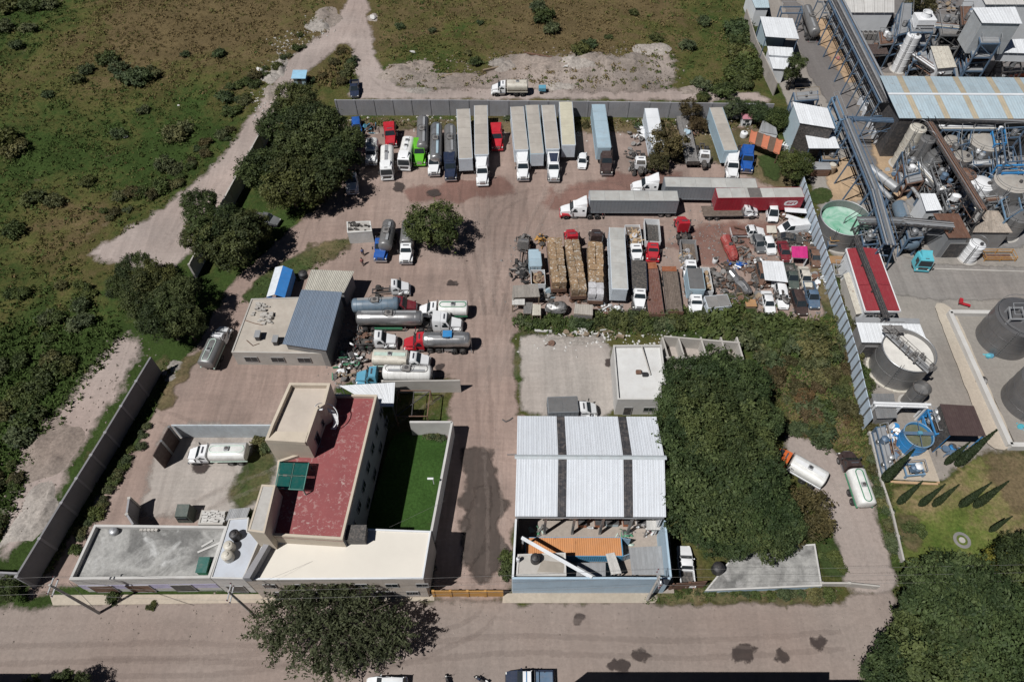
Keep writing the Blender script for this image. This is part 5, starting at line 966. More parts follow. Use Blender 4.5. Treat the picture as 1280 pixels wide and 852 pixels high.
# ---------------------------------------------------------------- right of the drive: bale trailers
def bale_mesh(k):
    rnd = random.Random(k); mb = MB(); a, b, c = .6, .58, .55; P = []
    for i in range(3):
        for j in range(3):
            for l in range(3):
                if (i, j, l) != (1, 1, 1): P.append(((i-1)*a*(.97 if (j-1)*(l-1) else 1)+rnd.uniform(-.06, .06), (j-1)*b+rnd.uniform(-.06, .06), l*c+rnd.uniform(-.05, .05)))
    ix = {(i, j, l): n for n, (i, j, l) in enumerate([(i, j, l) for i in range(3) for j in range(3) for l in range(3) if (i, j, l) != (1, 1, 1)])}
    F = []
    for s, rev in ((0, True), (2, False)):
        for i in range(2):
            for j in range(2):
                for ax in range(3):
                    q = [(s, i, j), (s, i+1, j), (s, i+1, j+1), (s, i, j+1)]; q = [(x[ax and (3-ax) % 3], x[(1-ax) % 3 if ax != 1 else 0], x[(2-ax) % 3]) for x in q] if 0 else [tuple(x[(m-ax) % 3] for m in range(3)) for x in q]
                    f = [ix[x] for x in q]; F.append(f[::-1] if rev else f)
    mb.add(P, F); m = mb.mesh('bale', 40); bmm = bmesh.new(); bmm.from_mesh(m); bmesh.ops.recalc_face_normals(bmm, faces=bmm.faces); bmm.to_mesh(m); bmm.free(); return m
BALES = [bale_mesh(k) for k in range(6)]
m, nt, p = newmat('pressed_card'); tc = nd(nt, 'ShaderNodeTexCoord').outputs['Object']; oi = nd(nt, 'ShaderNodeObjectInfo').outputs['Random']
sc = nd(nt, 'ShaderNodeVectorMath', operation='SCALE'); sc.inputs[0].default_value = (91, 37, 11); nt.links.new(oi, sc.inputs['Scale']); ad = nd(nt, 'ShaderNodeVectorMath', operation='ADD'); nt.links.new(tc, ad.inputs[0]); nt.links.new(sc.outputs[0], ad.inputs[1])
vo = nd(nt, 'ShaderNodeTexVoronoi', distance='CHEBYCHEV'); vo.inputs['Scale'].default_value = 4.5; nt.links.new(ad.outputs[0], vo.inputs['Vector'])
c = ramp(nt, nd(nt, 'ShaderNodeSeparateColor').outputs[0], [(0, (.22, .145, .09)), (.4, (.33, .235, .145)), (.8, (.28, .195, .125)), (.93, (.46, .41, .36)), (1, (.55, .53, .5))]); nt.links.new(vo.outputs['Color'], c.node.inputs[0].links[0].from_node.inputs[0])
c = mix(nt, 1.0, c, ramp(nt, oi, [(0, (.78, .78, .76)), (.5, (1, .97, .92)), (1, (1.12, 1.05, .95))]), 'MULTIPLY'); c = mix(nt, 1., c, ramp(nt, noise(nt, ad.outputs[0], 5, 5, .8), [(.3, .6), (.7, 1.2)]), 'MULTIPLY'); nt.links.new(c, p.inputs[0]); p.inputs['Roughness'].default_value = .95
MATS['card'] = m; M('white_bale', (.5, .5, .52), .8, 0, .3, 3, dirt=.3); M('dark_bale', (.10, .085, .06), .9, 0, .4, 3, dirt=.2)
def bale_trailer(front, rear,  label, blab, grp, seed, n=9, white=0, dark=0, layers=2):
    t = trailer(label, front, rear, 3.4, 3.4, 'flat', 'rust_deck', smat='rusty_steel'); L = place(front, rear, 3.4, 3.4)[2]; rnd = random.Random(seed); south = True; R_ = Matrix.Translation(t.location)@Matrix.Rotation(t.rotation_euler.z, 4, 'Z'); n = int((L-.1)//1.2); st = (L-.1)/n
    for i in range(n):
        for j in (-1, 1):
            for l in range(layers):
                x = -L+.07+st*(i+.5); w_ = i >= n-white if white > 0 else False; d_ = i < dark
                o = link('bale', BALES[rnd.randrange(6)], MATS['white_bale'] if w_ else MATS['dark_bale'] if d_ else MATS['card'], None, R_@Vector((x+rnd.uniform(-.05, .05), j*.61+rnd.uniform(-.05, .05), 1.16+l*1.12)), t.rotation_euler.z+rnd.uniform(-.06, .06)+math.pi*rnd.randrange(2))
                side = 'left' if (-j if south else j)*1 > 0 else 'right'; tag(o, ('whitish' if w_ else 'brown')+' bale, '+ordn(i if south else n-1-i)+' from the back, '+side+' column, '+('top' if l == layers-1 else 'bottom')+' layer, '+blab, 'bale', grp)
    return t
bale_trailer((699.5, 353), (693, 296), 'flatbed trailer under the leftmost load of pressed cardboard', 'leftmost load', 'bales of the left load', 21, dark=0)
bale_trailer((724.5, 362), (714.5, 298), 'flatbed trailer under the middle load of pressed cardboard', 'middle load', 'bales of the middle load', 22)
bale_trailer((745.5, 368), (744.5, 301), 'flatbed trailer under the right load of pressed cardboard', 'rightmost load', 'bales of the right load', 23, white=2)
tractor('red cab with a white back facing away at the head of the middle bales', 'red_paint', (712, 293), (714, 304), 0, 0, 5.6, 0, 'day', roof=2.9); tractor('dark brown cab at the head of the right bales', 'brown_paint', (744, 293), (744.5, 304), 0, 0, 5.6, 1, 'day', roof=3.)
trailer('long white trailer standing between the bales and the small trucks', (775, 361), (771, 284), mat='trailer_white', roof='trailer_roof_pale')
t = rigid('white lorry carrying a load of loose cardboard, parked nose toward the street', 'white_paint', (795, 331), (789, 291), 0, 0, body='flat', bmat='wood_deck', sides=.5, smat='white_paint', cab='small', k=1, cat='lorry', name='stake_truck')
junk('loose brown cardboard heaped on the white lorry', 792.5, 299, 1.1, 1.9, 60, ['tan_card', 'tan_card', 'white_bale'], 31, .8, 'cardboard_load', 'cardboard', z=1.2, big=1.1)
t = rigid('red cabbed lorry with a dark empty body edged in white', 'red_paint', (815, 330), (812, 288), 0, 0, body='flat', bmat='scrap_dark', sides=1.3, smat='white_paint', cab='small', k=0, cat='lorry', name='stake_truck')
t = rigid('white cabbed lorry with a black flat bed and dark bonnet', 'white_paint', (798, 391), (796, 337), 0, 0, body='box', bmat='navy_paint', roof='scrap_dark', h=2., low='dark_metal', k=1, cat='lorry', name='box_truck')
trailer('empty rust brown flatbed with an orange rusted headboard end', (821, 395), (813, 334), 1.2, 1.2, 'flat', 'rust_deck', smat='rusty_steel'); trailer('empty weathered grey brown flatbed right of the rust brown one', (844, 392), (837, 336), 1.2, 1.2, 'flat', 'wood_deck', smat='rusty_steel')
for a, b, l in (((811, 328), (813, 336), 'orange rusted ramp plate at the end of the rust brown flatbed'), ((836, 333), (837, 339), 'reddish rusted ramp plate at the end of the weathered flatbed')):
    c, an, d = place(b, a, 1.2, 1.2); t = thing('ramp_plate', l, 'ramp', c, an); part('plate', MB().box(-d/2, d/2, -1.2, 1.2, 1.19, 1.25), M('orange_rust', (.26, .085, .035), .8, 0, .25, 1, rust=.2), t, smooth=0); part('leg', MB().box(-.1, .1, -1.1, -1., 0, 1.188), MATS['rusty_steel'], t, smooth=0); part('leg', MB().box(-.1, .1, 1., 1.1, 0, 1.188), MATS['rusty_steel'], t, smooth=0)
tractor('short red cab with a white roof facing away beside the flatbeds', 'red_paint', (849, 277), (857, 312), 0, 0, 6.4, 0, 'day')
t = rigid('white stake lorry loaded with mixed rubbish behind the box van lorry', 'white_paint', (862, 352), (857, 312), 0, 0, body='flat', bmat='wood_deck', sides=1., smat='galvanised', cab='small', k=0, cat='lorry', name='stake_truck')
junk('mixed rubbish and cardboard in the white stake lorry', 857, 325, 1., 1.9, 60, ['tan_card', 'scrap_grey', 'white_bale'], 32, .8, 'rubbish_load', 'rubbish', z=1.2)
rigid('white box lorry with a grey roofed body facing the street', 'white_paint', (869, 396), (863, 353), 0, 0, body='box', bmat='trailer_blue', roof='tank_grey', h=3.3, cab='small', k=0, cat='lorry', name='box_truck')
def skip(front, rear, label):
    c, an, d = place(front, rear, 1.5, 1.5); t = thing('rubbish_skip', label, 'skip', c, an); l, w = d/2, 1.15; mt = MATS['white_paint']
    part('floor', MB().box(-l+.06, l-.06, -w+.06, w-.06, .5, .6), MATS['scrap_dark'], t, smooth=0)
    for x0, x1, y0, y1 in ((-l, l, -w, -w+.055), (-l, l, w-.055, w), (-l, -l+.055, -w+.057, w-.057), (l-.055, l, -w+.057, w-.057)): part('side', MB().box(x0, x1, y0, y1, .45, 1.9), mt, t, smooth=0)
    wheels(t, [-l*.5, l*.5], 1.1, .45, .3); return t
skip((882.5, 366), (877, 336), 'white high sided trailer body full of rubbish'); junk('pale rubbish filling the high sided white trailer body', 880, 349, .95, 1.9, 80, ['scrap_grey', 'tan_card', 'white_bale'], 33, .8, 'rubbish_load', 'rubbish', z=.9)
rigid('white cabbed flat bed lorry facing right under the red trailer', 'white_paint', (945, 269), (877, 270), 0, 0, body='flat', bmat='wood_deck', cab='small', k=1, cat='lorry', name='flatbed_truck', L=9.6)
t = car('white pickup with a recovery boom on its brown bed', 'white_paint', (954, 293), (911, 294), 'pickup', L=5.9); part('boom', MB().bar((-5.6, .3, 1.9), (-3.4, -.1, 1.2), .16).bar((-3.5, -.4, .7), (-3.5, -.4, 1.7), .12), MATS['rusty_steel'], t, smooth=0); part('drop_side_bed', MB().box(-5.9, -3.3, -1.05, 1.05, 1.1, 1.18), MATS['rust_deck'], t, smooth=0)
# scrapyard
def wreck_tank(label, front, rear, mat, r=1.1, z=1.2):
    c, an, d = place(front, rear, z, z); t = thing('scrapped_tank', label, 'tank', c, an); mb = ell_tank(-d/2, d/2, r, .2, .2+2*r, .5, 20, 3); rn = random.Random(label); mb.v = [(x+rn.uniform(-.12, .12), y*(1+.16*math.sin(x*2.1+1))+rn.uniform(-.1, .1), z*(1+.1*math.sin(x*1.7))+rn.uniform(-.08, .08)) for x, y, z in mb.v]; part('tank', mb, MATS[mat], t, smooth=25); part('manhole', MB().lathe([(.05, 2*r+.1), (.35, 2*r+.1), (.35, 2*r+.4), (.1, 2*r+.42)], 12), MATS['scrap_dark'], t); part('skid', MB().box(-d/2+.4, d/2-.4, -.6, -.45, 0, .5).box(-d/2+.4, d/2-.4, .45, .6, 0, .5), MATS['rusty_steel'], t, smooth=0); return t
wreck_tank('crumpled bright red tank body lying in the scrap yard', (919, 323), (906, 295), 'red_faded', .85); wreck_tank('black and silver scrapped tank lying aslant in the scrap yard', (938, 365), (912, 337), 'tank_steel', .72)
junk('blue and grey panels between the red and the dark scrapped tank', 920, 332, 1.8, 1.2, 30, ['blue_paint', 'scrap_grey', 'white_paint'], 34, 1.1); junk('rusted engines beside the dark scrapped tank', 913, 357, 1.6, 2.6, 60, ['rusty_steel', 'scrap_dark', 'scrap_grey'], 35, 1.2); junk('brown and grey scrap right of the red tank', 930, 318, 1.5, 3.2, 50, ['scrap_dark', 'rusty_steel', 'scrap_grey'], 36, .9); junk('tyres and dark metal left of the dark scrapped tank', 902, 358, 1.5, 1.8, 36, ['scrap_dark', 'tyre', 'scrap_grey'], 37, .8); junk('long tangle of dark parts right of the dark scrapped tank', 945, 352, 1.2, 3., 46, ['scrap_dark', 'scrap_grey', 'rusty_steel'], 38, .8)
t = thing('drum', 'white plastic drum lying in the scrap yard next to the red tank', 'drum', G(893, 328)); part('body', MB().lathe([(.4, 0), (.45, .1), (.45, .9), (.4, 1)], 16), MATS['white_paint'], t); part('lid', MB().lathe([(.36, 1), (.36, 1.05), (.1, 1.06)], 14), MATS['scrap_dark'], t)
t = thing('lorry_box', 'old truck box with a white side and mossy grey roof near the hedge', 'truck body', G(893, 388), .12); box_body(t, -1.9, 1.9, 'trailer_white', 'concrete_dark', .3, 2.4, 1.2)
tag(link('concrete_slab', MB().rbox(-1.1, 1.1, -1.3, 1.3, 0, .35, .06).mesh('concrete_slab'), cp, None, G(915, 389), .3), 'pale rough concrete slab between the old truck box and the scrap', 'slab'); t = thing('crate', 'orange brown wooden crate at the hedge beside the white car', 'crate', G(937, 382)); part('body', MB().rbox(-.8, .8, -.7, .7, 0, .7, .03), MATS['timber'], t); part('lid', MB().box(-.85, .85, -.75, .75, .702, .76), M('crate_orange', (.36, .2, .09), .8, dirt=.2), t, smooth=0)
for args in (('white hatchback parked above the white sheet canopy', 'white_paint', (964, 320), (958, 304), 'hatch'), ('dull red old car behind the white hatchback', 'maroon_paint', (982, 329), (977, 311), 'sedan'), ('dark wrecked car lying behind the pink canopy', 'scrap_dark', (1002, 304), (976, 300), 'sedan'), ('rusty brown car at the left side of the white sheet canopy', 'rusty_steel', (955, 361), (950, 340), 'suv'), ('white car with its nose out from under the white sheet canopy', 'white_paint', (969, 361), (968, 345), 'hatch'),
             ('green and white pickup right of the white sheet canopy', 'cabin_green', (991, 364), (985, 338), 'pickup'), ('beige sedan between the fence and the pickup', 'tank_cream', (1008, 362), (1003, 343), 'sedan'), ('teal blue pickup nearest the fence in the last row', 'steel_blue', (1017, 388), (1010, 363), 'pickup'), ('dark maroon people carrier in the last row', 'brown_paint', (1002, 396), (993, 370), 'suv'), ('burnt out white car with black innards in the last row', 'white_paint', (978, 388), (973, 362), 'suv'), ('white sedan at the left end of the last row', 'white_paint', (962, 394), (957, 374), 'sedan'),
             ('red wreck tucked under the end of the red trailer', 'maroon_paint', (958, 258), (982, 258), 'sedan'), ('bright white van among the wrecks near the fence', 'white_paint', (972, 291), (998, 288), 'van'), ('white cab shell standing left of the bright white van', 'white_paint', (965, 280), (962, 263), 'van'), ('white car in the shadow between the container yard and the grove', 'white_paint', (853, 684), (857, 722), 'pickup')): car(*args)
junk('black innards spilling from the burnt out car', 977, 372, .9, .9, 24, ['scrap_dark', 'scrap_grey'], 39, .7, z=1.2); t = thing('bonnet', 'tan bonnet lid lying by the white cab shell', 'car part', G(963, 290)); part('panel', MB().hull([(-.9, -.7, .5), (.9, -.7, .5), (.8, .7, .9), (-.8, .7, .9), (0, 0, .95)]), MATS['tank_cream'], t); part('support', MB().rbox(-.6, .6, -.5, .5, 0, .48, .05), MATS['scrap_dark'], t)
for (a, b), l, k in ((((978, 268), (1003, 276)), 'upper of two long white curved panels near the fence', 0), (((985, 275), (1006, 284)), 'lower of two long white curved panels near the fence', 1)):
    P, Q = G(*a, .8), G(*b, .5); tag(link('body_panel', MB().bar(P, Q, .9, .12).mesh('body_panel', 0), MATS['white_paint']), l, 'panel')
tag(link('roof_sheet', MB().bar(G(981, 262, 1.6), G(1008, 264, 1.6), 1.1, .06).mesh('roof_sheet', 0), MATS['white_sheet']), 'long white sheet resting on wrecks under the red trailer', 'sheet'); junk('dark wreckage holding up the long white sheet', 994, 266, 2.6, .9, 40, ['scrap_dark', 'maroon_paint', 'scrap_grey'], 40, 1.4); junk('rusty odds and ends at the fence beside the bright white van', 1003, 296, 1.4, 2.2, 40, ['scrap_grey', 'rusty_steel', 'scrap_dark'], 41, .8); junk('brown panels between the white cab shells', 979, 272, 1.2, 1., 20, ['timber', 'rusty_steel'], 42, .9); junk('grey scrap between the dull red car and the dark wreck', 985, 305, 1.6, 1., 24, ['scrap_grey', 'scrap_dark'], 43, .9); junk('debris along the fence behind the pink canopy', 1014, 318, .9, 3., 36, ['scrap_grey', 'rusty_steel', 'scrap_dark', 'white_paint'], 44, .7); junk('pale debris along the lower end of the fence', 1030, 348, .8, 3.4, 30, ['white_paint', 'scrap_grey'], 45, .6)
canopy('canopy', 'tilted white sheet canopy over the parked wrecks', [(952, 326), (979, 327), (985, 353), (956, 350)], 2.4, MATS['white_sheet'], MATS['rusty_steel'], 4)
canopy('canopy', 'magenta pink tarpaulin roof with a white right edge', [(989, 308), (1009, 308), (1010, 323), (990, 322)], 2.2, M('pink_tarp', (.55, .03, .20), .6, 0, .15, .8, dirt=.05), MATS['white_paint'], 4, walls=(1,), wallm=MATS['white_paint'])
P = W([(938, 165), (972, 180), (972, 194), (937, 176)], 2.6); t = canopy('canopy', 'orange and brown striped tarpaulin roof in the corner of the yard', [(939, 162), (979, 175), (974, 193), (936, 177)], 2.5, M('tarp_orange', (.52, .17, .09), .8, dirt=.1), MATS['rusty_steel'], 1)
t.children[0].hide_render = False
for o in [c for c in t.children if c.name.startswith('roof_sheet')]: bpy.data.objects.remove(o)
P = [G(u, v, 2.5)-t.location for u, v in ((939, 162), (979, 175), (974, 193), (936, 177))]
for k in range(5):
    f0, f1 = k/5, (k+.99)/5; q = [P[0].lerp(P[1], f0), P[0].lerp(P[1], f1), P[3].lerp(P[2], f1), P[3].lerp(P[2], f0)]; sag = Vector((0, 0, -.14)); mb = MB(); mb.add([q[0], (q[0]+q[1])/2+sag, q[1], q[2], (q[2]+q[3])/2+sag, q[3]]+[p-Vector((0, 0, .04)) for p in (q[0], (q[0]+q[1])/2+sag, q[1], q[2], (q[2]+q[3])/2+sag, q[3])], [(0, 5, 4, 1), (1, 4, 3, 2), (6, 7, 10, 11), (7, 8, 9, 10), (0, 1, 7, 6), (1, 2, 8, 7), (2, 3, 9, 8), (3, 4, 10, 9), (4, 5, 11, 10), (5, 0, 6, 11)])
    part('tarp_stripe', mb, MATS['tarp_orange'] if k % 2 == 0 else M('tarp_brown', (.13, .085, .06), .85, dirt=.1), t)
canopy('shed', 'small grey white gabled shed behind the striped tarpaulin', [(953, 150), (970, 160), (972, 169), (951, 165)], 2.4, MATS['galvanised'], MATS['steel'], 4, wallm=MATS['white_sheet'], walls=(0, 1, 2, 3), cat='shed'); t = thing('kiosk', 'little pink and white play kiosk by the trees at the back wall', 'kiosk', G(931, 155)); part('wall', MB().box(-.9, .9, -.8, .8, 0, 1.9), MATS['white_paint'], t, smooth=0); part('roof', MB().hull([(-1.1, -1, 1.9), (1.1, -1, 1.9), (1.1, 1, 1.9), (-1.1, 1, 1.9), (-1.1, 0, 2.3), (1.1, 0, 2.3)]), M('faded_pink', (.4, .16, .2), .7), t); part('window', MB().box(-.4, .4, -.82, -.79, .9, 1.5), MATS['glass'], t)
for k in range(2): part('window', MB().box(-.7+k*.8, -.1+k*.8, -.83, -.802, .25, .75), MATS['glass'], t)
t = thing('tank', 'small white tank lying between the kiosk and the blue tractor', 'tank', G(929, 171)); part('body', MB().lathe([(.3, 0), (.7, .1), (.75, .5), (.7, 1.), (.3, 1.2)], 18), MATS['white_paint'], t); part('cap', MB().lathe([(.2, 1.2), (.2, 1.3)], 10), MATS['dark_metal'], t)
junk('white sacks and scrap at the striped tarpaulin corner', 977, 186, 1., 1.4, 24, ['white_paint', 'scrap_grey'], 46, .8)
for k, (u, v, rx, ry, n, ml, l) in enumerate(((935, 335, 1.2, 1.6, 30, ('scrap_grey', 'rusty_steel'), 'grey frames beside the bonnet end of the red tank'), (948, 330, 1., 2.2, 34, ('scrap_dark', 'white_paint', 'scrap_grey'), 'pale and dark parts left of the white canopy'), (895, 345, 1.3, 1.2, 26, ('scrap_dark', 'scrap_grey'), 'dark axles right of the rubbish filled body'), (925, 375, 1.8, 1., 40, ('rusty_steel', 'timber', 'scrap_grey'), 'rusty frames below the dark scrapped tank'), (948, 375, 1., 1.8, 34, ('timber', 'scrap_grey', 'rusty_steel'), 'timber and frames between crate and white sedan'), (990, 340, 1., 1., 20, ('scrap_grey', 'scrap_dark'), 'grey parts beside the green pickup'), (1018, 350, 1., 2., 30, ('scrap_grey', 'rusty_steel', 'white_paint'), 'mixed parts between beige sedan and fence'), (970, 300, 1.4, .8, 24, ('scrap_grey', 'scrap_dark', 'timber'), 'brown and grey parts above the white hatchback'), (1012, 286, 1., 1.6, 30, ('scrap_grey', 'white_paint'), 'pale parts at the fence right of the white van'), (945, 305, 1.4, 1., 16, ('rusty_steel', 'scrap_grey'), 'few rusty parts on the red earth'), (884, 380, 1.2, .8, 24, ('scrap_dark', 'white_paint'), 'white and dark parts behind the old truck box'), (905, 335, 1., 1., 20, ('scrap_dark', 'rusty_steel'), 'dark gearboxes near the white drum'))): junk(l, u, v, rx, ry, n, ml, 110+k, .9)
for args in (('silver grey wrecked car left of the white hatchback', 'steel', (951, 318), (945, 302), 'hatch'), ('rusted out car body at the fence beside the pink canopy', 'rusty_steel', (1020, 336), (1015, 318), 'sedan')): car(*args)
# old things at the left end of the bale area
t = rigid('grey stripped lorry with white cab roof left of the bales', 'scrap_grey', (656, 300), (652, 335), 0, 0, body='none', k=0, cat='lorry wreck', name='wrecked_truck'); junk('heap of old tyres and engines left of the bales', 652, 342, 1.9, 2.2, 60, ['tyre', 'scrap_dark', 'scrap_grey'], 51, 1.4); junk('grey engine block pile at the top left of the bale area', 655, 305, 1.5, 1.6, 40, ['scrap_grey', 'scrap_dark'], 52, 1.7)
t = thing('derelict_van', 'pale blue box van body standing left of the bales', 'van body', G(668, 333), 1.62); box_body(t, -2.2, 1., 'trailer_blue', 'trailer_blue', .7, 2.6, 1.0); part('cab', MB().rbox(1.05, 2.3, -.9, .9, .6, 1.9, .12), MATS['trailer_blue'], t); part('windscreen', MB().box(2.28, 2.32, -.7, .7, 1.3, 1.75), MATS['glass'], t); wheels(t, [-1.2, 1.6], .95, .35, .22)
skip((673, 357), (672, 339), 'open crate bodied trailer with tan scrap left of the bales'); junk('tan scrap filling the crate bodied trailer', 673, 349, .9, 1., 40, ['tan_card', 'timber', 'rusty_steel'], 53, .9, 'rubbish_load', 'rubbish', z=.9); junk('yellowish machinery behind the left bales', 676, 303, .9, 1.4, 24, ['yellow_paint', 'scrap_dark'], 54, 1.2)
for k, (px, l, h) in enumerate((([(641, 357), (672, 355), (675, 371), (640, 372)], 'weathered grey plank roof at the left edge of the bale area', 2.6), ([(640, 369), (656, 369), (656, 381), (640, 381)], 'low whitish sheet roof at the foot of the grey planks', 1.9), ([(666, 380), (676, 381), (676, 394), (665, 394)], 'small cream sheet roof near the dark boat shaped tank', 1.8), ([(719, 380), (741, 381), (741, 394), (717, 392)], 'tan sheet roofed lean-to beside the hedge', 2.), ([(655, 378), (666, 378), (664, 392), (654, 392)], 'grey board roof between the two pale ones', 1.6))):
    canopy('lean_to', l, px, h, MATS[('galvanised', 'concrete_pale', 'tank_cream', 'trailer_roof', 'scrap_grey')[k]] if k else M('old_plank', (.27, .25, .225), .85, 0, .25, .8, dirt=.2), MATS['timber'], 9 if k == 0 else 4, cat='lean-to', walls=(2,) if k == 3 else (), wallm=MATS['scrap_grey'])
wreck_tank('dark grey boat shaped tank lying across the foot of the bales', (709, 386), (682, 384), 'tank_grey', .95, 1.1); junk('scrap and bins between the crate trailer and the left bales', 684, 368, 1.2, 1.5, 36, ['scrap_dark', 'scrap_grey', 'trailer_blue'], 55, 1.); junk('white and rusty parts at the foot of the right bales', 757, 388, 1.6, 1.2, 40, ['white_paint', 'scrap_grey', 'rusty_steel'], 56, 1.); junk('round white boiler parts beside the long white trailer', 772, 389, 1.3, 1., 24, ['white_paint', 'scrap_grey'], 57, 1.); junk('rusty scrap under the end of the middle bales', 724, 375, 1.6, .7, 30, ['rusty_steel', 'scrap_dark'], 58, .9); junk('rusty scrap under the end of the left bales', 702, 366, 1.6, .7, 30, ['rusty_steel', 'scrap_dark'], 59, .9)
junk('broken concrete and planks scattered along the hedge', 735, 417, 5., .8, 50, ['concrete_pale', 'timber', 'concrete_pale'], 60, .3, 'rubble_strip', 'rubble'); junk('single brown bricks on the concrete apron', 689, 431, .5, .4, 6, ['rusty_steel'], 61, .2, 'brick_pile', 'bricks')
# lane, street and behind the warehouse
rigid('orange cabbed tanker lorry with a long white tank coming out of the grove', 'orange_paint', (956, 568), (1024, 607), 0, 0, bmat='tank_white', trim='white_paint', rail='walk', k=0, hw=1.2); rigid('brown cabbed tanker lorry with a green oval line on its white tank', 'brown_paint', (1053, 568), (1076, 637), 0, 0, bmat='tank_white', trim='green_trim', k=1)
rigid('white cabbed lorry with a grey box body hidden behind the warehouse', 'white_paint', (746, 517), (686, 519), 0, 0, body='box', bmat='trailer_grey', roof='tank_grey', h=3., cab='small', k=1, cat='lorry', name='box_truck')
t = car('navy and white police pickup facing left at the bottom of the street', 'navy_paint', (632, 850), (690, 850), 'pickup', L=5.5, bed='steel_blue', cat='police pickup')
for x0, x1 in ((-2.35, -1.98), (-2.92, -2.45)): part('roof_stripe', MB().box(x0, x1, -.66, .66, 1.785, 1.8), MATS['white_paint'], t, smooth=0)
part('light_bar', MB().rbox(-2.44, -2.36, -.6, .6, 1.8, 1.9, .02), MATS['bright_blue'], t); part('roll_bar', MB().tube([(-3.35, -.8, 1.), (-3.35, -.75, 1.75), (-3.35, .75, 1.75), (-3.35, .8, 1.)], .05), MATS['dark_metal'], t)
car('white car cut off by the lower edge at the bottom of the street', 'white_paint', (459, 858), (514, 858), 'suv')
def motorbike(label, u, v, rz, paint):
    t = thing('motorcycle', label, 'motorcycle', G(u, v), rz)
    for x in (-.65, .65): part('wheel', lambda: wheel_mb(.31, .13), [MATS['tyre'], MATS['rim']], t, key=('mw',), loc=(x, 0, .31))
    part('frame', MB().hull([(-.45, -.1, .4), (-.45, .1, .4), (.4, .1, .4), (.4, -.1, .4), (.3, .15, .75), (.3, -.15, .75), (-.3, .12, .7), (-.3, -.12, .7)]), MATS['dark_metal'], t); part('fuel_tank', MB().hull([(0, -.16, .72), (0, .16, .72), (.45, .14, .78), (.45, -.14, .78), (.1, .12, .98), (.1, -.12, .98), (.4, 0, 1.)]), MATS[paint], t); part('saddle', MB().rbox(-.75, .02, -.14, .14, .78, .9, .05), MATS['black_plastic'], t); part('handlebar', MB().tube([(.42, -.38, 1.05), (.52, 0, 1.), (.42, .38, 1.05)], .025), MATS['chrome'], t); part('fork', MB().bar((.65, 0, .31), (.48, 0, 1.), .09), MATS['chrome'], t); part('headlight', MB().rbox(.52, .64, -.09, .09, .8, .98, .03), MATS['lamp'], t); part('pannier', MB().rbox(-.85, -.5, -.36, -.16, .5, .8, .04).rbox(-.85, -.5, .16, .36, .5, .8, .04), MATS['white_paint'], t)
motorbike('navy and white police motorcycle left of the police pickup', 601, 851, 2.6, 'navy_paint'); motorbike('black motorcycle parked between the white car and the police motorcycle', 560, 853, 1.9, 'black_plastic')
# container in the walled yard
P = [G(u, v, 2.6) for u, v in ((658, 671), (777.5, 671), (778.5, 695), (655, 694))]; c = sum(P, Vector())/4; t = thing('shipping_container', 'long orange roofed shipping container with blue sides in the walled yard', 'container', (c.x, c.y, 0), math.atan2(P[1].y-P[0].y, P[1].x-P[0].x)); l, w = 6.1, 1.22; n = 40; og = M('container_orange', (.55, .25, .10), .55, 0, .12, .35, dirt=.08, rust=.03); cb = M('container_blue', (.10, .32, .52), .5, dirt=.1)
for k in range(2):
    mb = MB(); m = 22
    for i in range(m): x = -l+.1+(2*l-.2)*(i+k*m)/(2*m); mb.hull([(x+a, y, z) for y in (-w+.06, w-.06) for a, z in ((0, 2.54), (.27, 2.54), (.07, 2.585), (.2, 2.585))])
    part('roof', mb, og, t, smooth=0)
def cside(s):
    mb = MB(); m = 44
    for i in range(m): x = -l+.12+(2*l-.24)*i/m; mb.hull([(x+a, s*y, z) for z in (.2, 2.45) for a, y in ((0, w-.09), (.27, w-.09), (.06, w-.01), (.2, w-.01))])
    return mb
for s in (-1, 1): part('side_wall', cside(s), cb, t, smooth=0)
mb = MB()
for y in (-w, w-.1):
    for z in (.05, 2.45): mb.box(-l, l, y, y+.1, z, z+.12)
for x in (-l, l-.12): mb.box(x, x+.12, -w+.101, w-.101, .05, .16); mb.box(x, x+.12, -w+.101, w-.101, 2.46, 2.57); [mb.box(x+.001, x+.119, y+.001, y+.099, .17, 2.45) for y in (-w, w-.1)]
part('frame', mb, cb, t, smooth=0); part('floor', MB().box(-l+.13, l-.13, -w+.11, w-.11, .1, .2), MATS['timber'], t, smooth=0); part('end_wall', MB().box(-l+.13, -l+.17, -w+.11, w-.11, .2, 2.45), cb, t, smooth=0)
d = part('door', MB().box(0, 1.15, -.03, .03, .12, 2.5), M('door_blue', (.28, .42, .55), .5, dirt=.1), t, loc=(l+.01, -w+.05, 0), rz=.35, smooth=0); part('lock_bar', MB().tube([(.4, -.05, .15), (.4, -.05, 2.45)], .025), MATS['galvanised'], d)
d = part('door', MB().box(0, 1.15, -.03, .03, .12, 2.5), MATS['door_blue'], t, loc=(l+.01, w-.05, 0), rz=-.2, smooth=0)
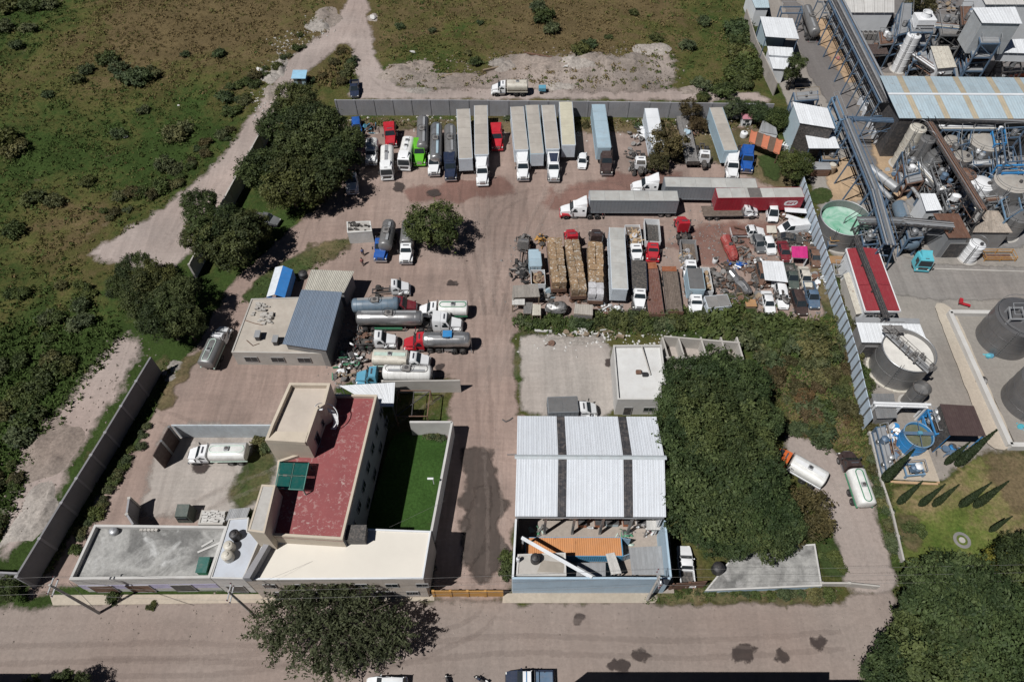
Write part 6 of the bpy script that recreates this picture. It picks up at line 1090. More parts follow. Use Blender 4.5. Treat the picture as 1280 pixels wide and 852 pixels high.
# clutter in the walled yard
for k, (u, v, mt, l) in enumerate(((727, 655, 'rusty_steel', 'orange brown crate under the warehouse eave, leftmost of three'), (748, 655, 'rusty_steel', 'orange brown crate under the warehouse eave, middle of three'), (783, 654, 'rusty_steel', 'orange brown crate under the warehouse eave, rightmost of three'), (764, 654, 'pale_blue_sheet', 'pale blue machine between two orange crates'), (802, 653, 'white_paint', 'white machine right of the orange crates'))):
    t = thing('crate' if mt == 'rusty_steel' else 'machine', l, 'crate' if mt == 'rusty_steel' else 'machine', G(u, v)); wd = 1.1 if k < 3 else 1.6
    part('body', MB().rbox(-wd/2, wd/2, -.6, .6, .1, 1.3, .04), M('crate_rust', (.36, .13, .06), .7, rust=.1) if k < 3 else MATS[mt], t); part('frame', MB().box(-wd/2-.03, wd/2+.03, -.63, .63, 0, .098).box(-wd/2-.03, wd/2+.03, -.63, .63, 1.302, 1.36), MATS['dark_metal'], t, smooth=0)
    if k in (0, 2): part('prop', MB().bar((wd*.6, -.4, 0), (wd*1.1, -1.2, 1.9), .2), MATS['white_sheet'], t, smooth=0)
for u, v, l, s in ((672, 663, 'green hose reel and barrel at the left of the container yard', 1), (781, 672, 'green garden hose coiled at the container door', 2), (815, 664, 'pile of pale tarpaulin and scrap in the right corner of the container yard', 3)): junk(l, u, v, 1.2, .9, 26, ['green_trim', 'scrap_grey', 'pale_green'] if s != 3 else ['pale_green', 'scrap_grey', 'white_paint', 'maroon_paint'], 70+s, .8, 'clutter', 'clutter')
for px, n, l, h, mt in (([(722, 703), (757, 703), (757, 721), (720, 721)], 14, 'grey slatted roof panel over the front of the container yard', 3., 'galvanised'), ([(757, 692), (768, 690), (777, 716), (764, 718)], 4, 'pale board roof leaning beside the slatted panel', 2.6, 'concrete_pale'), ([(786, 684), (829, 682), (833, 718), (790, 718)], 12, 'weathered grey planking over the right part of the container yard', 2.8, 'galvanised'), ([(808, 650), (826, 650), (828, 662), (808, 662)], 5, 'small pale sheet roof in the back right corner of the container yard', 3., 'concrete_pale')): canopy('lean_to', l, px, h, MATS[mt], MATS['steel'], n, cat='lean-to')
# ---------------------------------------------------------------- the process plant at the right
def vtank(label, u, v, z, r, h, mat, top='cone', topm=None, name='storage_tank', ring=None, bands=3, group=None):
    """upright tank; u, v is the middle of its top at height z (= h)"""
    p = G(u, v, z); p.z = 0; t = thing(name, label, 'tank', p, 0, group); mt = MATS[mat]; tm = MATS[topm or mat]; n = 36 if r > 2 else 24
    part('base_ring', MB().lathe([(r+.35, 0), (r+.35, .12), (r+.05, .14)], n), MATS[ring or 'concrete'], t)
    if top == 'open':
        part('shell', MB().lathe([(r, .14), (r, h), (r-.07, h), (r-.07, .3)], n), mt, t, smooth=40); part('rim', MB().tube([((r+.02)*math.cos(a), (r+.02)*math.sin(a), h) for a in [i/n*2*math.pi for i in range(n)]], .09, 6, closed=True), tm, t)
    else:
        part('shell', MB().lathe([(r, .14), (r, h)], n), mt, t, smooth=40); d = r*.16 if top == 'cone' else .04
        part('roof', MB().lathe([(r+.03, h+.004), (r*.96, h+.05), (r*.3, h+d), (.05, h+d*1.1)], n), tm, t, smooth=40); part('manhole', MB().lathe([(.02, h+d*.6), (.28, h+d*.6), (.28, h+d+.3), (.05, h+d+.32)], 12, (r*.35, -r*.2, 0)), MATS['dark_metal'], t)
        m = 10; part('handrail', MB().tube([(r*.97*math.cos(a), r*.97*math.sin(a), h+.9) for a in [i/20*math.pi*2 for i in range(20)]], .035, 5, closed=True), MATS['steel'], t)
    for i in range(bands): zz = h*(i+1)/(bands+1); part('band', MB().lathe([(r-.01, zz-.05), (r+.04, zz-.04), (r+.04, zz+.04), (r-.01, zz+.05)], n), mt, t)
    a = -2.2; x, y = (r+.18)*math.cos(a), (r+.18)*math.sin(a); mb = MB().bar((x-.2, y, .1), (x-.2, y, h+.9), .05).bar((x+.2, y, .1), (x+.2, y, h+.9), .05)
    for i in range(int(h/.45)): mb.bar((x-.2, y, .4+i*.45), (x+.2, y, .4+i*.45), .035)
    part('ladder', mb, MATS['steel'], t, smooth=0); return t
def pipe_rack(label, pts, z, w=2.4, bents=6, pipes=6, mats=('pipe_grey', 'galvanised', 'steel_blue'), steel='steel_blue', deck=None, splay=.0, pr=.1, name='pipe_rack', cat='pipe rack', seed=0, second=True):
    P = [G(u, v, z) for u, v in pts]; o = Vector((P[0].x, P[0].y, 0)); t = thing(name, label, cat, o); rnd = random.Random(seed)
    Q = [p-o for p in P]; L = [(b-a).length for a, b in zip(Q[:-1], Q[1:])]; st = MATS[steel]
    for a, b in zip(Q[:-1], Q[1:]):
        d = (b-a).normalized(); s = Vector((-d.y, d.x, 0)); k = max(1, round(bents*(b-a).length/sum(L)))
        for i in range(k+1):
            c = a+(b-a)*i/k; l, r = c+s*w/2, c-s*w/2; lg = lambda q, sg: Vector((q.x+s.x*sg*splay, q.y+s.y*sg*splay, 0))
            for q, sg in ((l, 1), (r, -1)): part('post', MB().bar(lg(q, sg), q, .2), st, t, smooth=0)
            part('cross_beam', MB().bar(l+s*.2, r-s*.2, .2, .26), st, t, smooth=0)
            if second: part('cross_beam', MB().bar((l.x, l.y, z*.62), (r.x, r.y, z*.62), .16, .2), st, t, smooth=0)
            if i < k and i % 2 == 0:
                c2 = a+(b-a)*(i+1)/k
                for sg in (1, -1): part('brace', MB().bar((c.x+s.x*sg*w/2, c.y+s.y*sg*w/2, z*.1), (c2.x+s.x*sg*w/2, c2.y+s.y*sg*w/2, z*.9), .08), st, t, smooth=0)
        for sg in (1, -1): part('girder', MB().bar(a+s*sg*w/2+Vector((0, 0, .02)), b+s*sg*w/2+Vector((0, 0, .02)), .22, .3), st, t, smooth=0)
        if deck: part('deck', MB().bar(a+Vector((0, 0, .22)), b+Vector((0, 0, .22)), w*.8, .06), MATS[deck], t, smooth=0); [part('handrail', MB().tube([a+s*sg*w*.46+Vector((0, 0, 1.2)), b+s*sg*w*.46+Vector((0, 0, 1.2))], .05, 5), st, t) for sg in (1, -1)]
        for j in range(pipes):
            y = -w*.42+w*.84*(j+.5)/pipes; r = pr*rnd.uniform(.6, 1.6); e = Vector((0, 0, .17+r)); part('pipe', MB().tube([a+s*y+e-d*.4, b+s*y+e+d*.4], r, 8), MATS[mats[rnd.randrange(len(mats))]], t)
            if j % 2: r *= .8; e = Vector((0, 0, -z*.38+.12+r)); part('pipe', MB().tube([a+s*y+e, b+s*y+e], r, 8), MATS[mats[rnd.randrange(len(mats))]], t)
    return t
def tower(label, px, z, levels=2, steel='steel_blue', deck='galvanised', cat='platform', rail='galvanised', name='steel_platform', brace=True, kit=0, seed=1):
    P = [G(u, v, z) for u, v in px]; o = sum(P, Vector())/4; o.z = 0; t = thing(name, label, cat, o); Q = [p-o for p in P]; st = MATS[steel]; rnd = random.Random(seed)
    for q in Q: part('post', MB().bar((q.x, q.y, 0), (q.x, q.y, z+.02), .24), st, t, smooth=0)
    for l in range(1, levels+1):
        zz = z*l/levels
        for i in range(4):
            a, b = Q[i], Q[(i+1) % 4]; part('beam', MB().bar((a.x, a.y, zz-.15), (b.x, b.y, zz-.15), .18, .24), st, t, smooth=0)
            if brace and i % 2 == l % 2: part('brace', MB().bar((a.x, a.y, zz-z/levels+.1), (b.x, b.y, zz-.3), .12), st, t, smooth=0)
            if l == levels: part('handrail', MB().tube([(a.x, a.y, zz+1.), (b.x, b.y, zz+1.)], .05, 5), MATS[rail], t)
        if deck: part('deck', MB().prism([(q.x*.96, q.y*.96) for q in Q], zz-.02, zz+.04), MATS[deck], t, smooth=0)
        for j in range(kit):
            f, g = rnd.uniform(.2, .8), rnd.uniform(.2, .8); c = Q[0].lerp(Q[1], f).lerp(Q[3].lerp(Q[2], f), g); s = rnd.uniform(.25, .6); mt = MATS[rnd.choice(('pipe_grey', 'galvanised', 'white_paint', 'pipe_grey', 'steel_blue', 'tank_steel'))]
            part('vessel', MB().lathe([(s*.3, zz+.05), (s, zz+.3), (s, zz+s*2.2), (s*.3, zz+s*2.6)], 12, (c.x, c.y, 0)), mt, t)
    return t
def hall(label, px, h, roofm, wallm, n=6, name='plant_building', hz=None, win=0, ribs=2, cat='building', doors=0, z0=-.05, front=None):
    P = [G(u, v, z) for (u, v), z in zip(px, hz or [h]*4)]; o = sum(P, Vector())/4; o.z = 0; t = thing(name, label, cat, o); sheets(t, P[0], P[1], P[2], P[3], n, roofm, ribs=ribs, rib=.05)
    q = inset([(p.x-o.x, p.y-o.y) for p in P], .25); q2 = inset(q, .2); z = [p.z-.06 for p in P]
    for i in range(4): j = (i+1) % 4; part('wall', MB().prism([q[i], q[j], q2[j], q2[i]], z0, [z[i], z[j], z[j], z[i]]), front if front and i == 2 else wallm, t, smooth=0)
    for k in range(win): opening(t, q[3], q[2], 1+k*2.6, 1.4, min(z[2], z[3])*.5, 1.1)
    for k in range(doors): opening(t, q[3], q[2], .8+k*4, 3, 0, min(z[2], z[3])*.72, 'door', MATS['dark_metal'], out=.05)
    return t
ws, gv = MATS['white_sheet'], MATS['galvanised']
# west edge of the plant
wall_run('boundary_wall', 'weathered pale wall along the upper left edge of the plant', [(934, 12), (946, 50), (972, 104)], 3., M('wall_rusty', (.34, .31, .28), .8, 0, .2, .5, rust=.08), .2, 5.)
canopy('canopy', 'large white roofed open shed at the top of the plant road', [(950, 21), (991, 23.5), (999, 49), (957, 46)], 6.5, ws, MATS['steel_blue'], 7, walls=(0,), wallm=MATS['pale_blue_sheet'])
hall('upper of two small white roofed sheds below the large open shed', [(959, 58), (991, 60), (992, 71), (961, 69)], 4., ws, ws, 4); hall('lower white roofed shed beside the slender dark tree', [(961, 71), (989, 73), (983, 87), (966, 86)], 3.4, ws, ws, 4)
t = thing('low_wall', 'blank white wall below the small white sheds', 'wall', G(975, 98)); part('panel', MB().box(-2., 2., -.15, .15, 0, 2.4), ws, t, smooth=0); part('coping', MB().box(-2.05, 2.05, -.2, .2, 2.402, 2.47), cw, t, smooth=0)
trailer('black tank trailer standing on the plant road', (1009, 6), (1021, 38), 3.2, 3.2, 'tank', 'tank_grey'); tower('blue steel gate frame over the top of the plant road', [(976, 8), (1002, 8), (1003, 16), (977, 16)], 5, 1, deck=None, brace=False)
hall('pale blue roofed lean-to at the very top of the plant', [(934, -14), (958, -14), (962, 10), (944, 10)], 4.5, MATS['pale_blue_sheet'], ws, 4)
hall('white roofed workshop with a shade-painted front by the blue sheet fence', [(990.6, 127.6), (1034.6, 135.5), (1044, 161), (999.4, 154)], 7, ws, MATS['pale_blue_sheet'], 7, front=MATS['scrap_dark']); canopy('canopy', 'bright white flat canopy in front of the white roofed workshop', [(1006.4, 168), (1043.4, 169), (1049.5, 185.7), (1010.8, 185.7)], 4.4, ws, MATS['steel_blue'], 6)  # workshop front wall coloured dark to stand in for its shaded opening
tower('small timber loaded platform behind the white roofed workshop', [(992, 116), (1022, 114), (1023, 124), (994, 126)], 4.5, 2, kit=2, rail='timber'); t = thing('container', 'dark open topped box container below the bright white canopy', 'container', G(1021, 217)); part('body', MB().rbox(-1.8, 1.8, -.9, .9, .1, 1.8, .04), MATS['rusty_steel'], t); part('cover', MB().hull([(-1.85, -.95, 1.8), (1.85, -.95, 1.8), (1.85, .95, 1.8), (-1.85, .95, 1.8), (-1.7, -.5, 2.2), (1.7, -.5, 2.2), (1.7, .6, 2.2), (-1.7, .6, 2.2)]), MATS['galvanised'], t)
t = thing('drum', 'tan round drum standing beside the dark open topped container', 'drum', G(1037, 215)); part('body', MB().lathe([(.9, 0), (.9, 1.6), (.6, 1.8)], 18), MATS['timber'], t); part('lid', MB().lathe([(.6, 1.8), (.6, 1.86)], 14), MATS['tank_cream'], t)
# racks and the road bridges
pipe_rack('long blue pipe rack running down the plant beside the road', [(1038, -14), (1110, 128)], 8., 3.2, 9, 14, mats=('pipe_grey', 'galvanised', 'steel_blue', 'dark_metal'), splay=.7, seed=3, pr=.13)
pipe_rack('grey decked rack continuing down to the green tank', [(1057, 149), (1094, 240), (1112, 305)], 7., 1.7, 7, 3, deck='pipe_grey', splay=1.1, seed=4, mats=('pipe_grey', 'galvanised'))
pipe_rack('thin pipe bridge crossing the plant road', [(1056, 148), (1124, 151)], 7., .9, 1, 3, seed=5, pr=.07, second=False); pipe_rack('pipe bridge running right from the green tank to the brown roof', [(1074, 276), (1132, 277), (1188, 282)], 6., 1.6, 4, 6, seed=6, mats=('pipe_grey', 'dark_metal', 'galvanised'), steel='dark_metal', pr=.08)
tower('pale blue lattice portal standing beside the plant road', [(1040, 122), (1046, 120), (1057, 148), (1051, 150)], 7.5, 4, steel='steel_blue_pale', deck=None)
pipe_rack('pair of dark pipes laid along the middle of the red roof', [(1070, 298), (1108, 396)], 5.4, .7, 3, 2, seed=7, mats=('dark_metal', 'pipe_grey'), steel='dark_metal', pr=.14, second=False)
pipe_rack('dark narrow walkway slanting through the tank field', [(1160, 152), (1228, 262)], 8., 1.4, 6, 3, deck='rusty_steel', steel='dark_metal', seed=8, mats=('rusty_steel', 'pipe_grey')); pipe_rack('row of dark pipes along the edge of the big pale blue roof', [(1150, 146), (1290, 151)], 8.6, 1.6, 4, 6, steel='dark_metal', seed=9, mats=('dark_metal', 'pipe_grey', 'galvanised', 'rusty_steel'))
pipe_rack('blue pipe bridge crossing the right edge of the tank field', [(1250, 212), (1290, 211)], 6.5, 2., 2, 4, seed=10, steel='bright_blue', mats=('bright_blue', 'galvanised'))
for a, b, r, z, l in (((1086, 209), (1121, 236), .8, 4., 'fat silver duct slanting beside the decked rack'), ((1092, 226), (1114, 248), .4, 3., 'thin silver duct below the fat silver one'), ((1138, 232), (1162, 262), .3, 2.2, 'short silver pipe leading toward the white roofed control room')):
    A, B = G(*a, z), G(*b, z); t = thing('duct', l, 'duct', (A.x, A.y, 0)); d = B-A; part('pipe', MB().tube([(0, 0, z), (d.x, d.y, z)], r, 16), gv, t); [part('support', MB().box(d.x*f-.1, d.x*f+.1, d.y*f-.5, d.y*f+.5, 0, z-r*.9), MATS['steel_blue'], t, smooth=0) for f in (.1, .5, .9)]; [part('flange', MB().tube([(d.x*f, d.y*f, z), (d.x*(f+.02), d.y*(f+.02), z)], r*1.15, 16), MATS['steel'], t) for f in (0, .32, .65, .97)]
# wrapped pallets
for (u0, v0, du, dv, nx_, ny_), l in (((1073, 131, 6.4, 7, 3, 3), 'upper block by the road'), ((1085, 159, 6.2, 7, 3, 4), 'lower block by the road')):
    for i in range(nx_):
        for j in range(ny_):
            p = G(u0+i*du+j*3., v0+j*dv); t = thing('wrapped_pallet', 'wrapped pallet, '+ordn(j)+' row from the back, '+ordn(i)+' from the left, '+l, 'pallet', p, -.35, 'pallets of the '+l); part('load', lambda: MB().rbox(-.42, .42, -.5, .5, .15, 1.9, .06), M('wrap', (.55, .57, .6), .3, dirt=.1), t, key=('wpl',)); part('pallet', lambda: MB().box(-.45, .45, -.52, -.4, 0, .14).box(-.45, .45, -.06, .06, 0, .14).box(-.45, .45, .4, .52, 0, .14), MATS['timber'], t, key=('wpp',), smooth=0)
# big pale blue roof
t = thing('process_hall', 'long hall with a pale blue roof crossed by tan skylight strips', 'hall', G(1210, 190)); o = t.location
A, B, Rg0, Rg1, Cc, D = G(1099.5, 95, 9), G(1330, 98, 9), G(1110, 118, 10.2), G(1345, 119, 10.2), G(1360, 149, 9), G(1124, 148, 9); pb = M('hall_blue', (.38, .47, .52), .45, .05, .12, .25, dirt=.12, rust=.02); tn = M('skylight_tan', (.42, .36, .26), .5, 0, .15, .4, dirt=.15)
alt = {3, 8, 13, 19, 24, 30}; sheets(t, A, B, Rg1, Rg0, 33, pb, alt=alt, altmat=tn, ribs=2, rib=.04); sheets(t, Rg0, Rg1, Cc, D, 33, pb, alt=alt, altmat=tn, ribs=2, rib=.04)
part('ridge_cap', MB().bar(Rg0-o+Vector((0, 0, .1)), Rg1-o+Vector((0, 0, .1)), .5, .14), ws, t, smooth=0); q = inset(loc([A, B, Cc, D], o), .3); q2 = inset(q, .25)
for i in range(4): j = (i+1) % 4; part('wall', MB().prism([q[i], q[j], q2[j], q2[i]], 0, 8.85), MATS['dark_metal'], t, smooth=0)  # dark wall colour stands in for the shade of open sides
# upper right group
vtank('tall white column at the near side of the hall roof', 1143, 44, 8, 1.35, 8, 'white_paint', 'cone', bands=4); vtank('squat grey drum beside the tall white column', 1150, 70, 3, 1., 3, 'tank_grey')
t = tower('frame carrying a white cooling box with a round fan cowl', [(1137, 25), (1163, 25), (1166, 40), (1139, 40)], 8.5, 3, rail='white_paint', kit=0); part('cooling_box', MB().rbox(-1.9, 1.9, -1.5, 1.5, 8.6, 10.6, .05), MATS['white_paint'], t); part('fan_cowl', MB().lathe([(1., 10.6), (.85, 11.4), (.95, 11.6), (.8, 11.6), (.8, 10.9), (.1, 10.85)], 20), MATS['white_paint'], t); part('louvre', MB().box(-1.8, 1.8, -1.56, -1.5, 8.8, 9.1).box(-1.8, 1.8, -1.56, -1.5, 9.3, 9.5), MATS['dark_metal'], t, smooth=0)
canopy('canopy', 'brown sheet roof on posts beside the blue pipe rack', [(1081, 55.5), (1107, 56), (1111, 68), (1085, 68)], 4., M('roof_brown', (.07, .05, .045), .6, dirt=.15), MATS['steel_blue'], 5, walls=(0,), wallm=MATS['rusty_steel'])
hall('pale roofed hall with dark purlin lines at the top of the frame', [(1052, -18), (1118, -18), (1118, 16), (1056, 16)], 6, MATS['concrete_pale'], ws, 5)
for r in range(3):
    for k in range(5):
        t = thing('fan_unit', 'grey cooling fan box, '+ordn(k)+' from the left, '+('top', 'middle', 'bottom')[r]+' of three rows behind the rack', 'fan unit', G(1064+k*6.+r*4, 24+r*12.5), 0, 'fan boxes in the '+('top', 'middle', 'bottom')[r]+' row'); part('casing', lambda: MB().rbox(-.42, .42, -.7, .7, .3, 1.7, .04), MATS['scrap_grey'], t, key=('fuc',)); part('fan', lambda: MB().lathe([(.34, 1.7), (.34, 1.85), (.28, 1.85), (.28, 1.72)], 14), MATS['dark_metal'], t, key=('fuf',)); part('leg', lambda: MB().box(-.4, .4, -.6, -.5, 0, .298).box(-.4, .4, .5, .6, 0, .298), MATS['steel'], t, key=('ful',), smooth=0)
t = hall('white process building with a high roof and grey shaft walls', [(1215.5, 10), (1269, 9), (1278, 30), (1227.5, 29)], 15, ws, M('shaft_grey', (.4, .42, .43), .6, dirt=.15), 7, z0=8.5); hall('low white roofed wing right of the high process building', [(1246, 50), (1310, 48), (1320, 68), (1249, 66)], 8.5, ws, ws, 6, z0=6.5); hall('pale roof at the top right corner of the frame', [(1216, -24), (1300, -24), (1310, 6), (1232, 6)], 11, MATS['concrete_pale'], ws, 6)
tower('tall dark blue steel tower under the high process building', [(1222, 34), (1246, 34), (1250, 54), (1226, 54)], 12, 4, deck='galvanised', kit=2, seed=5); tower('rust stained platform with yellow rails below the process building', [(1205, 56), (1232, 54), (1236, 76), (1209, 79)], 7, 3, deck='rusty_steel', kit=3, seed=6); t = hall('open topped pale walled pump house behind the hall roof', [(1163, 58), (1186, 58), (1196, 84), (1172, 86)], 5.5, MATS['tank_cream'], ws, 3, doors=1); tower('blue framed bay with equipment right of the white cooling box', [(1172, 18), (1204, 18), (1206, 44), (1176, 44)], 6, 2, deck='scrap_grey', kit=4, seed=8, steel='pipe_grey'); tower('pale blue frame left of the white cooling box', [(1128, 4), (1140, 4), (1138, 40), (1122, 44)], 7, 3, kit=1, seed=9)
vtank('round grey vessel under a dark frame right of the white cooling box', 1190, 26, 6.5, 1.9, 4, 'tank_grey'); tag(link('tarpaulin', MB().hull([G(1262, 94, 0), G(1300, 92, 0), G(1300, 99, 0), G(1258, 99, 0), G(1275, 92, 1.4), G(1295, 92, 1.2)]).mesh('tarpaulin'), M('orange_tarp', (.5, .1, .04), .7)), 'orange tarpaulin heap at the right edge behind the hall roof', 'tarpaulin')
# tank field
for a in (('tall cream tank at the left of the tank field', 1148, 160, 8.3, 1.45, 8.3, 'tank_cream'), ('tall dark tank right behind the cream tank', 1160, 174, 8, 1.25, 8, 'tank_grey'), ('silver grey tank in the middle left of the tank field', 1172, 192, 6, 1.8, 6, 'tank_steel'), ('small cream topped drum near the hall wall', 1177, 162, 5, 1.1, 5, 'tank_cream'), ('rear of two flat topped grey tanks in the tank field', 1192, 176, 6, 1.65, 6, 'tank_grey'), ('front of two flat topped grey tanks in the tank field', 1204, 195, 6, 1.65, 6, 'tank_grey'), ('brown topped tank behind the white tank', 1210, 217, 5, 1.5, 5, 'rusty_steel'), ('wide grey tank at the back of the tank field', 1232, 176, 6, 3., 6, 'tank_grey'), ('bright white tank in the tank field', 1229, 229, 4.6, 2., 4.6, 'white_paint'), ('wide grey tank at the right edge of the tank field', 1265, 227, 6, 2.9, 6, 'tank_grey'), ('grey tank at the right edge below the lattice', 1273, 268, 4.5, 2.1, 4.5, 'tank_grey'), ('little white tank standing at the road edge', 1222, 305, 3.6, 1.3, 3.6, 'white_paint')): vtank(*a, topm='tank_top' if 'flat topped' in a[0] or 'wide' in a[0] else None)
tower('blue lattice tower above the right edge of the tank field', [(1252, 160), (1284, 158), (1288, 200), (1258, 202)], 9, 4, kit=1, seed=11, deck=None); tower('blue stair frame between the wide tanks', [(1200, 160), (1216, 158), (1212, 178), (1198, 182)], 7, 3, deck=None, seed=12); tower('blue frame at the right beside the grey tank', [(1252, 250), (1272, 238), (1278, 262), (1258, 274)], 5, 2, steel='steel_blue_pale', deck=None, seed=13); tower('dark frame full of pipes below the silver grey tank', [(1164, 208), (1196, 205), (1204, 232), (1174, 238)], 5, 2, steel='pipe_grey', deck=None, kit=5, seed=14); tower('equipment frame left of the silver grey tank', [(1128, 190), (1146, 186), (1150, 215), (1132, 220)], 4, 2, steel='steel_blue', deck=None, kit=6, seed=15); tower('pipe frame beside the white roofed control room', [(1176, 238), (1198, 238), (1204, 258), (1184, 262)], 4, 2, steel='pipe_grey', deck=None, kit=5, seed=16); tower('frame of vessels at the foot of the lattice', [(1236, 196), (1256, 194), (1262, 214), (1240, 216)], 4, 2, deck='galvanised', kit=4, seed=17)
junk('valves and pipework on the ground left of the tank field', 1128, 226, 2., 3.4, 60, ['pipe_grey', 'scrap_dark', 'steel_blue', 'galvanised'], 81, 1.2, 'pipework', 'pipework'); junk('tangle of pipes under the dark walkway', 1192, 232, 3., 3.6, 80, ['pipe_grey', 'scrap_dark', 'galvanised'], 82, 1.6, 'pipework', 'pipework'); junk('pipes and pumps in front of the wide rear tank', 1222, 200, 3., 2.4, 60, ['pipe_grey', 'steel_blue', 'galvanised'], 83, 1.4, 'pipework', 'pipework'); junk('dark hoses and valves between the rack and the pallets', 1066, 188, 1.6, 2.6, 40, ['scrap_dark', 'steel_blue', 'pipe_grey'], 84, 1.2, 'pipework', 'pipework'); junk('pumps and elbows beside the fat silver duct', 1112, 258, 2., 2., 40, ['scrap_dark', 'pipe_grey', 'galvanised'], 85, 1.2, 'pipework', 'pipework')
for k, (px, z, lv, st, dk, kit) in enumerate((([(1136, 168), (1156, 165), (1160, 184), (1140, 188)], 6, 3, 'pipe_grey', None, 2), ([(1180, 182), (1198, 180), (1200, 204), (1184, 208)], 6, 3, 'dark_metal', 'rusty_steel', 3), ([(1214, 182), (1234, 182), (1238, 204), (1218, 206)], 5, 2, 'steel_blue', None, 4), ([(1240, 160), (1256, 160), (1258, 178), (1244, 180)], 7, 3, 'bright_blue', None, 1), ([(1128, 206), (1148, 204), (1154, 226), (1134, 230)], 3.5, 2, 'rusty_steel', 'galvanised', 4), ([(1200, 236), (1216, 236), (1222, 256), (1204, 258)], 4, 2, 'steel_blue', 'galvanised', 4), ([(1240, 244), (1254, 242), (1258, 256), (1244, 260)], 3.5, 2, 'pipe_grey', None, 3), ([(1076, 288), (1094, 288), (1098, 304), (1080, 306)], 4, 2, 'steel_blue', None, 4), ([(1132, 282), (1150, 282), (1154, 296), (1136, 298)], 4.5, 2, 'steel_blue', 'pipe_grey', 2), ([(1098, 40), (1114, 40), (1118, 54), (1100, 56)], 5, 2, 'pipe_grey', 'rusty_steel', 4), ([(1140, 56), (1156, 56), (1160, 74), (1142, 76)], 4, 2, 'steel_blue', 'galvanised', 3), ([(1200, 8), (1214, 8), (1216, 30), (1202, 32)], 8, 3, 'dark_metal', 'rusty_steel', 4), ([(1252, 70), (1274, 70), (1278, 88), (1254, 90)], 5, 2, 'dark_metal', None, 4), ([(1026, 186), (1046, 186), (1048, 200), (1028, 200)], 2, 1, 'steel_blue', 'timber', 2))):
    tower(('grey', 'dark', 'blue', 'bright blue', 'rusty', 'blue decked', 'open grey', 'blue', 'blue plated', 'grey rusted', 'blue grated', 'tall dark', 'black', 'low blue')[k]+' pipe frame '+('at the tall cream tank', 'between the flat topped tanks', 'before the wide rear tank', 'at the hall corner', 'right of the fat silver duct', 'behind the white tank', 'left of the mottled roof', 'between green tank and red roof', 'above the turquoise lorry', 'right of the fan boxes', 'below the white cooling box', 'left of the high process building', 'at the right edge behind the hall', 'beside the dark open container')[k], px, z, lv, steel=st, deck=dk, kit=kit, seed=40+k, rail='pipe_grey')
for k, (a, b, z, n) in enumerate((((1130, 186), (1172, 232), 3.5, 6), ((1176, 160), (1240, 160), 7, 6), ((1196, 206), (1262, 204), 4.5, 6), ((1160, 226), (1216, 262), 3., 8), ((1142, 30), (1210, 36), 6., 5), ((1112, 48), (1176, 92), 4., 6), ((1234, 250), (1290, 244), 4., 5), ((1186, 232), (1198, 290), 2.6, 6))):
    pipe_rack('bundle of process pipes '+('crossing left of the grey tank', 'behind the flat topped tanks', 'before the wide right tank', 'slanting beside the control room', 'under the cooling box', 'slanting below the fan boxes', 'at the right edge above the mottled roof', 'running down to the brown roof')[k], [a, b], z, 1.4, 4, n, mats=('pipe_grey', 'galvanised', 'white_paint', 'rusty_steel', 'tank_cream'), steel=('pipe_grey', 'steel_blue', 'dark_metal')[k % 3], seed=60+k, pr=.11)
for k, (u, v, rx, ry, n, mats_, l) in enumerate(((1150, 92, 2.5, 1.2, 30, ('pipe_grey', 'scrap_dark'), 'pumps at the foot of the tall white column'), (1120, 30, 4, 3, 60, ('pipe_grey', 'rusty_steel', 'scrap_grey'), 'machinery between the fan boxes and the blue frame'), (1200, 92, 5, 1.5, 50, ('steel_blue', 'pipe_grey', 'rusty_steel'), 'pipes behind the edge of the hall roof'), (1180, 10, 5, 3, 60, ('scrap_grey', 'timber', 'pipe_grey'), 'machinery under the trees at the top of the plant'), (1090, 38, 3, 2.4, 40, ('rusty_steel', 'pipe_grey'), 'rusty machinery right of the fan boxes'), (1090, 285, 2.4, 2, 46, ('scrap_dark', 'pipe_grey', 'steel_blue'), 'dark pipe bends between the green tank and the red roof'))): junk(l, u, v, rx, ry, n, mats_, 90+k, 1.4, 'pipework', 'pipework')
hall('white roofed control room among the pipes', [(1150, 242), (1169, 242), (1178, 262.5), (1157.5, 264)], 5, ws, ws, 4, win=1); t = hall('brown rusted roof of a grey pump house', [(1166, 267), (1198.5, 267), (1214, 297.5), (1186, 297.5)], 5., M('roof_rust', (.12, .06, .04), .75, 0, .3, .5, dirt=.1, rust=.15), M('pump_wall', (.2, .21, .22), .7, dirt=.1), 6, doors=1); hall('tan mottled roof of a low open building', [(1229.5, 263), (1248, 263.8), (1266, 291), (1215.5, 290.6)], 4, M('roof_mottled', (.36, .31, .26), .8, 0, .3, 1.2, dirt=.1, rust=.14), MATS['concrete_dark'], 8)
P = G(1246, 322); t = thing('pit_guard', 'yellow guard rail round a dark pit at the road edge', 'guard rail', P)
for z in (.55, 1.1): part('rail', MB().tube([(-2.6, -.9, z), (2.6, -.9, z), (2.6, .9, z), (-2.6, .9, z)], .06, 6, closed=True), MATS['yellow_paint'], t)
for x in (-2.6, 0, 2.6):
    for y in (-.9, .9): part('post', MB().box(x-.05, x+.05, y-.05, y+.05, 0, 1.1), MATS['yellow_paint'], t, smooth=0)
part('pit_cover', MB().box(-2.4, 2.4, -.75, .75, .02, .12), MATS['rusty_steel'], t, smooth=0)
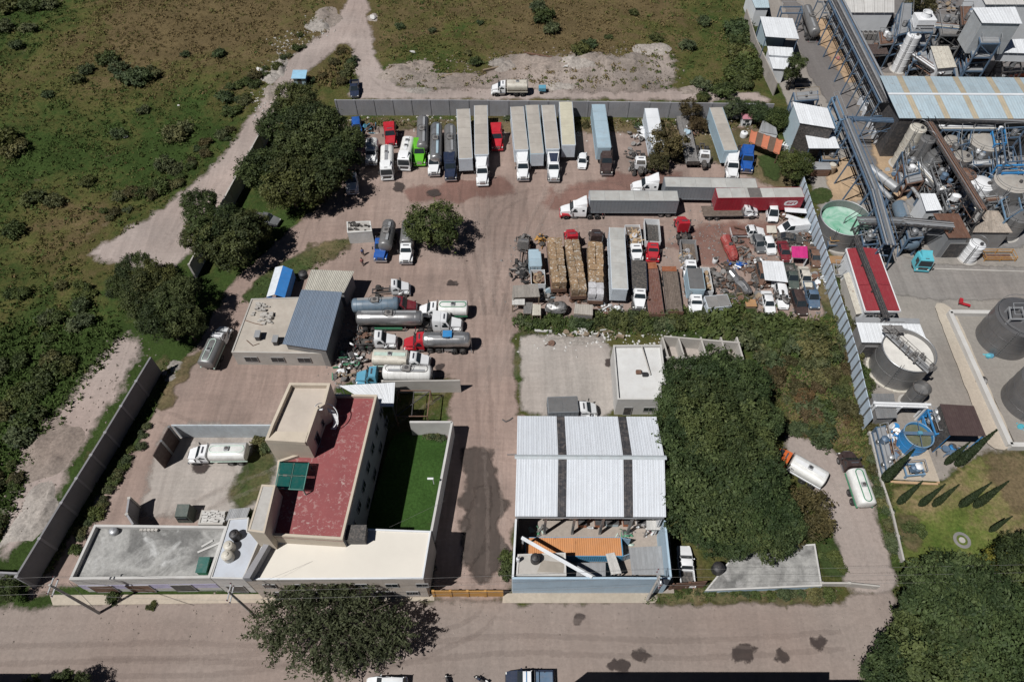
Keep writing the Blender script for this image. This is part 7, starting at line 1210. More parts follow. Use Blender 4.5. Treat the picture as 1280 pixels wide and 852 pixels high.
# green settling tank
t = vtank('open round tank of pale green water beside the blue sheet fence', 1058, 272, 4.2, 4.2, 4.2, 'tank_grey', 'open', 'galvanised', name='open_tank', bands=1)
m, nt, p = newmat('green_water'); v = nd(nt, 'ShaderNodeTexCoord').outputs['Object']; c = mix(nt, ramp(nt, noise(nt, v, .35, 4, .6, 1.5), [(.35, 0.), (.65, 1.)]), (.16, .40, .27), (.42, .58, .50)); nt.links.new(c, p.inputs[0]); p.inputs['Roughness'].default_value = .25; MATS['green_water'] = m
part('water', MB().lathe([(.01, 2.8), (4.12, 2.8), (4.12, 2.82), (.01, 2.82)], 36), m, t); part('scraper_arm', MB().bar((0, 0, 4.1), (3.4, 2.3, 4.25), .12).bar((0, 0, 2.8), (0, 0, 4.2), .14), MATS['steel'], t, smooth=0)
tower('blue pipe stand with orange timbers at the foot of the green tank', [(1034, 296), (1064, 296), (1066, 306), (1036, 306)], 1.6, 1, deck='timber', rail='yellow_paint', brace=False, kit=2, seed=21); t = thing('timber_stack', 'orange brown timber stack between the fence and the red roof', 'timber', G(1047, 327)); [part('plank', MB().box(-1.5, 1.5, -.8+i*.27, -.56+i*.27, .2+j*.13, .31+j*.13), M('timber_orange', (.34, .2, .1), .8, dirt=.2), t, smooth=0) for i in range(6) for j in range(3)]; tower('pale walled pen with grey rails left of the red roof', [(1042, 330), (1056, 331), (1058, 343), (1044, 343)], 1.5, 1, steel='galvanised', deck=None, rail='galvanised', brace=False)
# red roof, cream lean-to, white roof
t = thing('red_roof_building', 'low building with a two bay red sheet roof edged in white', 'building', G(1090, 360)); A, B, Cc, D = W([(1057.5, 311), (1097, 311), (1125.5, 389), (1081.5, 389)], 4.4); rr = M('red_sheet', (.26, .035, .045), .5, 0, .1, .5, dirt=.06); m1, m2 = A.lerp(B, .5), D.lerp(Cc, .5); up = Vector((0, 0, .35))
for a, b, c, d in ((A, m1+up, m2+up, D), (m1+up, B, Cc, m2+up)):
    sheets(t, a, b, b.lerp(c, .6), a.lerp(d, .6), 5, rr, ribs=2, rib=.04); sheets(t, a.lerp(d, .605), b.lerp(c, .605), c, d, 5, rr, ribs=2, rib=.04)
q = inset(loc([A, B, Cc, D], t.location), .2); o = t.location
for i in range(4):
    j = (i+1) % 4; q2 = inset(q, .2); part('wall', MB().prism([q[i], q[j], q2[j], q2[i]], 0, 4.2), ws, t, smooth=0); a, b = ((A, B), (B, Cc), (Cc, D), (D, A))[i]; part('fascia', MB().bar(a-o-Vector((0, 0, .1)), b-o-Vector((0, 0, .1)), .18, .34), MATS['white_paint'], t, smooth=0)
for k in range(3): opening(t, q[3], q[2], .5+k*1.6, 1.1, 1.6, 1.8)
hall('narrow cream roofed lean-to left of the red roof', [(1054, 343), (1061, 340), (1081, 391), (1070, 393)], 3, MATS['tank_cream'], cw, 3); t = hall('wide white roofed shed partly behind the big open tank', [(1070, 403), (1150, 405), (1160, 429), (1077, 428)], 4.2, ws, MATS['concrete_dark'], 9, doors=1); part('grey_eave', MB().prism(loc(W([(1069, 396), (1149, 398), (1150, 404.6), (1070, 402.6)], 4.2), t.location), 4.05, 4.22), MATS['galvanised'], t, smooth=0)
# big open tank with catwalk
t = vtank('big open grey tank full of white foam with a catwalk across it', 1136.8, 437.7, 5.2, 3.75, 5.2, 'tank_blue' if 0 else 'tank_grey', 'open', 'steel', name='open_tank', ring='tank_cream', bands=1); fo = M('foam', (.62, .60, .56), .9, 0, .15, .6, dirt=.03, bump=.3)
part('foam', MB().lathe([(.01, 4.55), (3.67, 4.5), (3.67, 4.52), (.01, 4.6)], 36), fo, t)
cat = part('catwalk', MB().bar((-2.6, 3.6, 5.45), (1.6, -3.9, 5.45), 1.1, .1), gv, t, smooth=0); mb = MB(); rnd = random.Random(3)
for s in (-.55, .55): mb.tube([(-2.6+s*.87, 3.6+s*.49, 6.4), (1.6+s*.87, -3.9+s*.49, 6.4)], .04, 5); mb.tube([(-2.6+s*.87, 3.6+s*.49, 5.95), (1.6+s*.87, -3.9+s*.49, 5.95)], .03, 5); [mb.bar((-2.6+4.2*f+s*.87, 3.6-7.5*f+s*.49, 5.5), (-2.6+4.2*f+s*.87, 3.6-7.5*f+s*.49, 6.4), .05) for f in (0, .2, .4, .6, .8, 1)]
part('handrail', mb, MATS['scrap_dark'], t, smooth=0); mb = MB()
for k in range(26): f = rnd.random(); x, y = -2.6+4.2*f+rnd.uniform(-.7, .9), 3.6-7.5*f+rnd.uniform(-.3, .3); r = rnd.uniform(.08, .25); mb.lathe([(r, 5.5), (r, 5.5+rnd.uniform(.2, .9)), (r*.5, 6.4)], 8, (x, y, 0))
part('drive_gear', mb, MATS['scrap_grey'], t)['kind'] = 'stuff'; part('upper_platform', MB().box(-3.2, -.2, 2.6, 3.9, 6.0, 6.08).box(-3.2, -.2, 2.6, 2.66, 6.9, 6.96).box(-3.2, -.2, 3.84, 3.9, 6.9, 6.96), MATS['scrap_grey'], t, smooth=0)
t = vtank('small grey tank leaning on the near side of the big open tank', 1153, 484, 4.4, 1.2, 4.4, 'tank_grey', 'open', 'scrap_dark', name='open_tank', bands=1); part('liquid', MB().lathe([(.01, 3.6), (1.13, 3.6), (1.13, 3.62), (.01, 3.62)], 24), MATS['tank_grey'], t)
hall('small dark grey roofed hut by the fence below the big open tank', [(1089, 492), (1117, 492), (1122, 522), (1096, 523)], 3., M('roof_dark_grey', (.17, .175, .18), .6, dirt=.15), MATS['concrete_dark'], 5); pipe_rack('single pale pipe carried across in front of the small tank', [(1094, 505), (1158, 507)], 3.6, .5, 2, 1, steel='white_paint', mats=('white_paint',), pr=.14, second=False)
canopy('canopy', 'dark brown sheet roof on bright blue posts near the cypresses', [(1174.5, 504.7), (1217, 507.3), (1232.5, 545), (1187.5, 544)], 5.2, M('roof_chocolate', (.065, .042, .04), .55, 0, .08, .5, dirt=.05), MATS['bright_blue'], 8, walls=(3,), wallm=MATS['scrap_dark'])
t = vtank('open bright blue tank with a cage of pipes on top', 1148.7, 543, 3., 1.95, 3., 'bright_blue', 'open', 'steel_blue_pale', name='open_tank', bands=1); part('murky_water', MB().lathe([(.01, 2.5), (1.86, 2.5), (1.86, 2.52), (.01, 2.52)], 28), M('murky', (.12, .13, .08), .3, dirt=.2), t); part('scraper_bridge', MB().bar((-2, .2, 3.1), (2, .1, 3.1), .5, .1).bar((-.3, -2, 3.2), (.4, 2, 3.2), .08), MATS['steel_blue'], t, smooth=0); part('gearbox', MB().rbox(-.3, .3, -.2, .3, 3.15, 3.6, .05), MATS['sky_blue_paint'], t)
tower('blue and grey frame of pipes along the fence by the blue tank', [(1096, 534), (1106, 532), (1118, 588), (1110, 592)], 2.6, 2, steel='steel_blue', deck='galvanised', rail='galvanised', kit=3, seed=31); tower('bright blue frame between the blue tank and the brown roof', [(1160, 512), (1176, 514), (1180, 540), (1170, 542)], 3., 2, steel='bright_blue', deck=None, kit=3, seed=32); tower('low blue pump skid on the concrete in front of the blue tank', [(1130, 580), (1152, 578), (1156, 592), (1134, 594)], 1.2, 1, steel='steel_blue_pale', deck=None, kit=3, seed=33, rail='steel_blue', brace=False)
junk('blue pipes, planks and fittings round the bright blue tank', 1118, 548, 2.2, 2.2, 50, ['bright_blue', 'timber', 'white_paint', 'rusty_steel'], 97, .9, 'pipework', 'pipework'); junk('rusty fittings beside the bright blue tank', 1114, 568, 1.2, 1.4, 36, ['rusty_steel', 'steel_blue', 'timber'], 98, .8, 'pipework', 'pipework'); junk('dark pumps under the brown sheet roof', 1190, 565, 2.4, 1., 40, ['scrap_dark', 'steel_blue', 'bright_blue'], 99, .9, 'pipework', 'pipework')
sheet('concrete_pad', [(1112, 600), (1173, 603), (1157, 560), (1140, 572)], m_walk, 0, 0); tag(link('kerb', MB().bar(G(1157, 560, .12), G(1173, 604, .12), .3, .3).mesh('kerb', 0), m_tan if 0 else M('kerb_tan', (.45, .30, .17), .85, dirt=.15)), 'tan kerb along the right edge of the pump pad', 'kerb'); tag(link('kerb', MB().bar(G(1113, 602, .12), G(1172, 605, .12), .3, .3).mesh('kerb', 0), MATS['kerb_tan']), 'tan kerb along the front edge of the pump pad', 'kerb')
# bund with the two big tanks
wall_run('bund_wall', 'low concrete bund wall round the big dark tanks at the right edge', [(1330, 391), (1188, 389), (1264, 555), (1330, 556)], 1.2, cp, .7, 60, pil=False); sheet('bund_floor', [(1192, 394), (1330, 394), (1330, 556), (1266, 554)], soilmat('bund_concrete', (.27, .25, .225), False, tracks=.1), 0, 0); sheet('bund_path', [(1166, 378), (1188, 385), (1266, 560), (1238, 566)], soilmat('pale_path', (.45, .40, .33), False, tracks=.1), .5, .1)
vtank('big dark steel tank in the back of the concrete bund', 1279, 397, 6., 3.9, 6., 'tank_dark', ring='tank_cream', bands=2); tower('light steel frame over the back bund tank top', [(1262, 384), (1278, 384), (1282, 398), (1264, 398)], 7.4, 1, steel='galvanised', deck=None, brace=False); vtank('big dark steel tank at the front of the concrete bund', 1314, 478, 5.8, 3.8, 5.8, 'tank_dark', ring='tank_cream', bands=2)
for u, v, l in ((1234, 448, 'pale blue valve set at the foot of the back bund tank'), (1276, 535, 'pale blue valve set at the foot of the front bund tank'), (1228, 478, 'grey valve frame standing on the bund wall')): junk(l, u, v, .8, .6, 16, ['sky_blue_paint', 'turquoise_paint'] if 'blue' in l else ['scrap_dark', 'scrap_grey'], u, .6, 'valve_set', 'valves')
P = G(1204, 382); t = thing('bench', 'red angled bench at the corner of the bund', 'bench', P, -.4); part('seat', MB().rbox(-.9, .9, -.25, .25, .4, .5, .03), MATS['red_paint'], t); part('backrest', MB().rbox(-.9, -.4, -.25, .7, .41, .9, .03), MATS['red_paint'], t); part('leg', MB().box(-.8, -.7, -.2, .2, 0, .398), MATS['dark_metal'], t); part('leg', MB().box(.7, .8, -.2, .2, 0, .398), MATS['dark_metal'], t)
# turquoise tractor with its tank
tractor('turquoise flat fronted tractor unit on the plant road', 'turquoise_paint', (1149, 341), (1141, 309), 0, 0, 6.6, 0, fair=.9) if 0 else rigid('turquoise flat fronted lorry facing the street on the plant road', 'turquoise_paint', (1150, 341), (1140, 310), 0, 0, body='none', cab='over', L=6.8, k=0, cat='lorry', name='tractor_unit'); trailer('dark blue grey tank trailer coupled behind the turquoise lorry', (1144, 305), (1125, 250), 3.2, 3.2, 'tank', 'tank_blue'); tag(link('kerb', MB().bar(G(1164, 336, .1), G(1290, 340, .1), .25, .22).mesh('kerb', 0), cw), 'long grey kerb along the back of the plant road', 'kerb')
junk('pair of red and tan objects on the road edge beside the rack', 1048, 74, .8, .5, 8, ['red_cloth', 'timber'], 101, .4, 'clutter', 'clutter'); t = thing('parked_box', 'dark blue skip under the slender dark tree on the plant road', 'skip', G(1000, 107)); part('body', MB().hull([(-1.2, -.7, 0), (1.2, -.7, 0), (1.2, .7, 0), (-1.2, .7, 0), (-1.5, -.85, 1.2), (1.5, -.85, 1.2), (1.5, .85, 1.2), (-1.5, .85, 1.2)]), MATS['navy_paint'], t); part('load', MB().rbox(-1.3, 1.3, -.7, .7, 1.21, 1.35, .03), MATS['scrap_dark'], t)
# ---------------------------------------------------------------- vegetation
def leafmat(name, dark, light, hue=.12, trans=.25):
    m, nt, p = newmat(name); t = attr(nt, 'tint'); oi = nd(nt, 'ShaderNodeObjectInfo').outputs['Random']; v = nd(nt, 'ShaderNodeTexCoord').outputs['Object']
    c = ramp(nt, t, [(.1, dark), (.9, light)]); k = ramp(nt, oi, [(0, (1-hue, 1-hue*.6, 1-hue)), (.5, (1, 1, 1)), (1, (1+hue*1.6, 1+hue*.6, 1))]); c = mix(nt, 1., c, k, 'MULTIPLY')
    nt.links.new(c, p.inputs[0]); p.inputs['Roughness'].default_value = .65; p.inputs['Specular IOR Level'].default_value = .25
    tr = nd(nt, 'ShaderNodeBsdfTranslucent'); nt.links.new(c, tr.inputs[0]); mx = nd(nt, 'ShaderNodeMixShader'); mx.inputs[0].default_value = trans; nt.links.new(p.outputs[0], mx.inputs[1]); nt.links.new(tr.outputs[0], mx.inputs[2]); nt.links.new(mx.outputs[0], nt.nodes['Material Output'].inputs[0]); MATS[name] = m; return m
leafmat('leaf_dark', (0.036, 0.051, 0.020), (0.100, 0.122, 0.043), .2); leafmat('leaf_grove', (0.034, 0.055, 0.021), (0.101, 0.136, 0.050), .15); leafmat('leaf_mid', (0.040, 0.061, 0.020), (0.103, 0.132, 0.041)); leafmat('leaf_bush', (.046, .064, .032), (.120, .142, .068), .35); leafmat('leaf_olive', (0.041, 0.041, 0.018), (0.115, 0.102, 0.045)); leafmat('leaf_brown', (0.057, 0.041, 0.021), (0.131, 0.098, 0.049), .2)
leafmat('leaf_feather', (0.038, 0.047, 0.022), (0.112, 0.125, 0.064), .05, .35); leafmat('leaf_yellow', (0.098, 0.098, 0.016), (0.246, 0.230, 0.041)); leafmat('leaf_cypress', (0.018, 0.030, 0.013), (0.041, 0.057, 0.025), .08, .1); M('bark', (0.074, 0.057, 0.045), .9, 0, .3, 2, dirt=.1, bump=.4)
def quadmesh(name, P, N, size, tint, aspect=1.4, rs=None):
    n = len(P); rs = rs or np.random
    a = np.cross(N, rs.normal(size=(n, 3))); a /= np.linalg.norm(a, axis=1, keepdims=True)+1e-9; b = np.cross(N, a); s = size[:, None]
    V = np.stack([P-a*s*aspect, P-b*s*.75+N*s*.25, P+a*s*aspect, P+b*s*.75+N*s*.25], 1).reshape(-1, 3).astype('f4'); me = bpy.data.meshes.new(name)
    me.vertices.add(4*n); me.vertices.foreach_set('co', V.ravel()); me.loops.add(4*n); me.loops.foreach_set('vertex_index', np.arange(4*n, dtype='i4')); me.polygons.add(n); me.polygons.foreach_set('loop_start', np.arange(0, 4*n, 4, dtype='i4')); me.update()
    me.attributes.new('tint', 'FLOAT', 'FACE').data.foreach_set('value', np.clip(tint, 0, 1).astype('f4')); return me
def crown(seed, n, leaf, lobes, clump=26, spread=.085, flat=1., loose=0.):
    """leaf clumps over the surface of overlapping lobes; unit radius"""
    rs = np.random.RandomState(seed); L = np.array(lobes); k = n//clump; w = L[:, 3]**2; li = rs.choice(len(L), k, p=w/w.sum())
    d = rs.normal(size=(k, 3)); d[:, 2] = d[:, 2]*.8+.25; d /= np.linalg.norm(d, axis=1, keepdims=True); c = L[li, :3]+d*L[li, 3:4]*rs.uniform(.78-loose, 1.04+loose, (k, 1))
    keep = np.ones(k, bool)
    for x, y, z, r in L: keep &= ~(np.linalg.norm(c-np.array([x, y, z]), axis=1) < r*.72)
    lt = rs.uniform(.1, .75, len(L)); c, d = c[keep], d[keep]; k = len(c); ct = lt[li[keep]]+rs.uniform(-.15, .35, k); sz = rs.uniform(.65, 1.5, k)
    P = np.repeat(c, clump, 0)+rs.normal(size=(k*clump, 3))*spread*rs.uniform(.5, 1.2, (k, 1)).repeat(clump, 0); N = np.repeat(d, clump, 0)*1.1+rs.normal(size=(k*clump, 3))*.75+np.array([0, 0, .35]); N /= np.linalg.norm(N, axis=1, keepdims=True); P[:, 2] *= flat
    return quadmesh('crown', P, N, leaf*np.repeat(sz, clump)*rs.uniform(.6, 1.2, len(P)), np.repeat(ct, clump)+rs.uniform(-.2, .2, len(P)), rs=rs)
def lobeset(seed, n=13, core=.6, lo=.26, hi=.42, fz=.8):
    r = random.Random(seed); out = [(0, 0, 0, core)]
    for i in range(n):
        a = i*2.4+r.uniform(-.3, .3); z = r.uniform(-.35, .75); q = math.sqrt(max(.05, 1-z*z))*r.uniform(.5, .72); out.append((q*math.cos(a), q*math.sin(a), z*fz*.75, r.uniform(lo, hi)))
    return out
CR = [crown(k, 17000, .028, lobeset(k, 16), 34, .075) for k in range(4)]; CL = [crown(10+k, 8000, .036, lobeset(20+k, 11, .5, .22, .4), loose=.12) for k in range(2)]; SH = [crown(30+k, 1800, .075, lobeset(40+k, 6, .5, .3, .45), 12, .12, .75) for k in range(4)]; SS = [crown(50+k, 500, .14, lobeset(60+k, 4, .5, .3, .45), 7, .16, .7, .1) for k in range(3)]
def tree(label, u, v, r, h, leaf='leaf_dark', group=None, crowns=CR, name='broadleaf_tree', zc=None, k=None, fz=.85):
    """u, v: middle of the crown, at height zc"""
    zc = zc or h-r*fz*.8; p = G(u, v, zc); p.z = 0; i = tree.n; tree.n += 1; rnd = random.Random(i); t = thing(name, label, 'tree', p, rnd.uniform(0, 6.28), group)
    o = part('crown', None, MATS[leaf], t, key=None) if 0 else link('crown', crowns[i % len(crowns) if k is None else k], MATS[leaf], t, (0, 0, zc), 0); o.scale = (r*rnd.uniform(.94, 1.06), r*rnd.uniform(.94, 1.06), r*fz)
    link('trunk', TRUNKS[i % 3], MATS['bark'], t).scale = (r/5, r/5, zc/5); return t
tree.n = 0
def trunk(k):
    rnd = random.Random(k); mb = MB(); mb.tube([(0, 0, -.1), (.08, .05, 1), (.02, .12, 2.2), (.15, 0, 3.4)], [.34, .27, .22, .16], 8)
    for i in range(6): a = i*1.05+rnd.uniform(-.3, .3); mb.tube([(.05, .08, 1.6+i*.25), (1.2*math.cos(a), 1.2*math.sin(a), 3.+i*.25), (2.6*math.cos(a+.2), 2.6*math.sin(a+.2), 4.4+i*.3)], [.13, .09, .03], 6)
    return mb.mesh('trunk')
TRUNKS = [trunk(k) for k in range(3)]
gl = 'dark trees along the left wall'
for i, (u, v, r, h) in enumerate(((372, 128, 4.6, 9), (352, 160, 4.6, 8.5), (395, 160, 5.4, 9.5), (418, 195, 4.6, 8), (370, 192, 5.2, 9), (330, 215, 4.8, 8.5), (362, 232, 5.6, 9), (400, 225, 5., 8.5), (432, 178, 3.6, 7))): tree('dark tree in the cluster at the upper left yard corner', u, v, r, h, 'leaf_dark', gl)
for u, v, r, h in ((250, 258, 3.6, 7), (268, 285, 5., 8.5), (292, 300, 5., 8.5), (255, 300, 4., 7.5), (312, 288, 3.6, 7)): tree('dark tree in the clump below the dirt track', u, v, r, h, 'leaf_dark', 'dark trees below the track')
for u, v, r, h in ((172, 336, 3., 6.5), (196, 352, 3.8, 8), (222, 372, 3.6, 8), (178, 378, 3.2, 7.), (206, 398, 3.8, 8), (230, 402, 3.2, 7), (152, 358, 2.4, 5)): tree('dark tree in the lowest clump beside the left wall', u, v, r, h, 'leaf_dark', 'dark trees at the left wall')
tree('lone round leafy tree standing in the open yard', 541, 283, 4.9, 7.5, 'leaf_mid', zc=4.4)
for u, v, r, h in ((862, 478, 4.2, 8.5), (900, 470, 4.4, 9.5), (934, 482, 3.8, 8), (848, 512, 3.6, 8), (880, 514, 4.8, 10.5), (920, 520, 4.3, 9), (948, 522, 3.2, 7.5), (852, 556, 4.2, 9), (892, 556, 4.9, 10.5), (932, 562, 4.3, 9.5), (850, 598, 4., 8.5), (886, 602, 4.8, 10.5), (925, 606, 4.6, 9.5), (954, 596, 3.2, 8), (862, 636, 4., 8.5), (900, 642, 4.5, 9.5), (938, 646, 4., 8.5), (966, 636, 3.3, 7.5), (884, 664, 3.4, 7.5), (916, 672, 3., 7), (950, 668, 3.6, 7.5), (975, 658, 3.2, 7)): tree('dense green tree in the grove beside the warehouse', u, v, r, h, 'leaf_grove', 'trees of the warehouse grove')
for (u, v, r, h, lf, l, nm) in ((1008, 640, 3.6, 6, 'leaf_olive', 'yellowish open crowned tree at the right end of the grove', CL), (990, 655, 2.6, 5, 'leaf_olive', 'small olive tree between the grove and the yellowish tree', CL), (834, 178, 3.9, 6.5, 'leaf_olive', 'brown green tree growing over the old white trailer', CL), (822, 200, 2.4, 4, 'leaf_olive', 'small brown green tree at the stripped white cab', CL), (862, 135, 2.4, 4.5, 'leaf_brown', 'brown half dead tree leaning on the back wall', CL), (872, 155, 2., 3., 'leaf_brown', 'low brown bushy tree below the half dead one', CL), (992, 205, 3.4, 6, 'leaf_mid', 'round green tree at the fence corner by the striped tarpaulin', CR), (918, 135, 2.6, 4.5, 'leaf_bush', 'bushy green tree behind the play kiosk', CR), (946, 140, 2.6, 4.5, 'leaf_bush', 'bushy green tree in the corner behind the striped tarpaulin', CR), (972, 148, 2.6, 4.6, 'leaf_mid', 'green tree against the fence beside the small gabled shed', CR),
      (997, 78, 2.2, 8, 'leaf_dark', 'slender dark tree on the plant road beside the white sheds', CL), (990, 92, 1.8, 5, 'leaf_dark', 'smaller dark tree at the foot of the slender one', CL), (1255, 712, 2.6, 6, 'leaf_yellow', 'yellow leaved tree between the dark trees at the lower right', CL), (1150, 2, 3.6, 6, 'leaf_olive', 'olive tree at the very top of the plant', CL)): tree(l, u, v, r, h, lf, crowns=nm)
for u, v, r, h in ((1174, 734, 4.4, 9.5), (1212, 742, 4.6, 10), (1162, 770, 4.4, 9.5), (1198, 782, 5.2, 10.5), (1244, 768, 4.6, 10), (1170, 812, 5.4, 10), (1220, 818, 5.4, 10.5), (1258, 800, 5, 10), (1132, 838, 4., 8), (1182, 860, 5, 10), (1240, 865, 5, 10), (1110, 855, 3.2, 6)): tree('large dark tree in the lower right corner', u, v, r, h, 'leaf_grove', 'big trees at the lower right')
for u, v, r, h in ((1278, 712, 3.6, 8), (1290, 750, 4.4, 9), (1285, 690, 3, 6)): tree('dark tree at the right edge beyond the yellow one', u, v, r, h, 'leaf_dark', 'dark trees at the right edge')
# feathery street tree with an open crown of several stems
def feather(seed):
    rs = np.random.RandomState(seed); rnd = random.Random(seed); k = 520; a = rs.uniform(0, 6.28, k); q = np.sqrt(rs.uniform(.0, 1, k))
    c = np.stack([np.cos(a)*q*1.75, np.sin(a)*q*.95, (1-q**2)*.42+rs.uniform(-.28, .12, k)], 1); c[:, :2] += rs.normal(size=(k, 2))*.09; ct = rs.uniform(.1, .9, k); m = 26; d = np.stack([np.cos(a), np.sin(a), -.55+rs.uniform(-.3, .3, k)], 1)
    t = rs.uniform(-1, 1, (k, m, 1)); P = (c[:, None]+d[:, None]*t*.16+rs.normal(size=(k, m, 3))*.035).reshape(-1, 3); N = rs.normal(size=(k*m, 3))+np.array([0, 0, .8]); N /= np.linalg.norm(N, axis=1, keepdims=True)
    return quadmesh('crown', P, N, rs.uniform(.012, .03, k*m), np.repeat(ct, m)+rs.uniform(-.25, .25, k*m), 2.2, rs)
def stems(seed):
    rnd = random.Random(seed); mb = MB(); mb.tube([(0, 0, -.1), (.1, 0, 1.4), (.3, .1, 2.6)], [.35, .3, .24], 8)
    for i in range(11): a = i*.6+rnd.uniform(-.2, .2); e = 1.8 if abs(math.cos(a)) > .6 else 1.; mb.tube([(.2, .05, 2.), (2.2*e*math.cos(a)*.5, 2*math.sin(a)*.5, 4.2), (5.4*e*math.cos(a)*.8, 4.4*math.sin(a), 5.6+rnd.uniform(-.4, .8))], [.16, .11, .04], 6)
    return mb.mesh('trunk')
p = G(412, 782, 5.); p.z = 0; t = thing('feathery_tree', 'wide feathery grey green tree overhanging the street in front of the cream building', 'tree', p); o = link('crown', feather(5), MATS['leaf_feather'], t, (0, 0, 5.)); o.scale = (5.2, 5.2, 4.2); o.rotation_euler = (0, 0, -.12); link('trunk', stems(3), MATS['bark'], t)
for u, v, r, h, l in ((78, 856, 1.8, 4, 'small dark tree showing at the lower edge left of the feathery tree'), (102, 858, 1.4, 3.4, 'second smaller dark tree at the lower edge'), (40, 862, 1.6, 3, 'green bush in the shade at the lower left corner'), (8, 735, 1.8, 3.4, 'dark tree at the left frame edge beside the low wall')): tree(l, u, v, r, h, 'leaf_dark', crowns=CL)
# cypresses
def cypress(seed):
    rs = np.random.RandomState(seed); n = 2600; z = rs.beta(1.3, 1.5, n); rr = np.where(z < .18, .55+z*2.5, 1.0*(1-((z-.18)/.82)**1.25))*.1*rs.uniform(.75, 1.08, n); a = rs.uniform(0, 6.28, n)
    P = np.stack([np.cos(a)*rr, np.sin(a)*rr, z], 1); N = np.stack([np.cos(a), np.sin(a), np.full(n, .5)], 1)+rs.normal(size=(n, 3))*.45; N /= np.linalg.norm(N, axis=1, keepdims=True); return quadmesh('foliage', P, N, rs.uniform(.009, .02, n), rs.uniform(0, 1, n), 1.8, rs)
CY = [cypress(k) for k in range(3)]; cyn = ['cypress at the left corner of the pump pad', 'tall cypress directly in front of the brown sheet roof', 'short cypress touching the tall one by the brown roof', 'leftmost cypress of the row on the lawn', 'second cypress from the left in the lawn row', 'middle cypress of the lawn row', 'fourth cypress from the left in the lawn row', 'rightmost cypress of the lawn row', 'lone cypress lowest on the lawn']
for k, (u, v, h) in enumerate(((1102, 602, 9.8), (1195, 581, 10.2), (1181, 580, 6.8), (1122, 629, 7.2), (1149, 632, 7.), (1166, 632, 7.), (1199.5, 633, 7.8), (1217.5, 633, 8.2), (1236.5, 664, 5.4))):
    t = thing('cypress', 'slim dark '+cyn[k], 'tree', G(u, v), k*1.3, 'cypresses on the plant lawn'); link('foliage', CY[k % 3], MATS['leaf_cypress'], t, (0, 0, .25)).scale = (h*.62, h*.62, h-.25); part('trunk', lambda: MB().tube([(0, 0, -.1), (0, 0, 1.2)], [.16, .12], 8), MATS['bark'], t, key=('cyt',))
# shrubs, each its own object
def shrub(u, v, r, leaf, label, group, small=False):
    ms = SS if small else SH; k = shrub.n; shrub.n += 1; rnd = random.Random(k); o = bpy.data.objects.new('shrub', ms[k % len(ms)]); C.objects.link(o)
    if not o.material_slots: ms[k % len(ms)].materials.append(None)
    o.material_slots[0].link = 'OBJECT'; o.material_slots[0].material = MATS[leaf]; p = G(u, v); o.location = (p.x, p.y, r*.35); s = r*rnd.uniform(.85, 1.15); o.scale = (s*rnd.uniform(.9, 1.2), s, s*.85); o.rotation_euler = (0, 0, rnd.uniform(0, 6.28)); tag(o, label, 'shrub', group); return o
shrub.n = 0; rnd = random.Random(4)
def row(pts, n, r, leafs, label, group, jit=4, small=False):
    P = [Vector(p) for p in pts]; L = [(b-a).length for a, b in zip(P[:-1], P[1:])]; T = sum(L)
    for i in range(n):
        d = (i+.5)/n*T; k = 0
        while d > L[k]: d -= L[k]; k += 1
        q = P[k].lerp(P[k+1], d/L[k]); shrub(q.x+rnd.uniform(-jit, jit), q.y+rnd.uniform(-jit, jit), r*rnd.uniform(.6, 1.3), rnd.choice(leafs), label, group, small)
row([(655, 405), (700, 404)], 6, 1.5, ['leaf_bush', 'leaf_mid'], 'green shrub below the grey plank roofs', 'hedge below the plank roofs', 3)
row([(725, 405), (790, 402)], 7, 1.5, ['leaf_bush', 'leaf_dark'], 'green shrub below the bales', 'hedge below the bales', 4)
row([(800, 406), (860, 402), (900, 400)], 11, 1.8, ['leaf_bush', 'leaf_dark', 'leaf_mid'], 'dark shrub in the hedge below the flatbeds', 'hedge below the flatbeds', 5)
row([(905, 408), (945, 415), (1000, 420), (1030, 440)], 26, 2.6, ['leaf_bush', 'leaf_dark', 'leaf_mid'], 'big shrub in the thicket above the grove', 'thicket above the grove', 10)
for i in range(60): v = rnd.uniform(425, 550); u = rnd.uniform(945, 1064); shrub(u, v, rnd.uniform(.7, 2.), rnd.choice(['leaf_bush', 'leaf_mid', 'leaf_bush', 'leaf_olive', 'leaf_brown', 'leaf_dark']), 'scrubby bush on the brown waste ground', 'bushes on the waste ground')
row([(1040, 350), (1055, 400), (1072, 450), (1086, 505), (1090, 540)], 20, 1.3, ['leaf_bush', 'leaf_olive', 'leaf_mid'], 'weedy shrub along the blue sheet fence', 'shrubs along the fence', 4)
row([(1088, 560), (1094, 600), (1104, 640), (1118, 690)], 12, .9, ['leaf_bush', 'leaf_olive'], 'small weedy shrub beside the side lane', 'shrubs beside the lane', 4)
row([(915, 30), (925, 60), (940, 95), (900, 112), (872, 118)], 26, 2.3, ['leaf_bush', 'leaf_mid', 'leaf_dark'], 'dense bush in the thicket outside the plant wall', 'thicket outside the plant wall', 9)
row([(318, 95), (305, 122), (286, 150), (262, 182), (232, 210), (190, 238), (130, 275)], 34, 1.3, ['leaf_bush', 'leaf_mid', 'leaf_olive'], 'weedy bush left of the dirt track', 'bushes along the track', 9)
row([(395, 95), (420, 75), (438, 70), (425, 105)], 12, 1.2, ['leaf_bush', 'leaf_olive'], 'weedy bush between the two dirt tracks', 'bushes between the tracks', 9); row([(300, 130), (310, 110), (360, 68), (385, 45)], 12, 1., ['leaf_bush', 'leaf_dark'], 'low bush among the rubble heaps', 'bushes among the rubble', 6)
for i in range(26): v = rnd.uniform(345, 560); u = rnd.uniform(-5, 130-max(0, v-400)*.62); shrub(u, v, rnd.uniform(.9, 2.3), rnd.choice(['leaf_bush', 'leaf_dark', 'leaf_mid']), 'dark bush in the overgrown left strip', 'bushes of the left strip')
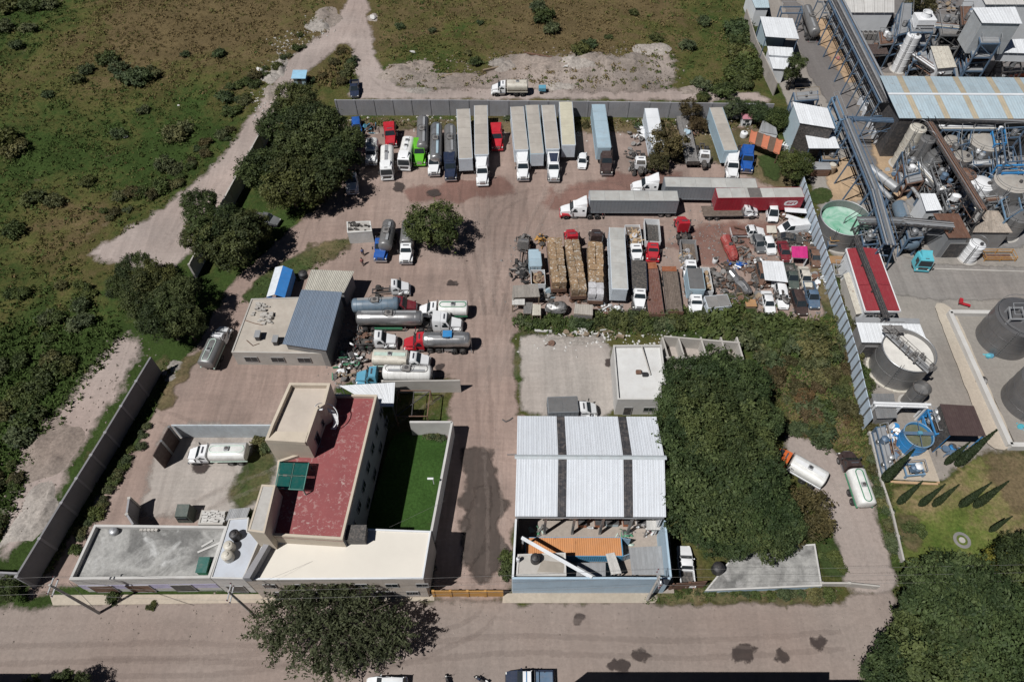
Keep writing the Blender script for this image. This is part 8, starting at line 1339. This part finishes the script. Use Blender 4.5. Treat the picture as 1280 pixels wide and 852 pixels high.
for i in range(24): v = rnd.uniform(520, 700); u = rnd.uniform(-20, 52-(v-520)*.35); shrub(u, v, rnd.uniform(.7, 1.5), rnd.choice(['leaf_bush', 'leaf_mid', 'leaf_olive']), 'low bush outside the tall grey wall', 'bushes outside the tall wall')
for u, v, r in ((8, 180, 3.2), (20, 190, 2.2), (12, 10, 3), (40, 12, 2.4), (62, 8, 2.2), (8, 38, 2.6), (38, 38, 1.8), (22, 60, 1.6), (135, 78, 2.6), (150, 88, 2.), (160, 100, 2.4), (175, 102, 2.8), (190, 95, 2.), (110, 90, 1.6), (98, 102, 1.8), (220, 172, 2.2), (228, 165, 1.8), (208, 210, 2.2), (232, 70, 1.2), (275, 70, 1.4), (282, 125, 2.), (290, 110, 1.2), (180, 140, 1.4), (150, 170, 1.6), (60, 120, 1.2), (70, 255, 1.8), (45, 250, 2.), (110, 230, 1.6), (20, 290, 2.2), (680, 25, 2.8), (672, 12, 2.2), (690, 40, 2.), (585, 68, 1.), (540, 40, 1.2), (595, 80, 1.6), (725, 66, 2.), (735, 58, 1.6), (820, 50, 1.4), (600, 30, 1.), (500, 35, 1.2), (760, 48, 1.), (792, 18, 1.2), (860, 60, 2.), (880, 30, 1.8)): shrub(u, v, r, rnd.choice(['leaf_bush', 'leaf_dark', 'leaf_bush']), 'dark bush standing in the open field', 'bushes of the open field')
row([(90, 690), (120, 640), (160, 575), (190, 530)], 16, .9, ['leaf_mid', 'leaf_bush'], 'low shrub inside the tall grey wall', 'shrubs at the foot of the wall', 4)
row([(838, 742), (860, 738), (930, 742), (1040, 742)], 14, .8, ['leaf_mid', 'leaf_bush'], 'weed clump on the verge before the slab roof', 'weeds on the verge', 3); row([(1028, 690), (1046, 700), (1050, 715)], 6, .8, ['leaf_mid'], 'green clump between slab roof and lane', 'clumps by the lane', 4)
row([(530, 540), (552, 548)], 4, 1., ['leaf_mid', 'leaf_bush'], 'rounded shrub at the back of the small lawn', 'shrubs of the lawn court', 4); row([(320, 556), (338, 560)], 4, 1., ['leaf_dark', 'leaf_bush'], 'dark shrub behind the court tanker', 'shrubs of the house court', 3)
for u, v, r, lf, l in ((634, 698, 1.1, 'leaf_mid', 'clipped green bush at the corner of the container yard wall'), (633, 714, 1., 'leaf_dark', 'dark bush below the clipped one at the container yard wall'), (190, 758, .7, 'leaf_dark', 'small dark shrub at the foot of the street facade'), (143, 748, 1., 'leaf_dark', 'dark clump leaning on the street facade near the utility pole'), (1134, 660, .8, 'leaf_dark', 'tiny dark shrub alone on the plant lawn'), (800, 160, 1., 'leaf_bush', 'green weed clump at the back wall beside the white wreckage'), (870, 150, 1.6, 'leaf_brown', 'brown brush patch behind the wrecked trailer'), (634, 150, .9, 'leaf_bush', 'weed clump at the wall above the red tractor'), (732, 158, 1., 'leaf_olive', 'weed clump at the wall beside the pale blue trailer'), (1150, 664, 1., 'leaf_mid', 'mossy green clump on the dry lawn patch')): shrub(u, v, r, lf, l, None)
for (u, v), l in zip(((938, 392), (940, 376)), ('grassy clump beside the crate at the hedge', 'grassy clump above the crate at the hedge')): shrub(u-12, v, 1.2, 'leaf_mid', l, None)
# grass tufts and weeds: nobody could count them
def tufts(name, px, dens, hmin, hmax, seed, blades=6, gbase=0., cap=26000):
    rs = np.random.RandomState(seed); poly = wpoly(px); B = np.array(poly); lo, hi = B.min(0), B.max(0); n = int(min(cap*2.5, dens*(hi-lo).prod())); P = rs.uniform(lo, hi, (n, 2)); q = rs.uniform(lo, hi, (max(4, n//22), 2)); P[:n//3*2] = q[rs.randint(0, len(q), n//3*2)]+rs.normal(size=(n//3*2, 2))*rs.uniform(.4, 2.6, (n//3*2, 1)); P = P[inpoly(P, poly)]; P = P[rs.permutation(len(P))][:cap]; n = len(P)
    g = np.array([green_at(x, y) for x, y in P])+gbase+.3*np.sin(P[:, 0]*.21+2*np.sin(P[:, 1]*.13))*np.cos(P[:, 1]*.17)+rs.normal(size=n)*.18
    a = rs.uniform(0, 6.28, (n, blades)); h = rs.uniform(hmin, hmax, (n, 1))*rs.uniform(.6, 1.1, (n, blades)); w = h*.3; lean = h*rs.uniform(.3, .9, (n, blades)); c = np.concatenate([P, np.full((n, 1), .02)], 1)[:, None]
    dx, dy = np.cos(a), np.sin(a); z0 = np.zeros_like(dx); jx, jy = rs.normal(size=(2, n, blades))*hmax*.35
    o = np.stack([jx, jy, z0], 2)+c; l = o+np.stack([-dy*w, dx*w, z0], 2); r = o+np.stack([dy*w, -dx*w, z0], 2); t = o+np.stack([dx*lean, dy*lean, h], 2)
    V = np.stack([l, r, t], 2).reshape(-1, 3).astype('f4'); m = len(V)//3; me = bpy.data.meshes.new(name); me.vertices.add(3*m); me.vertices.foreach_set('co', V.ravel()); me.loops.add(3*m); me.loops.foreach_set('vertex_index', np.arange(3*m, dtype='i4')); me.polygons.add(m); me.polygons.foreach_set('loop_start', np.arange(0, 3*m, 3, dtype='i4')); me.update()
    me.attributes.new('tint', 'FLOAT', 'FACE').data.foreach_set('value', np.clip(np.repeat(g, blades)+rs.uniform(-.15, .15, m), 0, 1).astype('f4')); o = link(name, me, MATS['tuft']); o['kind'] = 'stuff'; return o
m, nt, p = newmat('tuft'); c = ramp(nt, attr(nt, 'tint'), [(.1, (.16, .12, .058)), (.4, (.125, .118, .042)), (.75, (.062, .094, .027))]); nt.links.new(c, p.inputs[0]); p.inputs['Roughness'].default_value = .9; p.inputs['Specular IOR Level'].default_value = .1; MATS['tuft'] = m
tufts('field_grass', [(-140, -85), (428, -85), (410, 40), (340, 90), (310, 150), (280, 200), (190, 270), (110, 318), (180, 345), (150, 420), (80, 510), (0, 640), (-60, 640)], 1.5, .12, .45, 1, cap=22000)
tufts('field_grass', [(462, -85), (928, -85), (960, 100), (860, 105), (830, 60), (700, 66), (640, 70), (540, 90), (478, 72)], 1.5, .12, .45, 2, cap=13500)
tufts('weeds', [(-40, 400), (140, 400), (160, 420), (90, 510), (40, 590), (10, 660), (-30, 700)], 2.5, .25, .7, 3, gbase=.15, cap=8000)
tufts('weeds', [(930, 400), (1040, 400), (1062, 420), (1086, 520), (1090, 580), (1040, 560), (985, 540), (960, 480)], 4, .3, .8, 4, cap=9000); tufts('weeds', [(30, 715), (66, 712), (100, 650), (195, 510), (225, 455), (205, 450), (130, 560), (62, 660)], 5, .2, .5, 5, gbase=.3, cap=8000)
tufts('weeds', [(800, 752), (838, 736), (1052, 736), (1054, 752)], 6, .2, .5, 6, gbase=.4, cap=4000); tufts('weeds', [(1096, 600), (1112, 600), (1132, 700), (1122, 716), (1096, 650)], 5, .2, .5, 7, cap=4000); tufts('weeds', [(430, 150), (958, 152), (958, 160), (432, 158)], 4, .3, .7, 8, cap=4000); tufts('weeds', [(640, 400), (935, 392), (935, 420), (650, 416)], 5, .3, .8, 9, gbase=.4, cap=6000); tufts('weeds', [(300, 380), (330, 342), (440, 298), (430, 318), (360, 360), (320, 378)], 4, .15, .4, 10, gbase=.2, cap=5000); tufts('weeds', [(1120, 604), (1236, 566), (1280, 590), (1290, 700), (1134, 700)], 2.5, .08, .2, 11, gbase=.1, cap=5000)
tufts('weeds', [(390, 100), (438, 62), (446, 110), (400, 112)], 4, .3, .8, 12, cap=2500)

# every tree and shrub of a group gets its own place in the words
def name_group(g):
    os_ = [o for o in bpy.data.objects if o.get('group') == g]; os_.sort(key=lambda o: o.location.x)
    n = len(os_)
    if n < 2: return
    for i, o in enumerate(os_): b = o['label']; o['label'] = (('leftmost ' if i == 0 else 'rightmost ' if i == n-1 else '')+b if i in (0, n-1) else b+', '+ordn(i)+' from the left')
for g in sorted({o.get('group') for o in bpy.data.objects if o.get('category') in ('tree', 'shrub') and o.get('group')}-{'cypresses on the plant lawn'}): name_group(g)

def stones(name, px, n, smin, smax, seed, mat):
    rs = np.random.RandomState(seed); poly = wpoly(px); B = np.array(poly); P = rs.uniform(B.min(0), B.max(0), (n*3, 2)); P = P[inpoly(P, poly)]; q = P[rs.randint(0, max(1, len(P)//12), len(P))]; P = (q+rs.normal(size=P.shape)*1.6)[:n]; n = len(P); s = rs.uniform(smin, smax, (n, 1, 1))**1.5/smax**.5
    O = np.array([(1, 0, 0), (0, 1, 0), (-1, 0, 0), (0, -1, 0), (0, 0, .8), (0, 0, -.3)])*s*rs.uniform(.5, 1.4, (n, 6, 3)); V = O+np.concatenate([P, np.full((n, 1), .03)], 1)[:, None]; F = np.array([(0, 1, 4), (1, 2, 4), (2, 3, 4), (3, 0, 4), (1, 0, 5), (2, 1, 5), (3, 2, 5), (0, 3, 5)]); me = bpy.data.meshes.new(name)
    me.from_pydata(V.reshape(-1, 3).tolist(), [], (F[None]+np.arange(n)[:, None, None]*6).reshape(-1, 3).tolist()); o = link(name, me, mat); o['kind'] = 'stuff'
for k, (px, n, a, b, mt) in enumerate((([(478, 82), (540, 76), (640, 68), (830, 58), (845, 112), (500, 116)], 1300, .05, .38, m_heap), ([(338, 60), (398, 18), (420, 26), (350, 86), (330, 150), (312, 140)], 500, .05, .3, cw), ([(0, 560), (90, 520), (150, 430), (178, 440), (100, 560), (20, 690)], 400, .05, .25, m_heap), ([(430, 150), (958, 152), (958, 165), (432, 165)], 700, .05, .35, cw), ([(645, 412), (930, 404), (930, 424), (650, 424)], 400, .05, .3, cp), ([(845, 270), (1030, 270), (1035, 400), (850, 400)], 900, .05, .3, MATS['scrap_grey']), ([(640, 300), (860, 290), (860, 405), (640, 405)], 500, .05, .3, MATS['scrap_grey']), ([(-40, 760), (1100, 745), (1100, 772), (-40, 790)], 350, .04, .16, m_heap), ([(415, 400), (450, 400), (470, 490), (420, 490)], 300, .06, .35, MATS['scrap_grey']))): stones('loose_stones', px, n, a, b, 200+k, mt)

def scrub(px, n, m, seed, gmul=1.):
    rs = np.random.RandomState(seed); poly = wpoly(px); B = np.array(poly); P = rs.uniform(B.min(0), B.max(0), (n*2, 2)); P = P[inpoly(P, poly)][:n]; n = len(P); r = rs.uniform(.35, 1.3, (n, 1, 1)); d = rs.normal(size=(n, m, 3)); d /= np.linalg.norm(d, axis=2, keepdims=True); d[:, :, 2] = np.abs(d[:, :, 2])*.55
    Q = (np.concatenate([P, np.zeros((n, 1))], 1)[:, None]+d*r*rs.uniform(.4, 1, (n, m, 1))).reshape(-1, 3); Q[:, 2] += .05; N = d.reshape(-1, 3)+rs.normal(size=(n*m, 3))*.5+np.array([0, 0, .5]); N /= np.linalg.norm(N, axis=1, keepdims=True); g = np.array([green_at(x, y) for x, y in P])*gmul+rs.normal(size=n)*.22
    struct(link('scrub', quadmesh('scrub', Q, N, rs.uniform(.07, .2, n*m), np.repeat(g, m)+rs.uniform(-.1, .1, n*m), 1.4, rs), MATS['tuft']), 'stuff')
scrub([(-140, -85), (428, -85), (410, 40), (340, 85), (300, 150), (265, 200), (180, 262), (90, 318), (140, 400), (80, 505), (0, 620), (-60, 640)], 1900, 22, 301, 1.25); scrub([(462, -85), (928, -85), (940, 100), (850, 100), (700, 72), (540, 84), (478, 80)], 860, 22, 302, 1.2); scrub([(480, 84), (640, 70), (840, 60), (850, 112), (640, 108), (500, 114)], 160, 22, 303); scrub([(940, 405), (1040, 405), (1086, 520), (1085, 570), (1000, 545), (965, 480)], 260, 24, 304, 1.2)
# ---------------------------------------------------------------- poles, wires, people
def pole(label, u, v, h, arms=1, trafo=False, lean=(0, 0)):
    t = thing('utility_pole', label, 'utility pole', G(u, v)); top = Vector((lean[0], lean[1], h)); part('shaft', MB().tube([(0, 0, -.1), top*.5, top], [.19, .16, .12], 10), M('pole_concrete', (.42, .40, .37), .8, dirt=.1), t)
    for k in range(arms): part('cross_arm', MB().box(top.x-.06, top.x+.06, top.y-1., top.y+1., h-.35-k*.9, h-.23-k*.9), MATS['galvanised'], t, smooth=0); [part('insulator', lambda: MB().lathe([(.03, 0), (.07, .05), (.05, .12), (.07, .17), (.02, .24)], 8), MATS['maroon_paint'], t, key=('ins',), loc=(top.x, top.y+y, h-.23-k*.9)) for y in (-.9, 0, .9)]
    if trafo: part('transformer', MB().lathe([(.05, h-2.6), (.34, h-2.6), (.36, h-1.6), (.1, h-1.45)], 14, (top.x+.5, top.y, 0)), MATS['steel'], t); part('bushing', MB().tube([(top.x+.5, top.y+.1, h-1.5), (top.x+.5, top.y+.1, h-1.2)], .06, 6), MATS['maroon_paint'], t)
    return t
pole('tall utility pole at the far left end of the street', 124, 766, 11.5, 2); pole('utility pole half hidden by the feathery tree', 322, 772, 11., 2); pole('grey utility pole with a transformer at the corner of the container yard', 809, 749, 9., 2, True)
def wire(label, pts, sag=.5, r=.012):
    P = []
    for a, b in zip(pts[:-1], pts[1:]):
        for i in range(10): f = i/10; q = a.lerp(b, f); q.z -= sag*4*f*(1-f); P.append(q)
    P.append(pts[-1]); tag(link('overhead_wire', MB().tube(P, r, 4).mesh('overhead_wire'), MATS['scrap_grey']), label, 'wire')
for y, l in ((-.9, 'overhead wire nearest the camera along the street'), (0, 'middle overhead wire along the street'), (.9, 'overhead wire nearest the buildings along the street')):
    pts = [G(124, 766)+Vector((0, y, 11.4)), G(322, 772)+Vector((0, y, 10.9)), G(809, 749)+Vector((0, y, 8.9)), G(1300, 742)+Vector((0, y, 9))]; wire(l, [pts[0]+Vector((-40, -1, 0))]+pts)
wire('thin service wire slanting over the white roof', [G(322, 772)+Vector((0, 0, 10.)), G(560, 640)+Vector((0, 0, 4.))], .8)
tag(link('dark_cable', MB().tube([G(124, 766, 10.6), G(86, 726, 5.2)], .03, 4).mesh('dark_cable'), MATS['dark_metal']), 'dark service cable from the left pole down to the grey roof', 'cable')
def person(label, u, v, rz, shirt, trousers, stride=.2):
    t = thing('person', label, 'person', G(u, v), rz); me = bpy.data.meshes.new('body')
    V = [(0, 0, .95), (0, 0, 1.2), (0, 0, 1.42), (.01, 0, 1.53), (.02, 0, 1.6), (.02, 0, 1.76)]; E = [(0, 1), (1, 2), (2, 3), (3, 4), (4, 5)]; Rr = [.15, .14, .15, .06, .1, .09]
    for s in (-1, 1):
        k = len(V); V += [(0, s*.1, .88), (stride*s*.5+.04, s*.11, .5), (stride*s-.02, s*.11, .09), (stride*s+.14, s*.12, .05)]; E += [(0, k), (k, k+1), (k+1, k+2), (k+2, k+3)]; Rr += [.1, .075, .05, .045]
        k = len(V); V += [(0, s*.19, 1.4), (-stride*s*.3, s*.25, 1.12), (-stride*s*.5+.1, s*.24, .9), (-stride*s*.5+.14, s*.24, .8)]; E += [(2, k), (k, k+1), (k+1, k+2), (k+2, k+3)]; Rr += [.065, .05, .04, .04]
    me.from_pydata(V, E, []); o = link('body', me, MATS['skin'], t); md = o.modifiers.new('skin', 'SKIN'); [setattr(d, 'radius', (r, r)) for d, r in zip(me.skin_vertices[0].data if me.skin_vertices else [], Rr)]
    if not me.skin_vertices:
        bm = bmesh.new(); bm.from_mesh(me); ly = bm.verts.layers.skin.verify(); bm.verts.ensure_lookup_table()
        for i, r in enumerate(Rr): bm.verts[i][ly].radius = (r, r)
        bm.verts[0][ly].use_root = True; bm.to_mesh(me); bm.free()
    o.modifiers.new('sub', 'SUBSURF').levels = 1
    part('shirt', MB().lathe([(.16, .92), (.185, 1.05), (.18, 1.2), (.2, 1.36), (.13, 1.47), (.07, 1.5)], 14), MATS[shirt], t); [part('trouser_leg', MB().tube([(0, s*.1, .98), (stride*s*.5+.04, s*.11, .5), (stride*s-.02, s*.11, .1)], [.125, .095, .075], 10), MATS[trousers], t) for s in (-1, 1)]; [part('sleeve', MB().tube([(0, s*.15, 1.42), (-stride*s*.3, s*.25, 1.12)], [.09, .075], 8), MATS[shirt], t) for s in (-1, 1)]
    part('hair', MB().lathe([(.105, 1.66), (.115, 1.74), (.09, 1.82), (.02, 1.85)], 12, (.005, 0, 0)), MATS['hair'], t); return t
person('person in a blue shirt standing between the hut and the blue tractor', 454, 319, -1.2, 'blue_cloth', 'dark_cloth'); person('person in a faded red top walking near the workshop corner', 453.5, 331, -1.5, 'red_cloth', 'dark_cloth', .3)
# loose things on the ground
t = thing('hut', 'small blue sheet shelter beside the dirt track above the trees', 'hut', G(377, 104)); part('wall', MB().box(-1.2, 1.2, -1, 1, 0, 1.9), MATS['trailer_blue'], t, smooth=0); part('roof', MB().hull([(-1.5, -1.3, 1.91), (1.5, -1.3, 1.91), (1.5, 1.3, 2.2), (-1.5, 1.3, 2.2), (-1.5, -1.3, 1.97), (1.5, -1.3, 1.97), (1.5, 1.3, 2.27), (-1.5, 1.3, 2.27)]), M('shelter_blue', (.28, .5, .66), .5), t, smooth=0); part('door', MB().box(-.4, .4, -1.04, -1.002, 0, 1.7), MATS['dark_metal'], t, smooth=0)
for k, (u, v, s, l) in enumerate(((466, 24, 1.2, 'large pale boulder of broken concrete at the field edge by the track'), (325, 88, .9, 'white sack of rubble on the bank left of the track'), (318, 98, .5, 'small white sack below the larger one on the track bank'), (516, 66, .8, 'long pale slab lying in the field right of the track'), (706, 84, .8, 'white slab among the heaps behind the wall'), (664, 470, 0, ''), (158, 172, .6, 'white scrap lying in the open field'), (224, 132, .4, 'small pale stone in the open field'), (300, 372, 0, ''))):
    if s: rr_ = random.Random(k); tag(link('rubble_block', MB().hull([(rr_.uniform(-s, s), rr_.uniform(-s, s)*.6, rr_.uniform(0, s*.6)) for _ in range(14)]).mesh('rubble_block'), cp, None, G(u, v)), l, 'rubble')
for px, l, mt in (([(552, 96), (570, 92)], 'long timber beam lying on the spoil bank', 'timber'), ([(655, 66), (690, 72)], 'dark fallen log along the heaps', 'rusty_steel'), ([(604, 88), (632, 82)], 'broken timber on the spoil beside the field', 'timber')): tag(link('log', MB().bar(G(*px[0], .3), G(*px[1], .3), .35, .3).mesh('log', 0), MATS[mt]), l, 'log')
tag(link('pipe', MB().bar(G(668, 413, .2), G(690, 414, .2), .35, .25).mesh('pipe', 0), cp), 'pale concrete post lying in front of the hedge', 'post'); tag(link('pipe', MB().bar(G(772, 419, .3), G(780, 421, .3), .45, .4).mesh('pipe', 0), MATS['timber']), 'brown beam end on the rubble strip by the store', 'beam')
m = MB(); c = G(1202, 675); t = thing('well_cover', 'round pale concrete cover on the plant lawn', 'cover', c); part('ring', MB().lathe([(1.1, 0), (1.1, .12), (.7, .14), (.7, .05), (.01, .05)], 24), cd_, t); part('lid', MB().lathe([(.4, .05), (.4, .15), (.01, .16)], 16), cw, t)
tag(link('hose', MB().tube([G(u, v, .05) for u, v in ((628, 524), (632, 527), (637, 525), (641, 522))], .1, 6).mesh('hose'), MATS['dark_metal']), 'short dark hose lying on the drive by the warehouse', 'hose')
